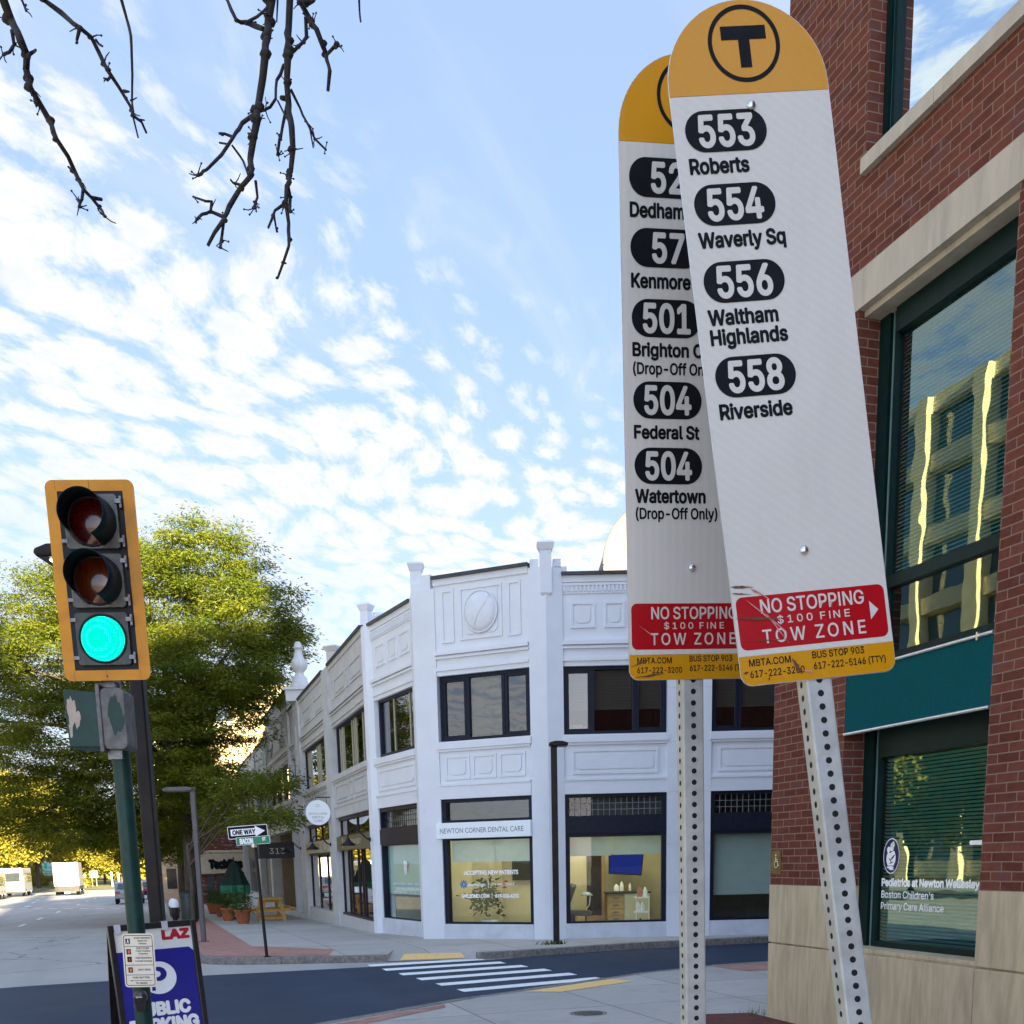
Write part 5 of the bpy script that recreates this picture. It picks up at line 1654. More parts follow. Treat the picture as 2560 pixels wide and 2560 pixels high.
# ------------------------------------------------------------------ the two bus stop signs
def sheeting(name, col, rough=0.22, spots=0.16, dirt=None):
    """retro-reflective sheeting: fine dotted cell pattern, glossy, slightly wavy"""
    m = bpy.data.materials.new(name)
    m.use_nodes = True
    t = NT(m.node_tree)
    out = t.n('ShaderNodeOutputMaterial')
    b = t.n('ShaderNodeBsdfPrincipled')
    tc = t.n('ShaderNodeTexCoord')
    o = tc.outputs['Object']
    v = t.n('ShaderNodeTexVoronoi', feature='F1')
    t.set(v, 'Vector', o)
    v.inputs['Scale'].default_value = 330.0
    v.inputs['Randomness'].default_value = 0.15
    dots = t.ramp(v.outputs['Distance'], 0.12, 0.42)
    big = t.noise(t.mapping(o, scale=(6, 6, 0.8)), 2.0, 5.0, 0.65)
    c = t.mix(t.math('MULTIPLY', dots, spots), tuple(col) + (1,), tuple(x * 0.55 for x in col) + (1,))
    c = t.mix(t.ramp(big, 0.5, 0.8, 0.0, 0.35), c, tuple((dirt or tuple(x * .72 for x in col))) + (1,))
    t.set(b, 'Base Color', c)
    t.set(b, 'Roughness', t.ramp(t.noise(o, 5.0, 4.0), 0.3, 0.7, rough - 0.06, rough + 0.10))
    b.inputs['Specular IOR Level'].default_value = 0.22
    b.inputs['Coat Weight'].default_value = 0.16
    b.inputs['Coat Roughness'].default_value = 0.07
    bn = t.n('ShaderNodeBump')
    bn.inputs['Strength'].default_value = 0.10
    bn.inputs['Distance'].default_value = 0.02
    t.set(bn, 'Height', t.noise(t.mapping(o, scale=(1, 1, .5)), 9.0, 2.0))
    t.nt.links.new(bn.outputs[0], b.inputs['Normal'])
    t.nt.links.new(bn.outputs[0], b.inputs['Coat Normal'])
    t.nt.links.new(b.outputs[0], out.inputs[0])
    MATS[name] = m
    return m


M_SW = sheeting('white_sheeting', (0.68, 0.65, 0.60), spots=0.30)
M_SY = sheeting('amber_sheeting', (0.60, 0.27, 0.006), spots=0.12)
M_SR = sheeting('red_sheeting', (0.40, 0.004, 0.010), spots=0.08, dirt=(.27, .01, .015))
M_SK = pm('black_sign_ink', (0.010, 0.011, 0.014), 0.3, 0.2, 20, spec=.05)
M_ALU = pm('sign_edge_aluminium', (0.6, 0.6, 0.6), 0.35, 0.1, 30, metal=0.9)
M_GALV = pm('galvanised_steel', (0.42, 0.43, 0.415), 0.55, 0.12, 22.0, metal=0.25, bump=0.12, bscale=70, dirt=(0.25, 0.25, 0.235), dirt_scale=7.0, rvar=.12)
M_HOLE = pm('hole_dark', (0.006, 0.006, 0.006), 0.9, 0.1, 20)
M_BOLT = pm('bright_bolt', (0.7, 0.7, 0.72), 0.25, 0.1, 40, metal=1.0)


def bus_sign(P, u, v, n, base_len, label, routes, arrow, scuffs, holes_from=-1.09):
    """P: middle of the line where amber meets white; u right, v up, n towards the reader"""
    P, u, v, n = Vector(P), Vector(u).normalized(), Vector(v).normalized(), Vector(n).normalized()
    foot = P - n * .029 - v * base_len
    T = thing('bus_stop_sign', tuple(foot), label, 'bus stop sign', 'bus stop signs leaning on perforated posts')
    M = Matrix(((u.x, n.x, v.x, P.x), (u.y, n.y, v.y, P.y), (u.z, n.z, v.z, P.z), (0, 0, 0, 1)))   # local: x right, y to the reader, z up
    ux, vx = (1, 0, 0), (0, 0, 1)
    W = .1525

    def outline(w, top_r, cz, zb, rb):
        pts = []
        for k in range(25):
            a = math.pi * k / 24
            pts.append((w * math.cos(a), cz + top_r * math.sin(a)))
        for k in range(6):
            a = rad(180 + 90 * k / 5)
            pts.append((-w + rb + rb * math.cos(a), zb + rb + rb * math.sin(a)))
        for k in range(6):
            a = rad(270 + 90 * k / 5)
            pts.append((w - rb + rb * math.cos(a), zb + rb + rb * math.sin(a)))
        return pts
    mb = MB().at(M)
    o = outline(W, .153, .0148, -1.0735, .022)
    mb.prism([(x, -.0026, z) for x, z in o], (0, .0026, 0), 0)
    # printed areas lie on the plate
    Y = .0005
    dome = [(W * .994 * math.cos(math.pi * k / 24), .0148 + .152 * math.sin(math.pi * k / 24)) for k in range(25)]
    mb.add([(x, Y, z) for x, z in [(W * .994, 0)] + dome + [(-W * .994, 0)]], [tuple(reversed(range(27)))], 2)
    foot_ = outline(W * .994, .0, -1.019, -1.0725, .0212)
    foot_ = [p for p in foot_ if p[1] < -1.0185 - 1e-9 or abs(p[0]) > W * .99]
    q = [(W * .994, -1.0185), (-W * .994, -1.0185)] + foot_[foot_.index(min(foot_, key=lambda p: p[0])):]
    low = [(W * .994, -1.0185), (-W * .994, -1.0185)]
    rb = .0212
    low += [(-W * .994 + rb + rb * math.cos(rad(180 + 18 * k)), -1.0725 + rb + rb * math.sin(rad(180 + 18 * k))) for k in range(6)]
    low += [(W * .994 - rb + rb * math.cos(rad(270 + 18 * k)), -1.0725 + rb + rb * math.sin(rad(270 + 18 * k))) for k in range(6)]
    mb.add([(x, Y, z) for x, z in low], [tuple(range(len(low)))], 2)
    red = mb.rrect(-.1455, .1455, -1.0075, -.909, .013)
    mb.add([(x, Y, z) for x, z in red], [tuple(range(len(red)))], 3)
    # front white face gets its own sheeting skin
    skin = [(-W * .994, -.0005), (W * .994, -.0005), (W * .994, -1.018), (-W * .994, -1.018)]
    mb.add([(x, Y * .5, z) for x, z in skin], [tuple(reversed(range(4)))], 1)
    # scuffs and creases
    for sx_, sz, L, wd, a, m_ in scuffs:
        ca, sa = math.cos(a), math.sin(a)
        rg = random.Random(int((sx_ + 9) * 1e4))
        pts = []
        for k in range(9):
            f = k / 8
            pts.append((f * L, wd * (.3 + rg.random()) * math.sin(math.pi * min(.98, max(.02, f)))))
        for k in range(8, -1, -1):
            f = k / 8
            pts.append((f * L, -wd * (.3 + rg.random()) * math.sin(math.pi * min(.98, max(.02, f)))))
        mb.add([(sx_ + x * ca - z * sa, .0021, sz + x * sa + z * ca) for x, z in pts], [tuple(range(len(pts)))], m_)
    pl = mb.build('sign_panel', [M_ALU, M_SW, M_SY, M_SR, pm('dark_scuff', (.10, .035, .015), .6, .3, 60), pm('pale_scratch', (.50, .20, .18), .5, .4, 90)], T)
    g = MB().at(M)
    Z = .0012
    g.disc((0, Z, .0885), ux, vx, .0685, .0690, r_in=.885, n=56, m=0)
    g.add([(x, Z, z) for x, z in ((-.0425, .1198), (-.0425, .0955), (.043, .0955), (.043, .1198))], [(0, 1, 2, 3)], 0)
    g.add([(x, Z, z) for x, z in ((-.0107, .0955), (-.0107, .0458), (.0107, .0458), (.0107, .0955))], [(0, 1, 2, 3)], 0)
    for zc, num, names in routes:
        pill = g.rrect(-.1315, .0238, zc - .0370, zc + .0370, .0368, 8)
        g.add([(x, Z, z) for x, z in pill], [tuple(range(len(pill)))], 0)
        wd = .1026 if len(num) == 3 else .0675
        g.text(num, (-.0535 if len(num) == 3 else -.0480, Z + .0006, zc - .0270), ux, vx, .054, 1, align='C', width=wd, bold=.046)
        for s, zz, w, cp in names:
            g.text(s, (-.1300, Z, zz), ux, vx, cp, 0, width=w, bold=.058 if cp > .023 else .040)
    g.text('NO STOPPING', (0.0025, Z, -.9420), ux, vx, .0250, 1, align='C', width=.202, bold=.022)
    g.text('$100 FINE', (0.002, Z, -.9635), ux, vx, .0135, 1, align='C', width=.142, bold=.018, spacing=1.35)
    g.text('TOW ZONE', (0.0, Z, -.9975), ux, vx, .0245, 1, align='C', width=.202, bold=.018, spacing=1.25)
    if arrow:
        g.add([(.1135, Z, -.9385), (.1135, Z, -.9735), (.1300, Z, -.956)], [(0, 1, 2)], 1)
    g.text('MBTA.COM', (-.1335, Z, -1.0375), ux, vx, .0125, 0, width=.081, bold=.022)
    g.text('617-222-3200', (-.1340, Z, -1.0585), ux, vx, .0125, 0, width=.106, bold=.022)
    g.text('BUS STOP 903', (-.0095, Z, -1.0345), ux, vx, .0125, 0, width=.102, bold=.022)
    g.text('617-222-5146 (TTY)', (-.0090, Z, -1.0550), ux, vx, .0125, 0, width=.142, bold=.022)
    g.build('lettering', [M_SK, M_SW], pl)
    # perforated square post behind the plate
    p = MB().at(M)
    h = .0254
    p.box(-h, h, -.0032 - 2 * h, -.0032, -base_len - .4, .06, 0)
    z = -.02 - .0127
    while z > -base_len - .3:
        if z < holes_from + .05:
            p.disc((0, -.0030, z), ux, vx, .0063, n=14, m=1)
        p.disc((-h - .0002, -.0032 - h, z), (0, -1, 0), vx, .0063, n=14, m=1)
        p.disc((h + .0002, -.0032 - h, z), (0, 1, 0), vx, .0063, n=14, m=1)
        p.disc((0, -.0034 - 2 * h, z), (-1, 0, 0), vx, .0063, n=14, m=1)
        z -= .0254
    p.build('post', [M_GALV, M_HOLE], T, bevel=.004)
    for bx, bz in ((-.0007, -.0229), (-.0014, -.8336)):
        b = MB().at(M)
        prof = [(.0085, .0005), (.0088, .0025), (.0074, .0050), (.0045, .0068), (0.0, .0074)]
        vs, fs = [], []
        for r_, y in prof:
            for k in range(14):
                a = 2 * math.pi * k / 14
                vs.append((bx + r_ * math.cos(a), y, bz + r_ * math.sin(a)))
        for i in range(4):
            for k in range(14):
                fs.append((i * 14 + k, (i + 1) * 14 + k, (i + 1) * 14 + (k + 1) % 14, i * 14 + (k + 1) % 14))
        b.add(vs, fs, 0, True)
        b.build('bolt', M_BOLT, T)
    return T


bus_sign((0.4796, 2.2957, 3.098), (0.9886, 0.1163, 0.0951), (-0.1113, 0.1421, 0.9836), (0.1009, -0.983, 0.1534), 3.03,
         'nearer bus stop sign, routes 553 to 558, on a tilted perforated post',
         [(-.0645, '553', [('Roberts', -.1388, .111, .0262)]),
          (-.1962, '554', [('Waverly Sq', -.2715, .164, .0262)]),
          (-.3352, '556', [('Waltham', -.4110, .132, .0262), ('Highlands', -.4470, .146, .0262)]),
          (-.5072, '558', [('Riverside', -.5822, .138, .0262)])],
         True,
         [(-.152, -.888, .045, .0035, -.1, 4), (-.152, -.900, .04, .002, -.15, 4), (-.150, -.947, .09, .0028, -.1, 4), (-.14, -.99, .10, .0010, -.05, 4),
          (-.125, -.915, .10, .0018, -.75, 5), (-.095, -.935, .08, .0016, -1.0, 5), (-.12, -.89, .05, .002, -.6, 5), (-.05, -1.03, .035, .004, -1.1, 4), (-.03, -1.055, .02, .003, -.3, 5), (-.148, -1.05, .012, .002, .2, 4), (-.10, -1.068, .01, .0015, 1.3, 4)])
ur = Vector((0.9861, 0.1651, 0.0203))
Pr = Vector((0.266, 2.577, 3.1868)) + ur * .1525
bus_sign(Pr, ur, (-0.0201, -0.0034, 0.9998), (0.1651, -0.9863, 0.0), 3.07,
         'farther bus stop sign, routes 52 to 504, half hidden behind the nearer sign',
         [(-.0645, '52', [('Dedham', -.1388, .118, .0262)]),
          (-.1962, '57', [('Kenmore', -.2725, .130, .0262)]),
          (-.3310, '501', [('Brighton Ctr', -.4048, .181, .0250), ('(Drop-Off Only)', -.4400, .188, .0218)]),
          (-.4915, '504', [('Federal St', -.5680, .147, .0250)]),
          (-.6235, '504', [('Watertown', -.6982, .160, .0262), ('(Drop-Off Only)', -.7318, .188, .0218)])],
         False,
         [(-.150, -1.045, .05, .0018, .35, 4), (-.14, -1.068, .07, .003, .12, 4), (-.13, -.955, .05, .0007, -.6, 5)])
# ------------------------------------------------------------------ traffic signal on its green pole
M_GREENPOLE = pm('dark_green_pole_paint', (0.006, 0.042, 0.036), 0.42, 0.2, 9.0, spec=.3, bump=.06, bscale=60, dirt=(0.03, 0.05, 0.045), dirt_scale=4.0)
M_BLACKPOLE = pm('dark_bronze_pole_paint', (0.012, 0.009, 0.010), 0.42, 0.2, 6.0, spec=.22, dirt=(0.035, 0.022, 0.018), dirt_scale=1.5)
M_GREYPOLE = pm('grey_pole_paint', (0.09, 0.085, 0.088), 0.5, 0.12, 6.0)
M_SIGBLACK = pm('signal_black', (0.008, 0.010, 0.016), 0.4, 0.2, 14, spec=.2)
M_SIGDOOR = pm('dusty_signal_door', (0.13, 0.13, 0.125), 0.6, 0.3, 14, dirt=(0.035, 0.038, 0.04), dirt_scale=5.0)
M_VISOR = pm('visor_teal_black', (0.005, 0.018, 0.026), 0.5, 0.2, 10, spec=.2)
M_YTAPE = pm('amber_reflective_tape', (0.60, 0.245, 0.004), 0.3, 0.07, 8.0, coat=.12, spec=.2, dirt=(0.40, 0.17, 0.01), dirt_scale=6.0, bump=.08, bscale=22)
M_LATCH = pm('latch_metal', (0.15, 0.155, 0.16), 0.35, 0.2, 40, metal=.8)



def led_lens():
    """lit lens: a field of small green diodes behind a faceted cover"""
    m = bpy.data.materials.new('green_led_lens')
    m.use_nodes = True
    t = NT(m.node_tree)
    out = t.n('ShaderNodeOutputMaterial')
    e = t.n('ShaderNodeEmission')
    tc = t.n('ShaderNodeTexCoord')
    v = t.n('ShaderNodeTexVoronoi', feature='F1')
    t.set(v, 'Vector', tc.outputs['Object'])
    v.inputs['Scale'].default_value = 95.0
    v.inputs['Randomness'].default_value = 0.25
    big = t.noise(tc.outputs['Object'], 9.0, 2.0)
    k = t.math('ADD', t.ramp(v.outputs['Distance'], 0.15, 0.6, 1.0, 0.55), t.math('MULTIPLY', big, 0.35))
    t.set(e, 'Color', t.mix(t.ramp(v.outputs['Distance'], 0.0, 0.4), (0.05, 1.0, 0.74, 1), (0.0, 0.84, 0.60, 1)))
    t.set(e, 'Strength', t.math('MULTIPLY', k, 0.24))
    t.nt.links.new(e.outputs[0], out.inputs[0])
    return m


SIG = thing('traffic_signal', (-2.465, 7.2, .12), 'three light traffic signal showing green on a dark green pole, amber edged backplate', 'traffic signal')
p = MB()
p.tube([(-2.465, 7.2, .1), (-2.465, 7.2, 2.46)], .0565, 24)
p.tube([(-2.465, 7.2, .1), (-2.465, 7.2, .28)], .09, 24)
p.build('pole', M_GREENPOLE, SIG)
p = MB()
p.tube([(-2.465, 7.2, 2.40), (-2.465, 7.2, 2.90)], .036, 14)
p.box(-2.54, -2.44, 7.12, 7.26, 2.835, 2.865)
p.box(-2.50, -2.43, 7.06, 7.2, 2.865, 2.9)
p.box(-2.52, -2.43, 7.12, 7.26, 2.40, 2.455)
p.build('bracket', M_LATCH, SIG)
Mb = frame((-2.545, 7.06), (math.cos(rad(4)), math.sin(rad(4))))
bx = MB().at(Mb)
bx.prism([(-.185, 0, 2.47), (.01, 0, 2.47), (.01, 0, 2.80), (-.195, 0, 2.82)], (0, -.26, 0), 0)
bx.prism([(x, .004, z) for x, z in bx.rrect(.028, .175, 2.455, 2.825, .035)], (0, -.24, 0), 1)
bx.prism([(x, .014, z) for x, z in bx.rrect(.004, .030, 2.44, 2.85, .010)], (0, -.28, 0), 2)
bxo = bx.build('terminal_box', [M_GREENPOLE, M_SIGDOOR, M_SIGDOOR], SIG, bevel=.006)
pk = MB().at(Mb)
rg = random.Random(9)


def patch(cx, cz, rx, rz, d, m, n=26, seed=1, rag=.35):
    r_ = random.Random(seed)
    pts = []
    f = [r_.uniform(1 - rag, 1 + rag) for _ in range(n)]
    for k in range(n):
        a = 2 * math.pi * k / n
        ff = f[k] * .6 + .4 * f[(k + 1) % n]
        pts.append((cx + rx * ff * math.cos(a), d, cz + rz * ff * math.sin(a)))
    pk.add(pts, [tuple(range(n))], m)


patch(-.150, 2.69, .028, .085, .0012, 0, seed=3)
patch(-.125, 2.64, .022, .05, .0018, 0, seed=5)
patch(-.165, 2.59, .012, .06, .0015, 0, seed=7)
patch(.112, 2.66, .045, .115, .0055, 1, seed=8, rag=.25)
patch(.145, 2.62, .022, .06, .006, 1, seed=11)
pk.build('peeled_paint', [pm('bare_pale_primer', (.42, .36, .30), .8, .1, 20), M_GREENPOLE], bxo)

Ms = frame((-2.458, 7.05), (math.cos(rad(4.5)), math.sin(rad(4.5))))
Ms = Ms @ Matrix.Translation((0, 0, 3.44)) @ Matrix.Rotation(rad(-.6), 4, 'Y')
bp = MB().at(Ms)
ou = bp.rrect(-.261, .261, -.575, .575, .045, 6)
iu = bp.rrect(-.193, .193, -.513, .512, .003, 6)
n = len(ou)
bp.prism([(x, -.004, z) for x, z in ou], (0, -.003, 0), 1)
bp.add([(x, 0, z) for x, z in ou] + [(x, 0, z) for x, z in iu], [((k + 1) % n, k, n + k, n + (k + 1) % n) for k in range(n)], 0)
bp.add([(x, 0, z) for x, z in ou] + [(x, -.004, z) for x, z in ou], [(k, (k + 1) % n, n + (k + 1) % n, n + k) for k in range(n)], 0)
# tape seams and a rivet
for q in ((-.004, -.001, .512, .575), (-.007, -.005, -.575, -.513), (-.2, -.1985, -.575, -.513), (.199, .2005, -.575, -.513), (-.2015, -.2, .512, .574)):
    bp.box(q[0], q[1], 0, .0012, q[2], q[3], 2)
bp.disc((-.003, .0012, -.55), (1, 0, 0), (0, 0, 1), .006, n=10, m=1)
bp.build('backplate', [M_YTAPE, M_SIGBLACK, pm('seam_brown', (.16, .07, .01), .6, .2, 20)], SIG)
hd = MB().at(Ms)
hd.box(-.172, .172, -.2, -.008, -.505, .505, 0)
hd.build('housing', M_SIGBLACK, SIG, bevel=.01)
LENS = {}
for i, zc in enumerate((.335, 0, -.335)):
    dr = MB().at(Ms)
    ou = dr.rrect(-.158, .158, zc - .152, zc + .152, .02, 6)
    n = len(ou)
    ci = [(.141 * math.cos(math.atan2(z - zc, x)), zc + .141 * math.sin(math.atan2(z - zc, x))) for x, z in ou]
    dr.add([(x, .028, z) for x, z in ou] + [(x, .028, z) for x, z in ci], [((k + 1) % n, k, n + k, n + (k + 1) % n) for k in range(n)], 0)
    dr.add([(x, .028, z) for x, z in ou] + [(x, 0, z) for x, z in ou], [(k, (k + 1) % n, n + (k + 1) % n, n + k) for k in range(n)], 0)
    for zz in (zc - .11, zc + .11):
        dr.box(.150, .182, 0, .04, zz - .012, zz + .012, 1)
        dr.box(.174, .186, .0, .03, zz - .035, zz + .03, 1)
        dr.box(-.182, -.150, 0, .035, zz - .01, zz + .01, 1)
    rgn = []
    for k in range(33):
        a = 2 * math.pi * k / 32
        rgn.append((.139 * math.cos(a), .030, zc + .139 * math.sin(a)))
    dr.tube(rgn, .007, 6, 2, cap=False)
    D = dr.build('signal_door', [M_SIGDOOR if i != 2 else pm('dark_dusty_door', (.05, .055, .055), .55, .3, 12, dirt=(.16, .16, .15), dirt_scale=4.0), M_LATCH, M_SIGBLACK], SIG)
    le = MB().at(Ms)
    vs, fs = [], []
    N = 36
    for j in range(7):
        r_ = .136 * (1 - j / 6)
        y = .026 + .030 * (1 - (r_ / .136) ** 2)
        for k in range(N):
            a = 2 * math.pi * k / N
            vs.append((r_ * math.cos(a), y, zc + r_ * math.sin(a)))
    for j in range(6):
        for k in range(N):
            fs.append((j * N + k, j * N + (k + 1) % N, (j + 1) * N + (k + 1) % N, (j + 1) * N + k))
    le.add(vs, [tuple(reversed(f)) for f in fs], 0, True)
    mt = (pm('red_lens', (.060, .003, .002), .15, .25, 90, coat=.45), pm('amber_lens', (.085, .014, .002), .15, .3, 60, coat=.45, stretch=(1, 1, .2)), led_lens())[i]
    lo = le.build('lens', mt, SIG)
    if i == 2:
        lo['label'] = 'lit green lens'
    if i < 2:
        vz = MB().at(Ms)
        A0, A1 = rad(-68), rad(248)
        K = 40
        ring = lambda r_, y, dz: [(r_ * math.cos(A0 + (A1 - A0) * k / K), y, zc + dz + r_ * math.sin(A0 + (A1 - A0) * k / K)) for k in range(K + 1)]
        ys = (.028, .14, .26)
        outs = [ring(.149 - .075 * (y - .028), y, -.03 * (y - .028)) for y in ys]
        ins = [ring(.146 - .075 * (y - .028), y, -.03 * (y - .028)) for y in ys]
        L = K + 1
        vs = [v for r_ in outs for v in r_] + [v for r_ in ins for v in r_]
        fs = []
        for j in range(2):
            for k in range(K):
                fs.append((j * L + k, (j + 1) * L + k, (j + 1) * L + k + 1, j * L + k + 1))
                o_ = 3 * L
                fs.append((o_ + j * L + k, o_ + j * L + k + 1, o_ + (j + 1) * L + k + 1, o_ + (j + 1) * L + k))
        for k in range(K):
            fs.append((2 * L + k, 5 * L + k, 5 * L + k + 1, 2 * L + k + 1))
        vz.add(vs, fs, 0, True)
        vz.build('visor', M_VISOR, SIG)

# crossing instruction plate and push button on the pole
Mr = frame((-2.437, 7.125), (math.cos(rad(3)), math.sin(rad(3)))) @ Matrix.Translation((0, 0, 1.12)) @ Matrix.Rotation(rad(.8), 4, 'Y')
r_ = MB().at(Mr)
W, H = .1145, .1905
W, H = .103, .176
r_.prism([(x, -.002, z) for x, z in r_.rrect(-W, W, -H, H, .022)], (0, .002, 0), 0)
ps = r_.build('crossing_sign', pm('ivory_sign_face', (.76, .68, .56), .45, .04, 10, coat=.2), SIG)
g = MB().at(Mr)
ux, vx = (1, 0, 0), (0, 0, 1)
Y = .0008
ou = g.rrect(-W + .009, W - .009, -H + .010, H - .010, .017)
iu = g.rrect(-W + .013, W - .013, -H + .014, H - .014, .014)
n = len(ou)
g.add([(x, Y, z) for x, z in ou] + [(x, Y, z) for x, z in iu], [((k + 1) % n, k, n + k, n + (k + 1) % n) for k in range(n)], 0)
for z in (.092, -.030, -.095):
    g.box(-W + .011, W - .011, Y, Y + .0004, z - .0016, z + .0016, 0)
for cx, cz, m_, kind in ((-.066, .126, 0, 'walk'), (-.064, .058, 0, 'hand'), (-.062, .008, 0, 'num'), (-.060, -.062, 0, 'hand')):
    g.add([(cx + a, Y, cz + b) for a, b in ((-.0145, -.0175), (.0145, -.0175), (.0145, .0175), (-.0145, .0175))], [(0, 1, 2, 3)], m_)
    if kind == 'walk':
        g.disc((cx + .001, Y + .0006, cz + .011), ux, vx, .0032, n=10, m=1)
        for q in ([(-.004, .008), (.004, .008), (.003, -.003), (-.003, -.003)], [(-.003, -.003), (.001, -.003), (-.005, -.014), (-.009, -.014)], [(-.001, -.003), (.003, -.003), (.009, -.014), (.005, -.014)], [(.003, .007), (.009, .0), (.008, -.002), (.002, .004)]):
            g.add([(cx + a, Y + .0006, cz + b) for a, b in q], [(0, 1, 2, 3)], 1)
    elif kind == 'hand':
        g.disc((cx, Y + .0006, cz - .005), ux, vx, .0075, .008, n=12, m=2)
        for k in range(4):
            x = cx - .0062 + k * .0038
            g.add([(x, Y + .0007, cz), (x + .0028, Y + .0007, cz), (x + .0028, Y + .0007, cz + .011 + .002 * (k in (1, 2))), (x, Y + .0007, cz + .011 + .002 * (k in (1, 2)))], [(0, 1, 2, 3)], 2)
        g.add([(cx + .006, Y + .0007, cz - .006), (cx + .012, Y + .0007, cz + .003), (cx + .0095, Y + .0007, cz + .005), (cx + .005, Y + .0007, cz)], [(0, 1, 2, 3)], 2)
    else:
        g.text('8', (cx, Y + .0006, cz - .010), ux, vx, .02, 2, align='C', width=.011)
for s, z, cp, w in (('START CROSSING', .143, .0095, .105), ('Watch For', .124, .0095, .062), ('Vehicles', .106, .0095, .048), ('DON\'T START', .076, .0095, .082), ('Finish Crossing', .058, .0095, .09), ('If Started', .040, .0095, .058), ('TIME REMAINING', .012, .0095, .106), ('To Finish Crossing', -.008, .0095, .108)):
    g.text(s, (.028, Y, z), ux, vx, cp, 0, align='C', width=w, bold=.05)
g.box(-.024, .08, Y, Y + .0003, .1405, .1413, 0)
g.box(-.012, .068, Y, Y + .0003, .0735, .0743, 0)
g.box(-.012, .068, Y, Y + .0003, .030, .0308, 0)
g.text("DON'T CROSS", (.03, Y, -.066), ux, vx, .0105, 0, align='C', width=.08, bold=.05)
g.text('PUSH BUTTON', (.004, Y, -.118), ux, vx, .0115, 0, align='C', width=.108, bold=.05)
g.text('TO CROSS', (.004, Y, -.155), ux, vx, .0115, 0, align='C', width=.074, bold=.05)
g.box(-.058, .075, Y, Y + .0004, -.1345, -.1315, 0)
g.add([(-.068, Y, -.133), (-.056, Y, -.1385), (-.056, Y, -.1275)], [(0, 1, 2)], 0)
g.build('sign_lettering', [M_SK, M_VINYL, pm('orange_ink', (.75, .16, .03), .5)], ps)
b = MB().at(Mr)
for prof, zc in (([(.043, 0.0), (.043, .035), (.030, .05), (.0, .052)], -.238),):
    vs, fs = [], []
    for rr, y in prof:
        for k in range(24):
            a = 2 * math.pi * k / 24
            vs.append((rr * math.cos(a) - .004, y, zc + rr * math.sin(a)))
    for j in range(len(prof) - 1):
        for k in range(24):
            fs.append((j * 24 + k, (j + 1) * 24 + k, (j + 1) * 24 + (k + 1) % 24, j * 24 + (k + 1) % 24))
    b.add(vs, fs, 0, True)
b.prism([(x - .004, 0, z) for x, z in ((-.033, -.26), (.033, -.26), (.026, -.325), (.014, -.335), (-.014, -.335), (-.026, -.325))], (0, .04, 0), 1)
b.box(-.018, .016, .052, .054, -.2395, -.2345, 2)
b.add([(-.028, .0535, -.237), (-.014, .0535, -.245), (-.014, .0535, -.229)], [(0, 1, 2)], 2)
b.build('push_button', [pm('button_black', (.012, .012, .013), .3, .2, 20, coat=.4), M_BLACKPOLE, pm('arrow_brass', (.55, .45, .25), .4)], SIG)

# ------------------------------------------------------------------ area lamps


def area_lamp(loc, h, wd, head, mat, label, group, base=True, glow=None, head_d=.3, tip=0.0):
    """square pole with a flat head; head = (x0, x1) offset of the head from the pole"""
    T = thing('street_lamp', loc, label, 'street lamp', group)
    x, y, z = loc
    p = MB()
    p.box(x - wd / 2, x + wd / 2, y - wd / 2, y + wd / 2, z - .3, z + h)
    p.build('pole', mat, T, bevel=.012)
    if base:
        p = MB()
        p.box(x - wd * .95, x + wd * .95, y - wd * .95, y + wd * .95, z - .1, z + .03)
        for dx in (-1, 1):
            for dy in (-1, 1):
                p.lathe([(.012, .03), (.012, .06), (0, .062)], 8, 0, (x + dx * wd * .78, y + dy * wd * .78, z))
        p.build('base_plate', mat, T)
    x0, x1 = head
    s = 1 if x1 > 0 and abs(x1) > abs(x0) else -1
    hd = MB()
    top = z + h
    ob = []
    far_ = x + (x1 if s > 0 else x0)
    near = x + (x0 if s > 0 else x1)
    pr = [(near, top - .035), (near, top + .02), (near + s * .12, top + .045), (far_ - s * .10, top + .04), (far_ - s * .02, top + .012), (far_, top - .02), (far_ - s * .03, top - .045), (near + s * .12, top - .05)]
    hd.prism([(a, y - head_d / 2, b) for a, b in pr], (0, head_d, 0))
    ho = hd.build('lamp_head', mat, T, bevel=.02)
    if glow:
        g_ = MB()
        for k in range(2):
            a = far_ - s * (.14 + .12 * k)
            g_.box(a - .04, a + .04, y - .09, y + .09, top - .062, top - .052)
        g_.build('led_panel', glow, ho)
    return T


LG = 'square poled area lamps'
area_lamp((0.90, 20.6, .12), 3.66, .115, (-.09, .27), M_BLACKPOLE, 'black square lamp post standing on the pavement before the white corner building', LG)
area_lamp((-2.655, 8.25, .12), 3.80, .100, (-.62, .03), M_BLACKPOLE, 'dark bronze square lamp post right behind the traffic signal', LG, glow=pm_glow('lamp_led', (1.0, .93, .75), 1.2))
area_lamp((-6.76, 24.05, .04), 3.32, .10, (-.62, .03), M_GREYPOLE, 'grey square lamp post by the kerb in front of the big tree', LG)

# ------------------------------------------------------------------ folding board of the car park
AB = thing('parking_board', (-2.53, 7.98, .12), 'black framed folding pavement board with blue public parking poster behind the signal pole', 'pavement sign')
Ma = frame((-2.575, 7.86), (math.cos(rad(30)), math.sin(rad(30)))) @ Matrix.Translation((0, 0, 1.33)) @ Matrix.Rotation(rad(-1.9), 4, 'Y') @ Matrix.Rotation(rad(4), 4, 'X')
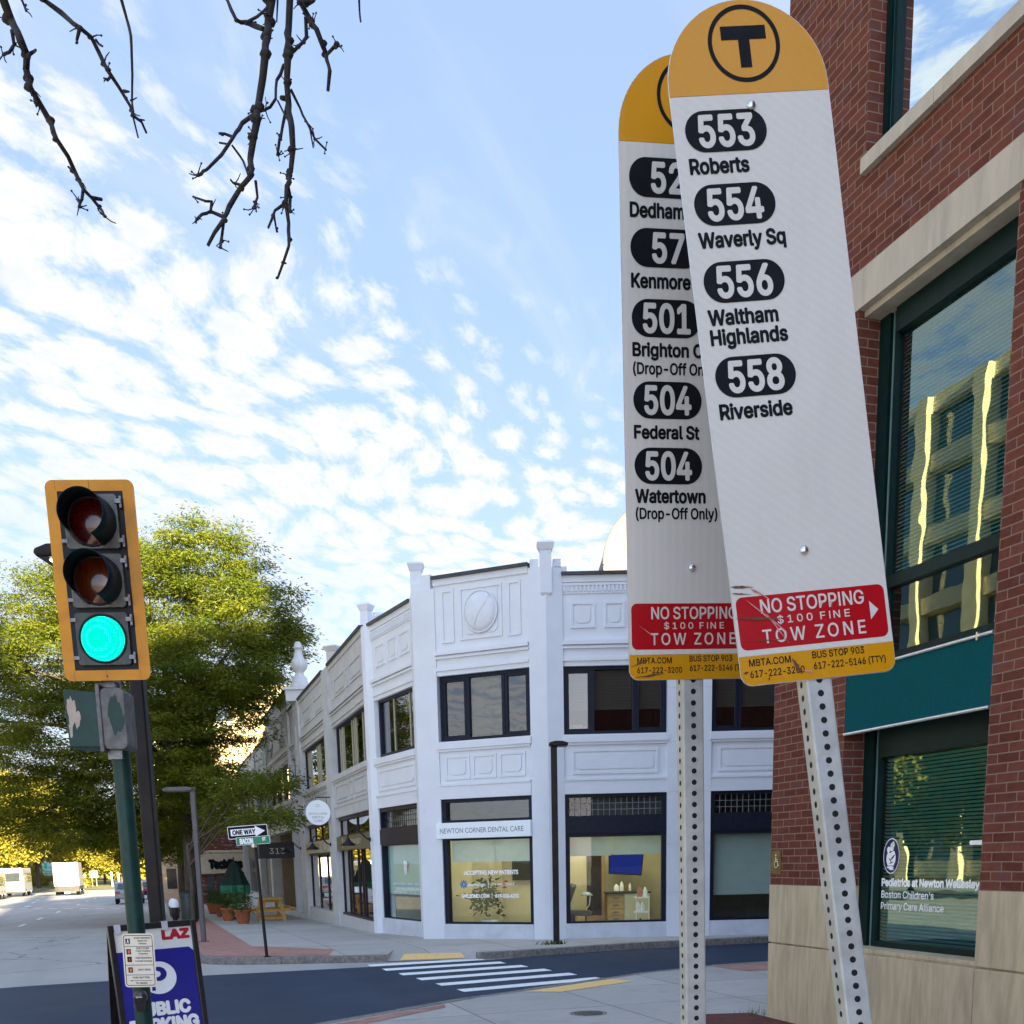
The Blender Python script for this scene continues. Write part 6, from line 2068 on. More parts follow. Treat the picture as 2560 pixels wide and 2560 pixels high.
# local: x right, y to reader, z up from the top edge
a = MB().at(Ma)
hw = .312
a.box(-hw, -hw + .04, -.03, .012, -1.20, 0)
a.box(hw - .04, hw, -.03, .012, -1.20, 0)
a.box(-hw + .04, hw - .04, -.03, .012, -.045, 0)
a.box(-hw + .04, hw - .04, -.03, .012, -1.20, -1.15)
a.box(-hw + .04, hw - .04, -.025, -.012, -1.15, -.045)
a.build('frame', pm('black_plastic', (.010, .010, .012), .35, .3, 20, coat=.2), AB, bevel=.006)
a = MB().at(Ma)
a.prism([(-hw, -.03, 0), (hw, -.03, 0), (hw, -.62, -1.15), (-hw, -.62, -1.15)], (0, .0, -.03))
a.build('back_leg', pm('black_plastic', (.010, .010, .012), .35), AB)
a = MB().at(Ma)
pw = hw - .041
a.add([(-pw, -.006, -.046), (-pw, -.006, -1.14), (pw, -.006, -1.14), (pw, -.006, -.046)], [(0, 1, 2, 3)], 0)
po = a.build('poster', pm('poster_white', (.80, .81, .78), .35, .02, 8, coat=.3), AB)
a = MB().at(Ma)
Y = -.0045
a.add([(x, Y, z) for x, z in ((-pw, -.195), (pw - .03, -.195), (pw, -.225), (pw, -1.14), (-pw, -1.14))], [(4, 3, 2, 1, 0)], 0)
a.build('blue_field', pm('poster_blue', (.008, .012, .26), .35, .06, 5, coat=.3), po)
a = MB().at(Ma)
a.text('LAZ', (.065, Y, -.125), ux, vx, .060, 1, width=.185, bold=.14)
a.disc((.0, -.0035, -.40), ux, vx, .125, .118, n=48, m=0)
a.disc((.0, -.0025, -.372), ux, vx, .058, .052, n=32, m=2)
a.disc((-.011, -.0018, -.372), ux, vx, .026, .022, n=24, m=0)
a.box(-.058, -.033, -.0030, -.0026, -.49, -.372, 2)
a.text('PUBLIC', (.0, Y + .001, -.665), ux, vx, .086, 0, align='C', width=.385, bold=.10)
a.text('PARKING', (.0, Y + .001, -.785), ux, vx, .088, 0, align='C', width=.48, bold=.10)
a.build('poster_lettering', [M_VINYL, pm('poster_red', (.50, .008, .03), .4), pm('poster_blue', (.008, .012, .26), .35)], po)
for x in (-.245, .085):
    a = MB().at(Ma)
    a.box(x - .022, x + .022, .0122, .0135, -.062, .002)
    a.box(x - .022, x + .022, -.03, .0135, .002, .0035)
    a.build('tape', pm('grey_tape', (.55, .55, .60), .5, .06, 20), AB)

# ------------------------------------------------------------------ one way and street name sign
OW = thing('street_name_sign', (-4.29, 19.08, .12), 'one way arrow plate above green street name plate on thin post', 'street sign')
p = MB()
p.tube([(-4.27, 19.08, .0), (-4.365, 19.1, 2.30)], .028, 10)
p.tube([(-4.27, 19.08, .11), (-4.27, 19.08, .14)], .06, 10)
p.build('post', M_BLACKPOLE, OW)
p = MB()
p.tube([(-4.37, 19.06, 2.02), (-4.37, 19.06, 2.08)], .05, 12)
p.build('bracket', M_ALU, OW)
Mo = frame((-4.46, 19.055), (1, 0)) @ Matrix.Translation((0, 0, 2.285)) @ Matrix.Rotation(rad(-3.0), 4, 'Y')
p = MB().at(Mo)
p.prism([(x, -.003, z) for x, z in p.rrect(-.345, .345, -.107, .107, .02)], (0, .003, 0), 0)
q = p.rrect(-.335, .335, -.097, .097, .014)
p.add([(x, .0012, z) for x, z in q], [tuple(range(len(q)))], 1)
arrow = [(-.295, -.055), (.13, -.055), (.13, -.09), (.30, 0), (.13, .09), (.13, .055), (-.295, .055)]
p.add([(x, .0024, z) for x, z in arrow], [tuple(range(7))], 0)
p.text('ONE WAY', (-.26, .0036, -.036), ux, vx, .072, 1, width=.39, bold=.07)
p.build('one_way_plate', [M_VINYL, M_SK], OW)
Mo = frame((-4.375, 19.045), (1, .02)) @ Matrix.Translation((0, 0, 2.135)) @ Matrix.Rotation(rad(-2.6), 4, 'Y')
p = MB().at(Mo)
p.box(-.29, .29, -.003, 0, -.068, .068, 0)
p.box(-.284, .284, 0, .0008, -.062, .062, 1)
p.text('BACON', (-.225, .002, -.044), ux, vx, .085, 0, width=.22, bold=.07)
p.text('ST', (.16, .002, -.010), ux, vx, .052, 0, width=.055, bold=.07)
p.build('street_name_plate', [M_VINYL, pm('street_sign_green', (.0, .22, .10), .4, .05, 10)], OW)

# ------------------------------------------------------------------ things on the building front
RS = thing('round_sign', tuple(Matrix(MS) @ Vector((-5.9, .07, 3.13))), 'round white projecting sign hung from the corner building above the pavement', 'hanging sign')
Mrs = frame((Matrix(MS) @ Vector((-5.87, .43, 0))).xy, (SW.x, SW.y)) @ Matrix.Translation((0, 0, 3.13))
p = MB().at(Mrs)
p.prism([(.345 * math.cos(2 * math.pi * k / 40), -.05, .345 * math.sin(2 * math.pi * k / 40)) for k in range(40)], (0, .05, 0))
d = p.build('disc', M_SIGNW, RS)
p = MB().at(Mrs)
p.text('NEWTON CORNER', (0, .0015, -.055), ux, vx, .055, 0, align='C', width=.52, font='round')
p.text('DENTAL', (0, .0015, -.16), ux, vx, .07, 0, align='C', width=.34, font='round')
p.text('CARE', (0, .0015, -.255), ux, vx, .07, 0, align='C', width=.24, font='round')
p.disc((0, .0015, .19), ux, vx, .05, .04, r_in=.8, n=16)
p.build('sign_lettering', pm('light_grey_letter', (.30, .32, .34), .5), d)
p = MB().at(Mrs)
p.tube([(.40, -.02, .42), (-.05, -.02, .42)], .015, 8)
p.tube([(-.05, -.02, .42), (-.05, -.02, .335)], .008, 6)
p.tube([(.25, -.02, .42), (.25, -.02, .24)], .008, 6)
p.build('bracket', M_BLACKPOLE, RS)

GL = 'black gooseneck shop lamps on the corner building'
for x, lab in ((-.12, 'black gooseneck lamp over the bakery door nearest the corner'), (-6.15, 'black gooseneck lamp over the three light shop window under the round sign'), (-12.9, 'black gooseneck lamp beside the canopy numbered 313')):
    o_ = Matrix(MS) @ Vector((x, .08, 2.25))
    T = thing('gooseneck_lamp', tuple(o_), lab, 'wall lamp', GL)
    p = MB().at(MS)
    pts = [(x, .08, 2.25), (x, .16, 2.27), (x - .05, .30, 2.42), (x - .09, .44, 2.50), (x - .12, .54, 2.47), (x - .13, .58, 2.36), (x - .13, .58, 2.26)]
    p.tube(pts, .018, 8)
    p.build('arm', M_BLACKPOLE, T)
    p = MB().at(MS)
    p.lathe([(.03, .17), (.05, .14), (.07, .10), (.15, .045), (.19, .0), (.185, -.005), (.0, .03)], 18, 0, (x - .13, .58, 2.12))
    p.build('lamp_shade', M_BLACKPOLE, T)
    p = MB().at(MS)
    p.tube([(x, .07, 2.25), (x, .10, 2.25)], .05, 10)
    p.build('wall_plate', M_BLACKPOLE, T)
# ------------------------------------------------------------------ trees


def leaf_material(name, a, b, transl=.45):
    m = bpy.data.materials.new(name)
    m.use_nodes = True
    t = NT(m.node_tree)
    out = t.n('ShaderNodeOutputMaterial')
    bs = t.n('ShaderNodeBsdfPrincipled')
    at = t.n('ShaderNodeAttribute', attribute_name='leaf_tone')
    tc = t.n('ShaderNodeTexCoord')
    nz = t.noise(tc.outputs['Object'], .8, 3.0)
    f = t.math('ADD', t.math('MULTIPLY', at.outputs['Fac'], .7), t.math('MULTIPLY', nz, .35), clamp=True)
    c = t.mix(f, tuple(a) + (1,), tuple(b) + (1,))
    t.set(bs, 'Base Color', c)
    bs.inputs['Roughness'].default_value = .55
    bs.inputs['Specular IOR Level'].default_value = .25
    tr = t.n('ShaderNodeBsdfTranslucent')
    t.set(tr, 'Color', t.mix(1.0, c, (1.35, 1.25, .55, 1), 'MULTIPLY'))
    mx = t.n('ShaderNodeMixShader')
    mx.inputs[0].default_value = transl
    t.nt.links.new(bs.outputs[0], mx.inputs[1])
    t.nt.links.new(tr.outputs[0], mx.inputs[2])
    t.nt.links.new(mx.outputs[0], out.inputs[0])
    return m


M_LOCUST = leaf_material('locust_leaf', (.030, .082, .010), (.19, .19, .014))
M_LEAFY = leaf_material('sunny_leaf', (.18, .165, .016), (.31, .265, .04), .4)
M_BARK = pm('grey_brown_bark', (.075, .06, .045), .9, .3, 9.0, bump=.7, bscale=16, stretch=(1, 1, .25))
M_DARKBARK = pm('black_twig_bark', (.022, .020, .020), .85, .3, 30.0, bump=.3, bscale=90)


def leaf_object(name, centres, sizes, n_per, leaf, parent, mat, rng, flat=.55):
    """feathery sprays: every centre carries n_per small leaf blades scattered in a flattened blob"""
    C = np.repeat(np.asarray(centres, float), n_per, axis=0)
    S = np.repeat(np.asarray(sizes, float), n_per)
    N = len(C)
    off = rng.normal(size=(N, 3)) * .5
    off[:, 2] *= flat
    P = C + off * S[:, None]
    # blades droop along their spray
    d = off + rng.normal(size=(N, 3)) * .5
    d[:, 2] = d[:, 2] * .5 - .25
    d /= np.linalg.norm(d, axis=1)[:, None] + 1e-9
    nn = off / (np.linalg.norm(off, axis=1)[:, None] + 1e-9) * .8 + np.array([0, 0, .45]) + rng.normal(size=(N, 3)) * .45
    s = np.cross(d, nn)
    s /= np.linalg.norm(s, axis=1)[:, None] + 1e-9
    L = leaf[0] * rng.uniform(.6, 1.3, N)[:, None]
    W = leaf[1] * rng.uniform(.6, 1.3, N)[:, None]
    V = np.empty((N, 4, 3))
    V[:, 0] = P
    V[:, 1] = P + d * L * .5 + s * W * .5
    V[:, 2] = P + d * L
    V[:, 3] = P + d * L * .5 - s * W * .5
    me = bpy.data.meshes.new(name)
    me.vertices.add(N * 4)
    me.vertices.foreach_set('co', V.reshape(-1).astype(np.float32))
    me.loops.add(N * 4)
    me.loops.foreach_set('vertex_index', np.arange(N * 4, dtype=np.int32))
    me.polygons.add(N)
    me.polygons.foreach_set('loop_start', np.arange(0, N * 4, 4, dtype=np.int32))
    me.update(calc_edges=True)
    tone = me.attributes.new('leaf_tone', 'FLOAT', 'FACE')
    tone.data.foreach_set('value', np.clip(np.repeat(rng.uniform(0, 1, N // n_per), n_per) * .75 + rng.uniform(0, .25, N), 0, 1).astype(np.float32))
    me.materials.append(mat)
    o = bpy.data.objects.new(name, me)
    sc.collection.objects.link(o)
    if parent is not None:
        o.parent = parent
        o.matrix_parent_inverse = WINV.get(parent.name, Matrix.Identity(4))
        WINV[o.name] = Matrix.Identity(4)
    return o


def limbs(mb, base, height, blobs, r0_, rng, trunk_lean=(0, 0), fork=.42):
    """tapered trunk and one bent limb into every foliage blob"""
    bx_, by_, bz_ = base
    fz = bz_ + height * fork
    top = Vector((bx_ + trunk_lean[0], by_ + trunk_lean[1], fz))
    mid = Vector((bx_ + trunk_lean[0] * .4 + .05, by_, bz_ + height * fork * .5))
    mb.tube([(bx_, by_, bz_ - .2), (bx_, by_, bz_ + .15), mid, top], [r0_ * 1.35, r0_ * 1.05, r0_ * .9, r0_ * .8], 12)
    for (x, y, z, rx, ry, rz) in blobs:
        e = Vector((x, y, z))
        m1 = top.lerp(e, .45) + Vector((rng.uniform(-.3, .3), rng.uniform(-.3, .3), rng.uniform(.1, .7)))
        k = .25 + .25 * min(1, (rx + ry) / 5)
        mb.tube([mid.lerp(top, rng.uniform(.4, 1)), m1, e], [r0_ * k * 1.3, r0_ * k * .8, r0_ * .12], 7)
        for j in range(4):
            q = e + Vector((rng.uniform(-1, 1) * rx, rng.uniform(-1, 1) * ry, rng.uniform(-.6, .6) * rz)) * .8
            mb.tube([m1.lerp(e, rng.uniform(.3, .9)), q], [r0_ * .16, .012], 5, cap=False)


def crown_points(blobs, dens, rng, shell=.5):
    cs, ss = [], []
    for (x, y, z, rx, ry, rz) in blobs:
        n_ = max(6, int(dens * (rx * ry * rz) ** .667))
        d = rng.normal(size=(n_, 3))
        d /= np.linalg.norm(d, axis=1)[:, None]
        rr = (shell + (1.05 - shell) * rng.uniform(0, 1, n_)) ** .8
        # pads: quantise the height a little so that layers and gaps appear
        pts = d * rr[:, None]
        pts[:, 2] = pts[:, 2] * .55 + .45 * np.round(pts[:, 2] * 2.6) / 2.6
        cs.append(np.array([x, y, z]) + pts * np.array([rx, ry, rz]))
        ss.append(rng.uniform(.6, 1.15, n_))
    return np.concatenate(cs), np.concatenate(ss)


def tree(name, base, height, blobs, r0_, label, seed, dens=26, n_per=46, leaf=(.22, .07), spray=.75, mat=None, group=None, cat='tree', flat=.5, fork=.42, lean=(0, 0), shell=.5):
    T = thing(name, base, label, cat, group)
    rng = np.random.default_rng(seed)
    mb = MB()
    limbs(mb, base, height, blobs, r0_, random.Random(seed), lean, fork)
    mb.build('trunk', M_BARK, T)
    c, s = crown_points(blobs, dens, rng, shell)
    leaf_object('crown', c, s * spray, n_per, leaf, T, mat or M_LOCUST, rng, flat)
    return T


def px(x, y, Y):
    """a point at distance Y in front of the camera position, taken from image pixel coordinates"""
    d = fw + rt * ((x - 1280) / 2700) + up * ((2668 - y) / 2700)
    k = Y / d.y
    return Vector((0, 0, 1.72)) + d * k


def blob_px(lst):
    out = []
    for x, y, Y, rx, ry, rz in lst:
        p = px(x, y, Y)
        k = Y / 2700
        out.append((p.x, p.y, p.z, rx * k, ry, rz * k))
    return out


TB = (-11.75, 40.6, -.2)
big = blob_px([(520, 1430, 40, 150, 2.6, 110), (640, 1545, 39, 120, 2.2, 85), (700, 1610, 40, 75, 1.6, 45), (410, 1500, 41.5, 150, 2.6, 140), (120, 1500, 41, 95, 2.0, 75),
               (250, 1560, 42, 130, 2.4, 110), (560, 1650, 38.5, 150, 2.4, 100), (380, 1680, 39, 180, 2.8, 130), (120, 1680, 40.5, 140, 2.4, 120), (-40, 1620, 41, 110, 2.2, 90),
               (-60, 1800, 42, 120, 2.4, 110), (160, 1830, 39.5, 150, 2.4, 110), (400, 1850, 38.5, 150, 2.4, 110), (540, 1800, 39, 120, 2.2, 95), (620, 1725, 40, 90, 2.0, 60),
               (480, 1950, 39, 110, 2.0, 70), (300, 1970, 40, 140, 2.2, 75), (110, 1975, 40, 140, 2.2, 70), (560, 1960, 38, 70, 1.6, 45), (400, 2060, 40.5, 90, 1.6, 45), (250, 2045, 41, 90, 1.6, 40), (330, 1420, 43, 60, 1.6, 60), (180, 2085, 40, 120, 1.8, 45), (330, 2110, 41, 90, 1.6, 40), (430, 2110, 42, 60, 1.4, 50), (60, 2060, 41, 90, 1.8, 40)])
tree('street_tree', TB, 14.5, big, .23, 'large feathery honey locust with sunlit upper left crown over the street', 11, dens=38, n_per=120, leaf=(.155, .042), spray=.58, fork=.40, shell=.45, flat=.36)
low = blob_px([(690, 1955, 34, 75, 1.2, 28), (610, 1975, 35, 60, 1.2, 35), (650, 2050, 33.5, 80, 1.1, 30), (720, 2040, 32.5, 45, .8, 22), (560, 2030, 37, 55, 1.2, 40)])
tree('young_street_tree', (-10.3, 35.6, -.1), 4.6, low, .075, 'slender young tree with low leafy boughs hanging across the shopfronts', 23, dens=64, n_per=40, leaf=(.17, .05), spray=.5, fork=.55, shell=.2)
t2 = blob_px([(420, 1900, 50, 110, 2.5, 120), (330, 1760, 52, 150, 3, 150), (470, 2040, 49, 80, 1.6, 70), (360, 2060, 51, 90, 2.0, 45)])
tree('street_tree', (-14.9, 50.3, -.3), 12, t2, .24, 'second locust along the kerb, its dark trunk behind the big one', 31, dens=34, n_per=36, leaf=(.24, .07), spray=.8)

# sunlit trees across the wide road and beyond its bend
FT = 'sunlit trees beyond the road'


def round_tree(x, y, h, w, seed, label, name='roadside_tree', mat=None, dens=24, n_per=26, leaf=(.5, .28), spray=1.3, fork=.28):
    z = gz(x, y)
    r = random.Random(seed)
    bl = [(x, y, z + h * .66, w * .42, w * .42, h * .30)]
    for k in range(7):
        a = r.uniform(0, 6.28)
        q = r.uniform(.25, .5) * w
        bl.append((x + q * math.cos(a), y + q * math.sin(a), z + h * r.uniform(.36, .82), w * r.uniform(.2, .32), w * r.uniform(.2, .32), h * r.uniform(.13, .2)))
    return tree(name, (x, y, z), h, bl, h * .022, label, seed, dens, n_per, leaf, spray, mat or M_LEAFY, FT, fork=fork)


spec = [(30, 150, 17, 13, 'tall sunlit tree at the picture edge above the buses'), (-60, 120, 15, 12, 'broad sunlit tree just outside the road bend'),
        (95, 175, 15, 12, 'sunlit tree behind the pole with the small traffic signal'), (165, 205, 14, 12, 'yellow green tree right behind the green road sign'),
        (215, 190, 11, 10, 'low round sunlit tree behind the lorry'), (262, 210, 11.5, 10, 'sunlit tree right of the lorry'),
        (305, 190, 10.5, 9, 'sunlit tree left of the green signal pole'), (345, 215, 11, 10, 'sunlit tree seen between the signal pole and the lamp post'),
        (390, 180, 10, 8, 'sunlit tree behind the dark lamp post'), (428, 200, 11, 9, 'sunlit tree seen past the dark tree trunks'),
        (10, 210, 19, 15, 'tall hazy tree behind the buses'), (120, 250, 18, 15, 'tall tree closing the view over the road sign'), (240, 260, 14, 14, 'far tree closing the view over the lorry')]
for i, (X, Y, h, w, lab) in enumerate(spec):
    p = px(X, 2200, Y)
    round_tree(p.x, Y, h, w, 100 + i, lab)
# a dense tree belt fills the gaps at the far end
mb_c, mb_s = [], []
rg = np.random.default_rng(77)
for k in range(520):
    X = rg.uniform(-320, 620)
    Y = rg.uniform(265, 300)
    p = px(X, 2200, Y)
    mb_c.append((p.x, Y, gz(p.x, Y) + rg.uniform(.5, 1) ** 1 * rg.uniform(1, 9)))
    mb_s.append(3.2)
tag(leaf_object('far_tree_belt', mb_c, mb_s, 26, (1.3, .8), None, M_LEAFY, rg, .7), 'belt of sunlit trees closing the far end of the road', 'trees', kind='stuff')
for X, Y, h, w, lab in ((108, 195, 1.9, 2.4, 'small round yellow bush left of the lorry'), (207, 165, 1.9, 2.3, 'small round yellow bush right of the lorry'), (70, 190, 4.0, 5.0, 'broad sunlit bush beside the buses')):
    p = px(X, 2200, Y)
    z = gz(p.x, Y)
    T = thing('bush', (p.x, Y, z), lab, 'bush', 'bushes on the far verge')
    rg = np.random.default_rng(int(X))
    c, s = crown_points([(p.x, Y, z + h * .5, w * .5, w * .5, h * .5)], 26, rg)
    leaf_object('foliage', c, s * .8, 24, (.32, .2), T, M_LEAFY, rg)
    st = MB()
    st.tube([(p.x, Y, z - .1), (p.x, Y, z + h * .5)], [.06, .03], 6)
    st.build('stem', M_BARK, T)

# bare twigs of a dead street tree reach into the top of the picture
BT = thing('bare_tree', (-5.6, 5.6, .12), 'bare leafless street tree, its black knobbly twigs hanging into the sky', 'tree')
tw = MB()
rg = random.Random(12)
tw.tube([(-5.6, 5.6, -.1), (-5.6, 5.6, .3), (-5.5, 5.7, 2.2), (-5.0, 5.6, 4.2), (-4.3, 5.5, 5.6)], [.17, .13, .11, .09, .075], 12)
tw.tube([(-5.0, 5.6, 4.2), (-3.9, 5.2, 5.4), (-2.4, 4.9, 6.3), (-1.0, 4.9, 6.55), (.1, 4.9, 6.5)], [.07, .05, .042, .034, .022], 10)
tw.tube([(-3.9, 5.2, 5.4), (-3.0, 4.6, 5.9), (-2.2, 4.3, 6.0), (-1.6, 4.3, 5.9)], [.045, .035, .028, .02], 8)


def twig(pts, r0_, r1_, Y0, dY=0.0, spurs=1.0, ext=None):
    """pts in the measured picture units (900 wide strip), hanging at distance Y0"""
    P = []
    n_ = len(pts)
    for i, (a, b) in enumerate(pts):
        f = i / max(1, n_ - 1)
        P.append(px(a * .4658, b * .4658, Y0 + dY * f + .05 * math.sin(i * 2.1)))
    if ext is not None:
        P = [Vector(ext)] + P
    R_ = [(r0_ + (r1_ - r0_) * i / max(1, len(P) - 1)) * .4658 / 2700 * Y0 * 1.08 for i in range(len(P))]
    # subdivide with small kinks
    Q, RR = [], []
    for i in range(len(P) - 1):
        L = (P[i + 1] - P[i]).length
        k = max(1, int(L / .045))
        if ext is not None and i == 0:
            k = 3
        for j in range(k):
            f = j / k
            q = P[i].lerp(P[i + 1], f)
            if j:
                q += Vector((rg.uniform(-1, 1), rg.uniform(-1, 1), rg.uniform(-1, 1))) * .0035
            Q.append(q)
            RR.append((R_[i] + (R_[i + 1] - R_[i]) * f) * rg.uniform(.88, 1.16))
    Q.append(P[-1])
    RR.append(R_[-1])
    tw.tube(Q, RR, 7)
    for i in range(1, len(Q)):
        if rg.random() < .42 * spurs:
            # knob with a few short thorn spurs
            q = Q[i]
            r_ = RR[i]
            tw.lathe([(0, -r_ * 1.1), (r_ * 1.3, -r_ * .5), (r_ * 1.55, 0), (r_ * 1.2, r_ * .7), (0, r_ * 1.2)], 6, 0, (q.x + rg.uniform(-1, 1) * r_ * .7, q.y, q.z + rg.uniform(-1, 1) * r_ * .4))
            if rg.random() < .75:
                for s_ in range(rg.randint(1, 4)):
                    a = rg.uniform(0, 6.28)
                    L = rg.uniform(.012, .042) * (1 if r_ > .004 else .7)
                    e = q + Vector((math.cos(a), rg.uniform(-.5, .5), math.sin(a))) * L
                    m_ = q.lerp(e, .55) + Vector((rg.uniform(-1, 1), 0, rg.uniform(-1, 1))) * .004
                    tw.tube([q, m_, e], [max(.0022, r_ * .5), .0022, .0016], 5)
                    if rg.random() < .5:
                        tw.lathe([(0, -.005), (.005, 0), (0, .005)], 5, 0, tuple(e))


A1 = (-2.2, 4.3, 6.0)
A2 = (-1.0, 4.9, 6.55)
twig([(15, -8), (55, 100), (110, 220), (145, 300), (140, 370), (160, 470), (210, 550), (260, 640), (305, 750), (365, 840), (400, 920), (450, 1020), (490, 1060), (530, 1110), (560, 1160)], 19, 6, 4.3, .2, ext=(-2.25, 4.3, 5.6))
twig([(65, 165), (75, 240), (50, 280), (18, 292)], 8, 6, 4.3)
twig([(145, 300), (168, 285), (192, 268)], 9, 5, 4.3)
twig([(445, 1020), (440, 1070), (425, 1108)], 8, 6, 4.5)
twig([(495, 1062), (545, 1070)], 8, 7, 4.5)
twig([(225, -8), (330, 70), (430, 150), (490, 200), (530, 280), (580, 380), (640, 470), (700, 570), (715, 620), (760, 655), (785, 712)], 11, 5, 4.4, .1, ext=(-2.0, 4.35, 5.7))
twig([(425, 160), (412, 215), (408, 232)], 8, 4, 4.4)
twig([(515, 215), (530, 235), (550, 248)], 6, 4, 4.4)
twig([(590, 415), (575, 432), (558, 420)], 6, 4, 4.4)
twig([(665, 490), (692, 492)], 8, 4, 4.4)
twig([(735, 640), (775, 645)], 5, 3, 4.5)
twig([(650, -8), (680, 100), (705, 240), (710, 400), (708, 540), (715, 630), (742, 740)], 7, 3.5, 4.5, 0, .5, ext=(-1.75, 4.4, 5.85))
twig([(115, -5), (130, 30), (142, 58)], 5, 4, 4.3)
twig([(1457, -8), (1440, 120), (1425, 280), (1410, 420), (1390, 540), (1380, 640), (1360, 740), (1345, 840), (1350, 940), (1290, 1010), (1230, 1110), (1200, 1180), (1150, 1250), (1115, 1318)], 20, 7, 4.9, -.2, 1.1, ext=(-.95, 4.9, 6.5))
twig([(1412, 155), (1320, 120), (1270, 110), (1240, 50), (1218, -6)], 10, 6, 4.9)
twig([(1320, 122), (1380, 90), (1438, 35)], 6, 5, 4.9)
twig([(1382, 600), (1300, 660), (1250, 740), (1190, 830), (1110, 910), (1060, 942)], 9, 6, 4.85, -.2)
twig([(1245, 780), (1290, 840), (1330, 935)], 5, 4, 4.8, 0, .5)
twig([(1248, 735), (1205, 718), (1178, 716)], 7, 5, 4.8)
twig([(1230, 775), (1178, 766)], 4, 4, 4.8)
twig([(1200, 1165), (1130, 1135), (1085, 1150), (1058, 1175)], 8, 6, 4.7)
twig([(1130, 1135), (1136, 1080), (1105, 1080), (1038, 1057)], 7, 4, 4.7)
twig([(1372, 970), (1382, 1060), (1364, 1117)], 6, 5, 4.75)
twig([(1200, 1195), (1192, 1260), (1182, 1328)], 7, 6, 4.7)
twig([(1300, 995), (1262, 985), (1238, 965)], 6, 4, 4.75)
twig([(1390, 602), (1450, 575), (1480, 530), (1485, 430), (1522, 350)], 5, 7, 4.9, .1)
twig([(1557, -8), (1550, 150), (1545, 300), (1540, 450), (1550, 560), (1565, 680), (1572, 800), (1560, 920), (1540, 1000), (1535, 1090), (1550, 1200), (1550, 1320), (1520, 1410), (1490, 1492)], 17, 5, 5.0, -.15, .9, ext=(-.62, 4.9, 6.5))
twig([(1542, 560), (1520, 660), (1500, 750), (1490, 828)], 8, 6, 5.0)
twig([(1510, 525), (1540, 530)], 9, 11, 5.0)
twig([(1560, 480), (1610, 580), (1660, 680), (1690, 745), (1747, 802)], 6, 4, 5.0, 0, .5)
twig([(1662, 685), (1682, 795)], 4, 3, 5.0, 0, .5)
twig([(1532, 1090), (1475, 1130), (1458, 1180), (1440, 1222)], 7, 5, 4.9)
twig([(1470, 1150), (1485, 1242)], 5, 4, 4.9)
twig([(1545, 1000), (1558, 1060), (1557, 1135)], 8, 7, 4.9)
twig([(1490, 540), (1515, 590), (1552, 655)], 4, 4, 5.0, 0, .5)
twig([(1600, -8), (1650, 80), (1700, 160), (1730, 240), (1750, 290), (1770, 380), (1760, 488)], 13, 7, 5.05, 0, 1, ext=(-.4, 4.9, 6.5))
twig([(1757, 290), (1790, 255), (1812, 240)], 7, 9, 5.05)
twig([(1640, 90), (1645, 200), (1600, 250), (1560, 292)], 8, 7, 5.0)
twig([(1490, -6), (1485, 120)], 4, 3, 5.0, 0, .4)
twig([(1927, -8), (1930, 60), (1936, 115)], 5, 4, 5.1, 0, .4, ext=(.1, 4.9, 6.5))
twig([(1680, -8), (1640, 20), (1612, 12)], 13, 8, 5.05)
tw.build('branches', M_DARKBARK, BT)
# ------------------------------------------------------------------ planters, picnic table, meters, bin, umbrella on the far pavement
M_TERRA = pm('terracotta', (.34, .10, .035), .75, .15, 10, bump=.2, bscale=40, dirt=(.22, .09, .05), dirt_scale=4)
M_SOIL = pm('soil', (.03, .022, .016), .95, .3, 30)
M_PLANT = leaf_material('planter_leaf', (.02, .06, .012), (.07, .13, .02), .3)
PG = 'planters along the cafe terrace'
for i, (x, y, lab) in enumerate(((-8.42, 34.58, 'terracotta planter with leafy plant, closest to the picnic table'), (-9.68, 37.7, 'second terracotta planter from the picnic table'), (-11.2, 42.6, 'third terracotta planter from the picnic table'), (-12.6, 46.6, 'terracotta planter farthest along the terrace'))):
    z = gz(x, y) + .12
    T = thing('planter', (x, y, z), lab, 'planter', PG)
    p = MB()
    p.lathe([(.16, 0), (.20, .12), (.245, .36), (.27, .38), (.27, .45), (.235, .45), (.225, .40), (0, .40)], 22, 0, (x, y, z))
    p.build('pot', M_TERRA, T)
    r = np.random.default_rng(200 + i)
    c, s = crown_points([(x, y, z + .72, .36, .36, .30)], 150, r, .2)
    leaf_object('plant', c, s * .24, 22, (.13, .05), T, M_PLANT, r, .8)

PT = thing('picnic_table', (-7.9, 36.6, gz(-7.9, 36.6) + .12), 'yellow pine picnic table with sloping end frame outside entrance 313', 'picnic table')
Mp = frame((-7.85, 36.4), (SW.x, SW.y)) @ Matrix.Translation((0, 0, gz(-7.9, 36.4) + .12))
M_PINE = pm('yellow_pine', (.50, .27, .06), .6, .18, 6, stretch=(8, 1, 1), bump=.15, bscale=20)
p = MB().at(Mp)
for k in range(5):
    p.box(-.36 + k * .146, -.36 + k * .146 + .138, -1.85, .05, .70, .74)
p.build('table_top', M_PINE, PT)
for sx_ in (-.72, .56):
    p = MB().at(Mp)
    p.box(sx_, sx_ + .16, -1.85, .05, .40, .44)
    p.box(sx_ + .0, sx_ + .16, -1.85, .05, .44, .441)
    p.build('bench', M_PINE, PT)
for y0 in (-.12, -1.68):
    p = MB().at(Mp)
    for s_ in (-1, 1):
        p.prism([(s_ * .20, y0, .70), (s_ * .30, y0, .70), (s_ * .44, y0, 0), (s_ * .33, y0, 0)], (0, .05, 0))
    p.box(-.30, .30, y0 - .045, y0 - .001, .62, .70)
    p.box(-.72, .72, y0 - .045, y0 - .001, .32, .40)
    p.box(-.40, .40, y0 - .04, y0 - .002, .05, .12)
    p.build('end_frame', M_PINE, PT)

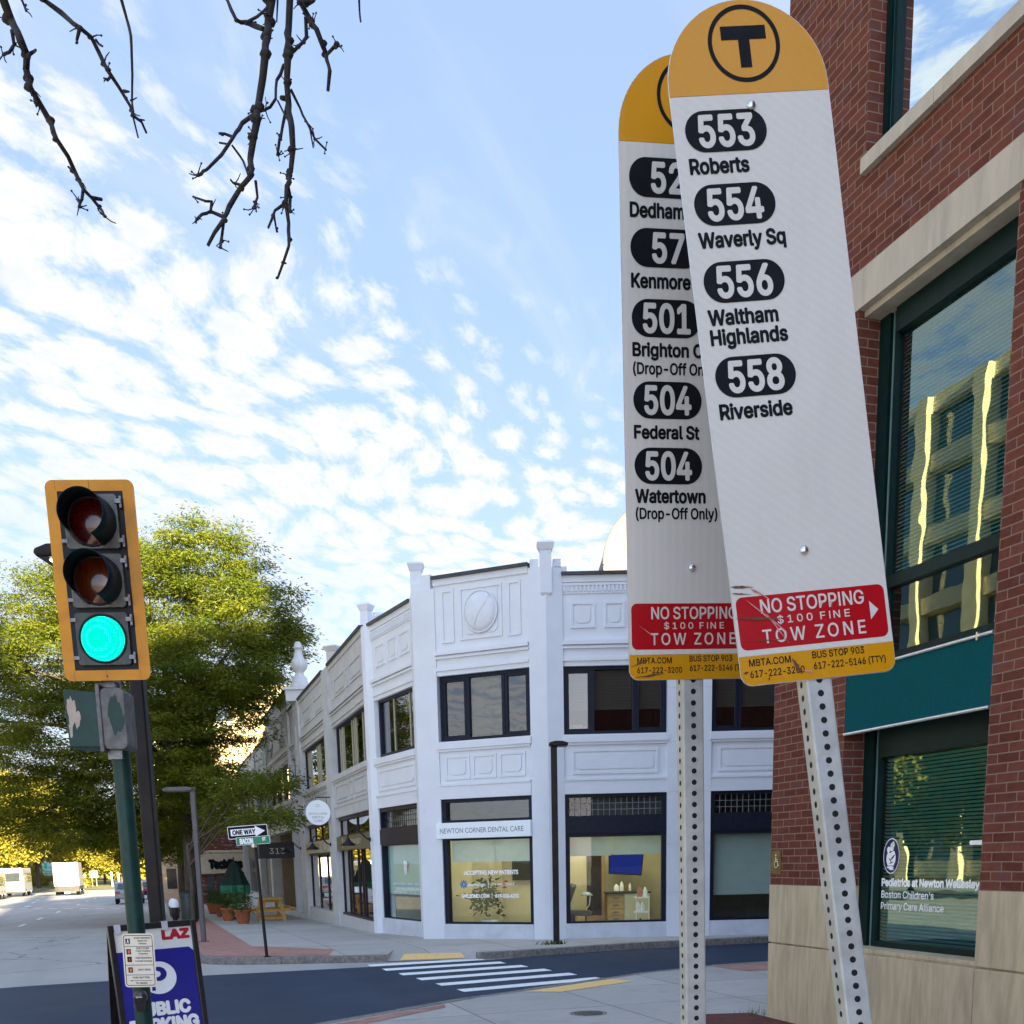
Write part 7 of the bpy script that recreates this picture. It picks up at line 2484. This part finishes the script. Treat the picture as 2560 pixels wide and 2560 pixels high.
M_METER = pm('meter_grey', (.30, .31, .33), .4, .15, 20, metal=.5)
for x, y, lab in ((-6.44, 21.1, 'parking meter with domed grey head, closest to the junction'), (-6.84, 22.3, 'parking meter just behind the first meter beside the kerb')):
    z = gz(x, y) + .12
    T = thing('parking_meter', (x, y, z), lab, 'parking meter', 'parking meters at the kerb')
    p = MB()
    p.tube([(x, y, z), (x, y, z + .62)], .03, 10)
    p.build('post', M_BLACKPOLE, T)
    p = MB()
    p.lathe([(.035, .60), (.075, .65), (.085, .78), (.08, .84)], 16, 0, (x, y, z))
    p.build('housing', M_BLACKPOLE, T)
    p = MB()
    p.lathe([(.082, .84), (.085, .90), (.07, .96), (.035, .995), (0, 1.0)], 16, 0, (x, y, z))
    p.build('head', pm('meter_dome', (.62, .63, .66), .3, .1, 10, coat=.3), T)

x, y = -11.0, 37.6
z = gz(x, y) + .12
T = thing('litter_bin', (x, y, z), 'round dark green litter bin with domed lid near the big trunk', 'litter bin')
p = MB()
p.lathe([(.26, 0), (.28, .06), (.29, .85), (.27, .88)], 22, 0, (x, y, z))
p.build('body', pm('bin_green', (.02, .035, .03), .5, .2, 10), T)
p = MB()
p.lathe([(.30, .86), (.30, .92), (.22, 1.02), (.10, 1.07), (0, 1.08)], 22, 0, (x, y, z))
p.build('lid', pm('bin_green', (.02, .035, .03), .5), T)

x, y = -9.75, 39.2
z = gz(x, y) + .12
T = thing('patio_umbrella', (x, y, z), 'half closed dark green patio umbrella with scalloped bright green edge', 'umbrella')
p = MB()
p.tube([(x, y, z), (x, y, z + 2.2)], .025, 8)
p.lathe([(.25, 0), (.25, .06), (.05, .1)], 16, 0, (x, y, z))
p.build('pole', M_BLACKPOLE, T)
p = MB()
vs, fs = [], []
N = 32
for j, (r_, h_) in enumerate(((.03, 2.2), (.15, 2.1), (.30, 1.8), (.42, 1.48), (.47, 1.36))):
    for k in range(N):
        a = 2 * math.pi * k / N
        f = 1 + .13 * math.cos(8 * a) * (r_ / .47)
        vs.append((x + r_ * f * math.cos(a), y + r_ * f * math.sin(a), z + h_ - .15))
for j in range(4):
    for k in range(N):
        fs.append((j * N + k, (j + 1) * N + k, (j + 1) * N + (k + 1) % N, j * N + (k + 1) % N))
p.add(vs, fs, 0, True)
ca = p.build('canopy', pm('dark_green_canvas', (.004, .022, .016), .8, .15, 10), T)
p = MB()
for k in range(N):
    a, b = 2 * math.pi * k / N, 2 * math.pi * (k + 1) / N
    f, g_ = (1 + .13 * math.cos(8 * a)) * .475, (1 + .13 * math.cos(8 * b)) * .475
    A = Vector((x + f * math.cos(a), y + f * math.sin(a), z + 1.21))
    Bq = Vector((x + g_ * math.cos(b), y + g_ * math.sin(b), z + 1.21))
    mid_ = (A + Bq) / 2
    p.add([A, Bq, Bq - Vector((0, 0, .22)), mid_ - Vector((0, 0, .32)), A - Vector((0, 0, .22))], [(0, 4, 3, 2, 1)], 0)
p.build('valance', pm('bright_green_canvas', (.01, .16, .08), .7, .25, 14), ca)

# ------------------------------------------------------------------ brick shop beyond the white building
Mz = frame(sxy(38.5, -2.9), (SW.x, SW.y))
SH = thing('brick_shop', tuple(Mz @ Vector((0, 0, -.6))), 'low maroon brick shop with cream signboard projecting beyond the white building', 'building')
p = MB().at(Mz)
p.box(0, 2.85, -14, 0, -1.2, 4.3, 0)
p.build('wall', pm_brick('maroon_brick', (.13, .03, .025), (.19, .05, .04), (.2, .15, .13)), SH, uv=True)
p = MB().at(Mz)
p.prism([(-.25, .06, 1.25), (2.84, .06, 1.35), (2.84, .06, 2.45), (-.25, .06, 2.45)], (0, .12, 0))
p.box(-.3, 2.84, .05, .24, 2.45, 2.58)
for k in range(14):
    p.box(.1 + k * .19, .2 + k * .19, .181, .20, 2.20, 2.42)
so = p.build('signboard', pm('cream_signboard', (.50, .42, .30), .6, .12, 5, dirt=(.34, .28, .2)), SH)
p = MB().at(Mz)
p.text('TechRes', (.95, .2, 1.60), ux, vx, .42, 0, width=1.75, bold=.16)
p.build('signboard_lettering', M_SK, so)
for a, b in ((.75, 1.15), (1.3, 1.7), (2.0, 2.7)):
    p = MB().at(Mz)
    p.box(a, b, .002, .05, -.6, 1.2)
    p.build('window', pm('dull_shop_pane', (.05, .06, .07), .15, .2, 3), SH)

# peach apartment house and the tan hall behind the roofs
M_PEACH = pm_brick('peach_brick', (.50, .36, .22), (.60, .44, .27), (.5, .42, .32), tone=(.42, .28, .17), bump=.4)
Ma2 = frame((-24.4, 77), (1, 0))
PH = thing('apartment_house', (-20, 77, -.9), 'sunlit peach brick apartment house seen between the tree and the white building', 'building')
p = MB().at(Ma2)
p.box(0, 9, -10, 0, -2, 10.2)
p.box(3.9, 9.5, -9.8, .3, -2, 11.2)
p.box(6.8, 9.7, -9.6, .5, -2, 13.6)
p.build('wall', M_PEACH, PH, uv=True)
p = MB().at(Ma2)
p.box(5.4, 6.2, -2.4, -1.4, 11.0, 13.0)
p.build('chimney', M_PEACH, PH, uv=True)
p = MB().at(Ma2)
p.box(-.1, 3.9, .001, .25, 9.8, 10.35)
p.box(3.8, 6.8, .301, .5, 10.8, 11.35)
p.build('cornice', pm('pale_stone_trim', (.55, .45, .33), .7, .1, 4), PH)
for k in range(3):
    for j in range(4):
        x0 = .5 + k * 1.15
        z0 = 0.2 + j * 2.5
        p = MB().at(Ma2)
        p.box(x0, x0 + .7, -.05, .012, z0, z0 + 1.4)
        p.build('window', pm('dull_house_pane', (.05, .045, .04), .15, .2, 3), PH)
TH = thing('tan_hall', (9, 48, .1), 'pale tan building with rounded gable rising behind the white building roof', 'building')
p = MB()
arc = [(6.45 + 2.35 * math.cos(rad(180 - 7.5 * k)), 46.0, 13.15 + 2.35 * math.sin(rad(180 - 7.5 * k))) for k in range(25)]
p.prism([(4.1, 46, -.5)] + arc + [(8.8, 46, -.5)], (0, 14, 0))
p.build('wall', pm('pale_tan_render', (.19, .16, .14), .8, .05, 3, uv=True), TH, uv=True)
p = MB()
p.box(8.81, 20, 46.3, 60, -.5, 13.0)
p.build('wing', pm('pale_tan_render', (.58, .46, .36), .8), TH, uv=True)
p = MB()
ring = [(6.45 + 2.36 * math.cos(rad(180 - 7.5 * k)), 45.95, 13.15 + 2.36 * math.sin(rad(180 - 7.5 * k))) for k in range(25)]
p.tube(ring, .05, 6)
p.build('gable_trim', pm('dark_trim', (.12, .10, .09), .6), TH)

# ------------------------------------------------------------------ vehicles
M_TYRE = pm('tyre_rubber', (.018, .018, .019), .85, .2, 30)
M_RIM = pm('wheel_rim', (.4, .4, .42), .35, .1, 20, metal=.8)
M_TAIL = pm('tail_lamp_red', (.45, .02, .015), .3, .1, 20, coat=.5)
M_PANE = pm('dark_vehicle_glass', (.03, .035, .04), .08, .2, 4, coat=1.0)


def vframe(s, w):
    x, y = sxy(s, w)
    return frame((x, y), (SW.x, SW.y)) @ Matrix.Translation((0, 0, fall(s) + .004)), (x, y, fall(s))


def wheel(M, x, y, r_, wd, T, dual=False):
    p = MB().at(M)
    cs = [(r_ * math.cos(2 * math.pi * k / 22), r_ * math.sin(2 * math.pi * k / 22)) for k in range(22)]
    p.prism([(x - wd / 2, y + a, r_ + b) for a, b in cs], (wd, 0, 0))
    t_ = p.build('wheel', M_TYRE, T, bevel=.02)
    p = MB().at(M)
    s_ = 1 if x > 0 else -1
    p.prism([(x + s_ * wd / 2, y + a * .6, r_ + b * .6) for a, b in cs], (s_ * .012, 0, 0))
    p.build('rim', M_RIM, t_)


# local frame of a vehicle: x across (right), y towards the camera (its rear), z up
Mv, lv = vframe(98.5, -13.75)
LT = thing('box_lorry', lv, 'white box lorry seen from behind, driving away down the sunlit road', 'lorry')
p = MB().at(Mv)
p.box(-1.25, 1.25, -6.4, 0, .95, 3.42)
p.build('cargo_box', pm('dusty_white_van_paint', (.42, .34, .30), .5, .08, 3, dirt=(.33, .27, .23)), LT, bevel=.04)
p = MB().at(Mv)
p.box(-1.12, 1.12, .004, .04, 1.32, 3.25)
p.box(-1.12, 1.12, .041, .06, 1.62, 1.68, 1)
p.build('roller_door', [pm('roller_door_paint', (.55, .45, .40), .5, .1, 6, stretch=(1, 1, 12)), M_BLACKPOLE], LT)
p = MB().at(Mv)
p.text('FURNITURE', (0, .045, 2.86), (1, 0, 0), vx, .18, 0, align='C', width=1.2, bold=.05)
p.build('door_lettering', pm('faded_red_letter', (.30, .12, .10), .5), LT)
p = MB().at(Mv)
p.box(-1.2, 1.2, -6.2, -.1, .62, .95)
p.box(-1.22, 1.22, -.05, .25, .40, .62)
p.box(-.28, .28, .26, .30, .2, .38, 1)
p.build('chassis', [M_BLACKPOLE, M_SIGNW], LT)
p = MB().at(Mv)
p.box(-1.15, 1.15, -8.4, -6.5, .55, 2.7)
p.build('cab', pm('dusty_white_van_paint', (.62, .50, .42), .5), LT, bevel=.12)
for s_ in (-1, 1):
    p = MB().at(Mv)
    p.box(s_ * .95 - .16, s_ * .95 + .16, .01, .06, .98, 1.12)
    p.build('tail_lamp', M_TAIL, LT)
    for yy in (-1.4, -7.3):
        wheel(Mv, s_ * 1.02, yy, .45, .42, LT)


def bus(s, w, label, name, L, H, col, wn, tail=True, cat='bus'):
    M, l_ = vframe(s, w)
    T = thing(name, l_, label, cat, None)
    p = MB().at(M)
    p.box(-1.22, 1.22, -L, 0, .42, H)
    b = p.build('body', col, T, bevel=.10)
    for k in range(wn):
        y0 = -L + .6 + k * (L - 1.0) / wn
        for s_ in (-1, 1):
            p = MB().at(M)
            x = s_ * 1.222
            p.box(min(x, x + s_ * .012), max(x, x + s_ * .012), y0, y0 + (L - 1.0) / wn - .12, H * .50, H * .82)
            p.build('window', M_PANE, T)
    p = MB().at(M)
    p.box(-.95, .95, .002, .02, H * .52, H * .84)
    p.build('window', M_PANE, T)
    for s_ in (-1, 1):
        p = MB().at(M)
        p.box(s_ * 1.05 - .09, s_ * 1.05 + .09, .004, .04, .95, 1.35)
        p.build('tail_lamp', M_TAIL, T)
        for yy in (-1.9, -L + 1.6):
            wheel(M, s_ * 1.03, yy, .42, .38, T)
    p = MB().at(M)
    p.box(-1.2, 1.2, .0, .12, .38, .58)
    p.build('bumper', M_BLACKPOLE, T)
    return T


M_BUSW = pm('bus_white', (.60, .60, .60), .4, .06, 3, coat=.3)
bus(99, -19.2, 'white shuttle bus with side windows on the sunlit left side of the road', 'shuttle_bus', 8.5, 2.95, M_BUSW, 6)
bus(83, -19.6, 'pale delivery van cut by the picture edge in front of the shuttle bus', 'delivery_van', 5.5, 2.5, pm('pale_van_paint', (.62, .55, .42), .45, .06, 3, coat=.3), 2, cat='van')


def car(s, w, label, col, flip=1):
    M, l_ = vframe(s, w)
    T = thing('parked_car', l_, label, 'car', None)
    p = MB().at(M)
    prof = [(0, .35), (0, .85), (-.25, .95), (-.7, 1.35), (-1.1, 1.45), (-2.3, 1.45), (-2.9, 1.05), (-4.1, .92), (-4.4, .7), (-4.4, .35)]
    p.prism([(-.88, y, z) for y, z in prof], (1.76, 0, 0))
    p.build('body', col, T, bevel=.07)
    p = MB().at(M)
    q = [(-.30, .98), (-.68, 1.32)]
    p.add([(-.72, q[0][0] + .03, q[0][1] + .02), (.72, q[0][0] + .03, q[0][1] + .02), (.62, q[1][0] + .04, q[1][1] + .03), (-.62, q[1][0] + .04, q[1][1] + .03)], [(0, 1, 2, 3)])
    p.build('rear_window', M_PANE, T)
    for s_ in (-1, 1):
        p = MB().at(M)
        x = s_ * .882
        p.add([(x, -.65, .95), (x, -2.75, .95), (x, -2.35, 1.36), (x, -.95, 1.36)], [(0, 1, 2, 3)])
        p.build('side_window', M_PANE, T)
        p = MB().at(M)
        p.box(s_ * .70 - .14, s_ * .70 + .14, .0, .03, .68, .84)
        p.build('tail_lamp', M_TAIL, T)
        for yy in (-.85, -3.5):
            wheel(M, s_ * .80, yy, .32, .2, T)
    p = MB().at(M)
    p.box(-.26, .26, .0, .02, .52, .64)
    p.build('number_plate', M_SIGNW, T)


car(50, -6.6, 'silver grey car parked at the kerb beyond the signal pole', pm('silver_car_paint', (.22, .24, .26), .25, .05, 4, metal=.5, coat=.8))
car(63, -6.3, 'black car parked at the kerb farther down the street', pm('black_car_paint', (.015, .015, .018), .2, .05, 4, coat=1.0))

# ------------------------------------------------------------------ far signs and signals beyond the bend
M_WOODPOLE = pm('sunlit_wood_pole', (.32, .24, .14), .8, .2, 8)


def far_at(X, Y):
    p = px(X, 2200, Y)
    return p.x, Y, gz(p.x, Y)


x, y, z = far_at(127, 195)
T = thing('road_sign', (x, y, z), 'tall pale green direction sign on two posts behind the lorry', 'road sign')
for dx in (-.8, .8):
    p = MB()
    p.box(x + dx - .08, x + dx + .08, y - .08, y + .08, z - .2, z + 3.2)
    p.build('post', M_WOODPOLE, T)
p = MB()
p.box(x - 1.25, x + 1.25, y - .14, y - .09, z + 1.9, z + 5.6)
pl_ = p.build('sign_panel', pm('pale_green_sign', (.40, .62, .56), .4, .06, 2), T)
p = MB()
for x0, x1, z0, z1 in ((-1.0, 1.0, 5.0, 5.2), (-.95, .9, 4.6, 4.75), (.5, 1.0, 3.9, 4.35), (-.9, -.35, 3.1, 4.1), (-.2, .9, 3.2, 3.3), (-.9, .9, 2.5, 2.6), (-.9, .9, 2.2, 2.3)):
    p.box(x + x0, x + x1, y - .16, y - .145, z + z0, z + z1)
p.build('sign_marks', pm('sign_green', (.02, .42, .28), .4), pl_)
x, y, z = far_at(100, 198)
T = thing('signal_pole', (x, y, z), 'wooden pole carrying a small yellow signal head and a mast arm', 'signal pole')
p = MB()
p.tube([(x, y, z - .2), (x - .6, y, z + 8.6)], [.22, .16], 10)
p.build('pole', M_WOODPOLE, T)
p = MB()
p.tube([(x - .55, y, z + 7.6), (x + 1.2, y - .3, z + 8.2), (x + 2.4, y - .5, z + 8.25)], .05, 6)
p.tube([(x - .55, y, z + 7.2), (x - 2.2, y, z + 7.3)], .05, 6)
p.build('mast_arm', M_WOODPOLE, T)
p = MB()
p.box(x - 1.1, x - .5, y - .35, y - .05, z + 3.7, z + 5.4)
hd_ = p.build('signal_head', pm('signal_yellow', (.65, .38, .02), .5, .1, 6), T)
p = MB()
for k in range(3):
    p.disc((x - .8, y - .36, z + 4.05 + k * .5), (1, 0, 0), (0, 0, 1), .17, n=12)
p.build('lens', M_SIGBLACK, hd_)
p = MB()
p.box(x - .4, x + .5, y - .3, y - .25, z + 2.2, z + 3.1)
p.build('sign_plate', M_SIGNW, T)
p = MB()
p.box(x - 2.5, x - 1.9, y - .2, y - .15, z + 5.0, z + 5.8)
p.tube([(x - 2.2, y, z + 7.3), (x - 2.2, y - .1, z + 5.8)], .03, 5)
p.build('hanging_plate', M_SIGNW, T)
p = MB()
p.tube([(x + 2.4, y - .5, z + 8.25), (x + 2.4, y - .5, z + 7.5)], .04, 5)
p.lathe([(0, 6.6), (.3, 6.7), (.38, 7.1), (.3, 7.5), (0, 7.6)], 12, 0, (x + 2.4, y - .5, z))
p.build('hanging_signal', M_SIGBLACK, T)
p = MB()
p.disc((x + 2.4, y - .95, z + 7.1), (1, 0, 0), (0, 0, 1), .42, n=16)
p.build('signal_lamp', pm_glow('far_green_lamp', (.05, .85, .75), .3), T)
x, y, z = far_at(236, 180)
T = thing('notice_sign', (x, y, z), 'small white notice board on two legs on the far verge', 'road sign')
p = MB()
for dx in (-.35, .35):
    p.box(x + dx - .05, x + dx + .05, y - .05, y + .05, z - .1, z + 1.9)
p.build('post', M_WOODPOLE, T)
p = MB()
p.box(x - .65, x + .65, y - .1, y - .06, z + 1.5, z + 2.5)
p.build('sign_panel', M_SIGNW, T)
for X, h in ((297, 2.2), (280, 2.4), (213, 2.1)):
    x, y, z = far_at(X, 175)
    lab = {297: 'far verge bollard closest to the signal pole', 280: 'far verge bollard second from the signal pole', 213: 'far verge bollard beside the yellow bush'}[X]
    T = thing('marker_post', (x, y, z), lab, 'post', 'marker posts on the far verge')
    p = MB()
    p.lathe([(.12, -.1), (.12, h - .15), (.06, h), (0, h)], 10, 0, (x, y, z))
    p.build('shaft', M_SIGNW, T)

# ------------------------------------------------------------------ inside the dental practice
FZ = .10
IN = lambda name, lab, cat, v, M: thing(name, tuple(M @ Vector(v)), lab, cat)
T = IN('television', 'wall mounted television showing blue behind the shop window', 'television', (1.45, -2.9, 1.6), MA)
p = MB().at(MA)
p.prism([(1.25, -2.55, 1.35), (1.95, -2.35, 1.30), (2.0, -2.35, 1.78), (1.25, -2.55, 1.78)], (.02, -.05, 0))
p.build('casing', M_SIGBLACK, T)
p = MB().at(MA)
p.add([(1.275, -2.535, 1.372), (1.94, -2.338, 1.325), (1.985, -2.338, 1.76), (1.275, -2.535, 1.76)], [(0, 1, 2, 3)])
p.build('screen', pm_glow('screen_blue', (.015, .03, .22), .12), T)
T = IN('dental_cabinet', 'pale wooden drawer cabinet with dark worktop under the television', 'cabinet', (1.6, -2.4, FZ), MA)
p = MB().at(MA)
p.box(1.18, 1.55, -2.7, -2.1, FZ, .92, 0)
p.box(1.551, 2.1, -2.7, -2.05, FZ, .92, 1)
p.build('carcass', [pm('pale_birch', (.55, .38, .20), .5, .1, 4), pm('pale_green_laminate', (.55, .56, .42), .4, .05, 3)], T)
for k in range(5):
    p = MB().at(MA)
    p.box(1.2, 1.53, -2.1, -2.08, FZ + .06 + k * .15, FZ + .18 + k * .15)
    dr = p.build('drawer', pm('pale_birch', (.55, .38, .20), .5), T)
    p = MB().at(MA)
    p.box(1.3, 1.43, -2.08, -2.065, FZ + .12 + k * .15, FZ + .135 + k * .15)
    p.build('handle', M_LATCH, dr)
p = MB().at(MA)
p.box(1.15, 2.13, -2.72, -2.03, .921, .955)
p.build('worktop', pm('dark_worktop', (.03, .045, .035), .3, .2, 12), T)
T = IN('supply_tray', 'small tray of white pots and bottles on the cabinet worktop', 'tray', (1.5, -2.3, .956), MA)
p = MB().at(MA)
p.box(1.32, 1.78, -2.45, -2.2, .957, .975)
p.build('tray', M_LATCH, T)
for x, r_, h_ in ((1.40, .06, .15), (1.52, .045, .20), (1.62, .035, .12), (1.70, .03, .16)):
    p = MB().at(MA)
    p.lathe([(r_, 0), (r_, h_ * .7), (r_ * .5, h_ * .85), (r_ * .4, h_), (0, h_)], 12, 0, (x, -2.32, .976))
    p.build('bottle', M_VINYL if x != 1.62 else pm('amber_bottle', (.25, .12, .02), .3), T)
T = IN('inner_door', 'dark glazed door in pale wood frame at the back of the practice', 'door', (.75, -2.9, FZ), MA)
p = MB().at(MA)
p.box(.40, 1.12, -2.93, -2.88, FZ, 2.2, 0)
p.box(.30, .40, -2.93, -2.86, FZ, 2.25, 1)
p.box(1.12, 1.20, -2.93, -2.86, FZ, 2.25, 1)
p.box(.30, 1.20, -2.88, -2.85, FZ, .42, 1)
p.build('door_leaf', [pm('dark_door', (.045, .032, .028), .2, .2, 3), pm('pale_birch', (.55, .38, .20), .5)], T)
T = IN('dental_chair', 'grey dental treatment chair at the left of the shop window', 'dental chair', (.42, -1.5, FZ), MA)
M_CH = pm('grey_upholstery', (.16, .155, .15), .6, .15, 12)
p = MB().at(MA)
p.lathe([(.24, 0), (.24, .05), (.07, .09), (.06, .40)], 14, 0, (.36, -1.4, FZ))
p.build('base', M_LATCH, T)
p = MB().at(MA)
p.prism([(.12, -1.65, .52), (.75, -1.65, .50), (.78, -1.65, .60), (.20, -1.65, .64)], (0, .5, 0))
p.build('seat', M_CH, T, bevel=.03)
p = MB().at(MA)
p.prism([(.12, -1.6, .55), (.24, -1.6, .55), (.46, -1.6, 1.16), (.34, -1.6, 1.20)], (0, .4, 0))
p.build('backrest', M_CH, T, bevel=.03)
T = IN('exam_lamp', 'small white desk lamp head on a curved arm beside the dental chair', 'lamp', (.66, -1.2, .62), MA)
p = MB().at(MA)
p.tube([(.64, -1.2, .62), (.72, -1.2, .75), (.74, -1.2, .95)], .012, 6)
p.build('arm', M_VINYL, T)
p = MB().at(MA)
p.lathe([(.0, .08), (.06, .07), (.12, .02), (.13, 0), (.0, .01)], 14, 0, (.66, -1.2, .93))
p.build('lamp_shade', pm('pale_blue_shade', (.55, .65, .70), .3), T)
p = MB().at(MA)
p.tube([(.64, -1.2, FZ), (.64, -1.2, .62)], .02, 6)
p.build('stand', M_LATCH, T)
T = IN('supply_trolley', 'small white trolley with bottles at the right of the shop window', 'trolley', (1.82, -1.2, FZ), MA)
p = MB().at(MA)
for z in (.2, .55, .85):
    p.box(1.68, 1.98, -1.4, -1.1, z, z + .025)
for dx in (1.69, 1.96):
    p.box(dx, dx + .015, -1.12, -1.105, FZ, .95)
p.build('rack', M_VINYL, T)
for x, z, c_ in ((1.75, .575, M_VINYL), (1.84, .575, M_VINYL), (1.78, .875, pm('pink_box', (.55, .2, .16), .6)), (1.90, .875, M_VINYL), (1.8, .225, M_SIGBLACK)):
    p = MB().at(MA)
    p.lathe([(.05, 0), (.05, .12), (.025, .17), (.02, .2), (0, .2)], 10, 0, (x, -1.22, z))
    p.build('bottle', c_, T)
T = IN('potted_tree', 'dark leafy indoor plant on a small stand behind the dental window lettering', 'plant', (.9, -.9, FZ), MBf)
o_ = MBf @ Vector((.90, -.95, 0))
p = MB()
p.lathe([(.14, 0), (.18, .35), (.0, .34)], 14, 0, (o_.x, o_.y, FZ))
p.build('pot', M_VINYL, T)
r = np.random.default_rng(5)
c, s = crown_points([(o_.x, o_.y, .95, .34, .34, .42), (o_.x, o_.y, 1.3, .22, .22, .22)], 120, r, .2)
leaf_object('foliage', c, s * .22, 14, (.14, .07), T, M_PLANT, r, .8)
T = IN('television', 'dark screen hung above the plant behind the dental window lettering', 'television', (1.2, -2.4, 1.6), MBf)
p = MB().at(MBf)
p.box(.75, 1.6, -2.5, -2.44, 1.25, 1.72)
p.build('casing', M_SIGBLACK, T)
T = IN('wall_picture', 'small dark framed picture on the cream wall of the dental room', 'picture', (2.2, -2.5, 1.4), MBf)
p = MB().at(MBf)
p.box(2.1, 2.42, -2.53, -2.49, 1.05, 1.45)
p.build('frame', M_BROWN, T)
T = IN('printer', 'white desktop printer on the window sill upstairs', 'printer', (.42, -.6, 4.1), MA)
p = MB().at(MA)
p.box(.26, .62, -.75, -.4, 4.06, 4.26)
p.box(.32, .56, -.70, -.5, 4.26, 4.32)
p.build('body', M_VINYL, T, bevel=.01)
T = IN('printer_stand', 'dark shelf under the white desktop printer upstairs', 'shelf', (.42, -.6, 3.9), MA)
p = MB().at(MA)
p.box(.2, 1.9, -.85, -.37, 3.98, 4.058)
p.build('board', M_BROWN, T)

# ------------------------------------------------------------------ across the road, outside the picture: what the windows mirror
OP = thing('opposite_building', (-45, 40, 0), 'sunlit tan office block across the road with deep bays, mirrored in the brick building windows', 'building')
Mop = frame(sxy(48, -40), (SD.x * -1, SD.y * -1))
Mop = frame(sxy(2, -38), (SD.x, SD.y), Vector((SW.x, SW.y, 0)))
p = MB().at(Mop)
p.box(-14, 34, -12, 0, -1, 27)
for k in range(10):
    x0 = -14 + k * 4.8
    p.box(x0, x0 + .9, .001, 1.0, -1, 27)
for z in (0.2, 4.0, 7.8, 11.6, 15.4, 19.2, 23.0, 26.2):
    p.box(-14, 34, .002, .6, z, z + .9)
p.build('wall', pm('warm_tan_stone', (.62, .50, .30), .8, .08, 2), OP)
for k in range(10):
    for z in (1.2, 5.0, 8.8, 12.6, 16.4, 20.2, 23.9):
        x0 = -14 + k * 4.8 + .95
        p = MB().at(Mop)
        p.box(x0, x0 + 3.8, .002, .05, z, z + 2.7)
        p.build('window', pm('blue_office_glass', (.02, .06, .09), .08, .1, 2, coat=1.0), OP)
for i, (s_, w_) in enumerate(((-2, -24), (6, -25), (14, -24), (23, -25))):
    X, Y = sxy(s_, w_)
    round_tree(X, Y, 7.5 + (i % 2), 6.5, 400 + i, ('leafy tree across the road, closest to the camera', 'second leafy tree across the road', 'third leafy tree across the road', 'fourth leafy tree across the road')[i], 'roadside_tree', M_LEAFY, 30, 30, (.3, .16), .9)

OT = thing('shade_block', (*sxy(-55, 0), 0), 'stepped grey block added unseen behind the viewpoint to shade the street', 'building')  # added out of view; wing heights shape the shade on street and tree
Mot = frame(sxy(-55, 0), (SW.x, SW.y), Vector((SD.x, SD.y, 0)))
for a, b, h in ((-5.2, -4.0, 36), (-3.99, 5.2, 24.5), (5.21, 18, 31)):
    p = MB().at(Mot)
    p.box(a, b, -14, 0, -1, h)
    for k in range(int(h / 3.6)):
        p.box(a + .3, b - .3, .002, .04, 1.2 + k * 3.6, 3.2 + k * 3.6, 1)
    p.build('wing', [pm('shade_block_panel', (.34, .33, .31), .7, .08, 1), pm('blue_office_glass', (.02, .06, .09), .08)], OT)
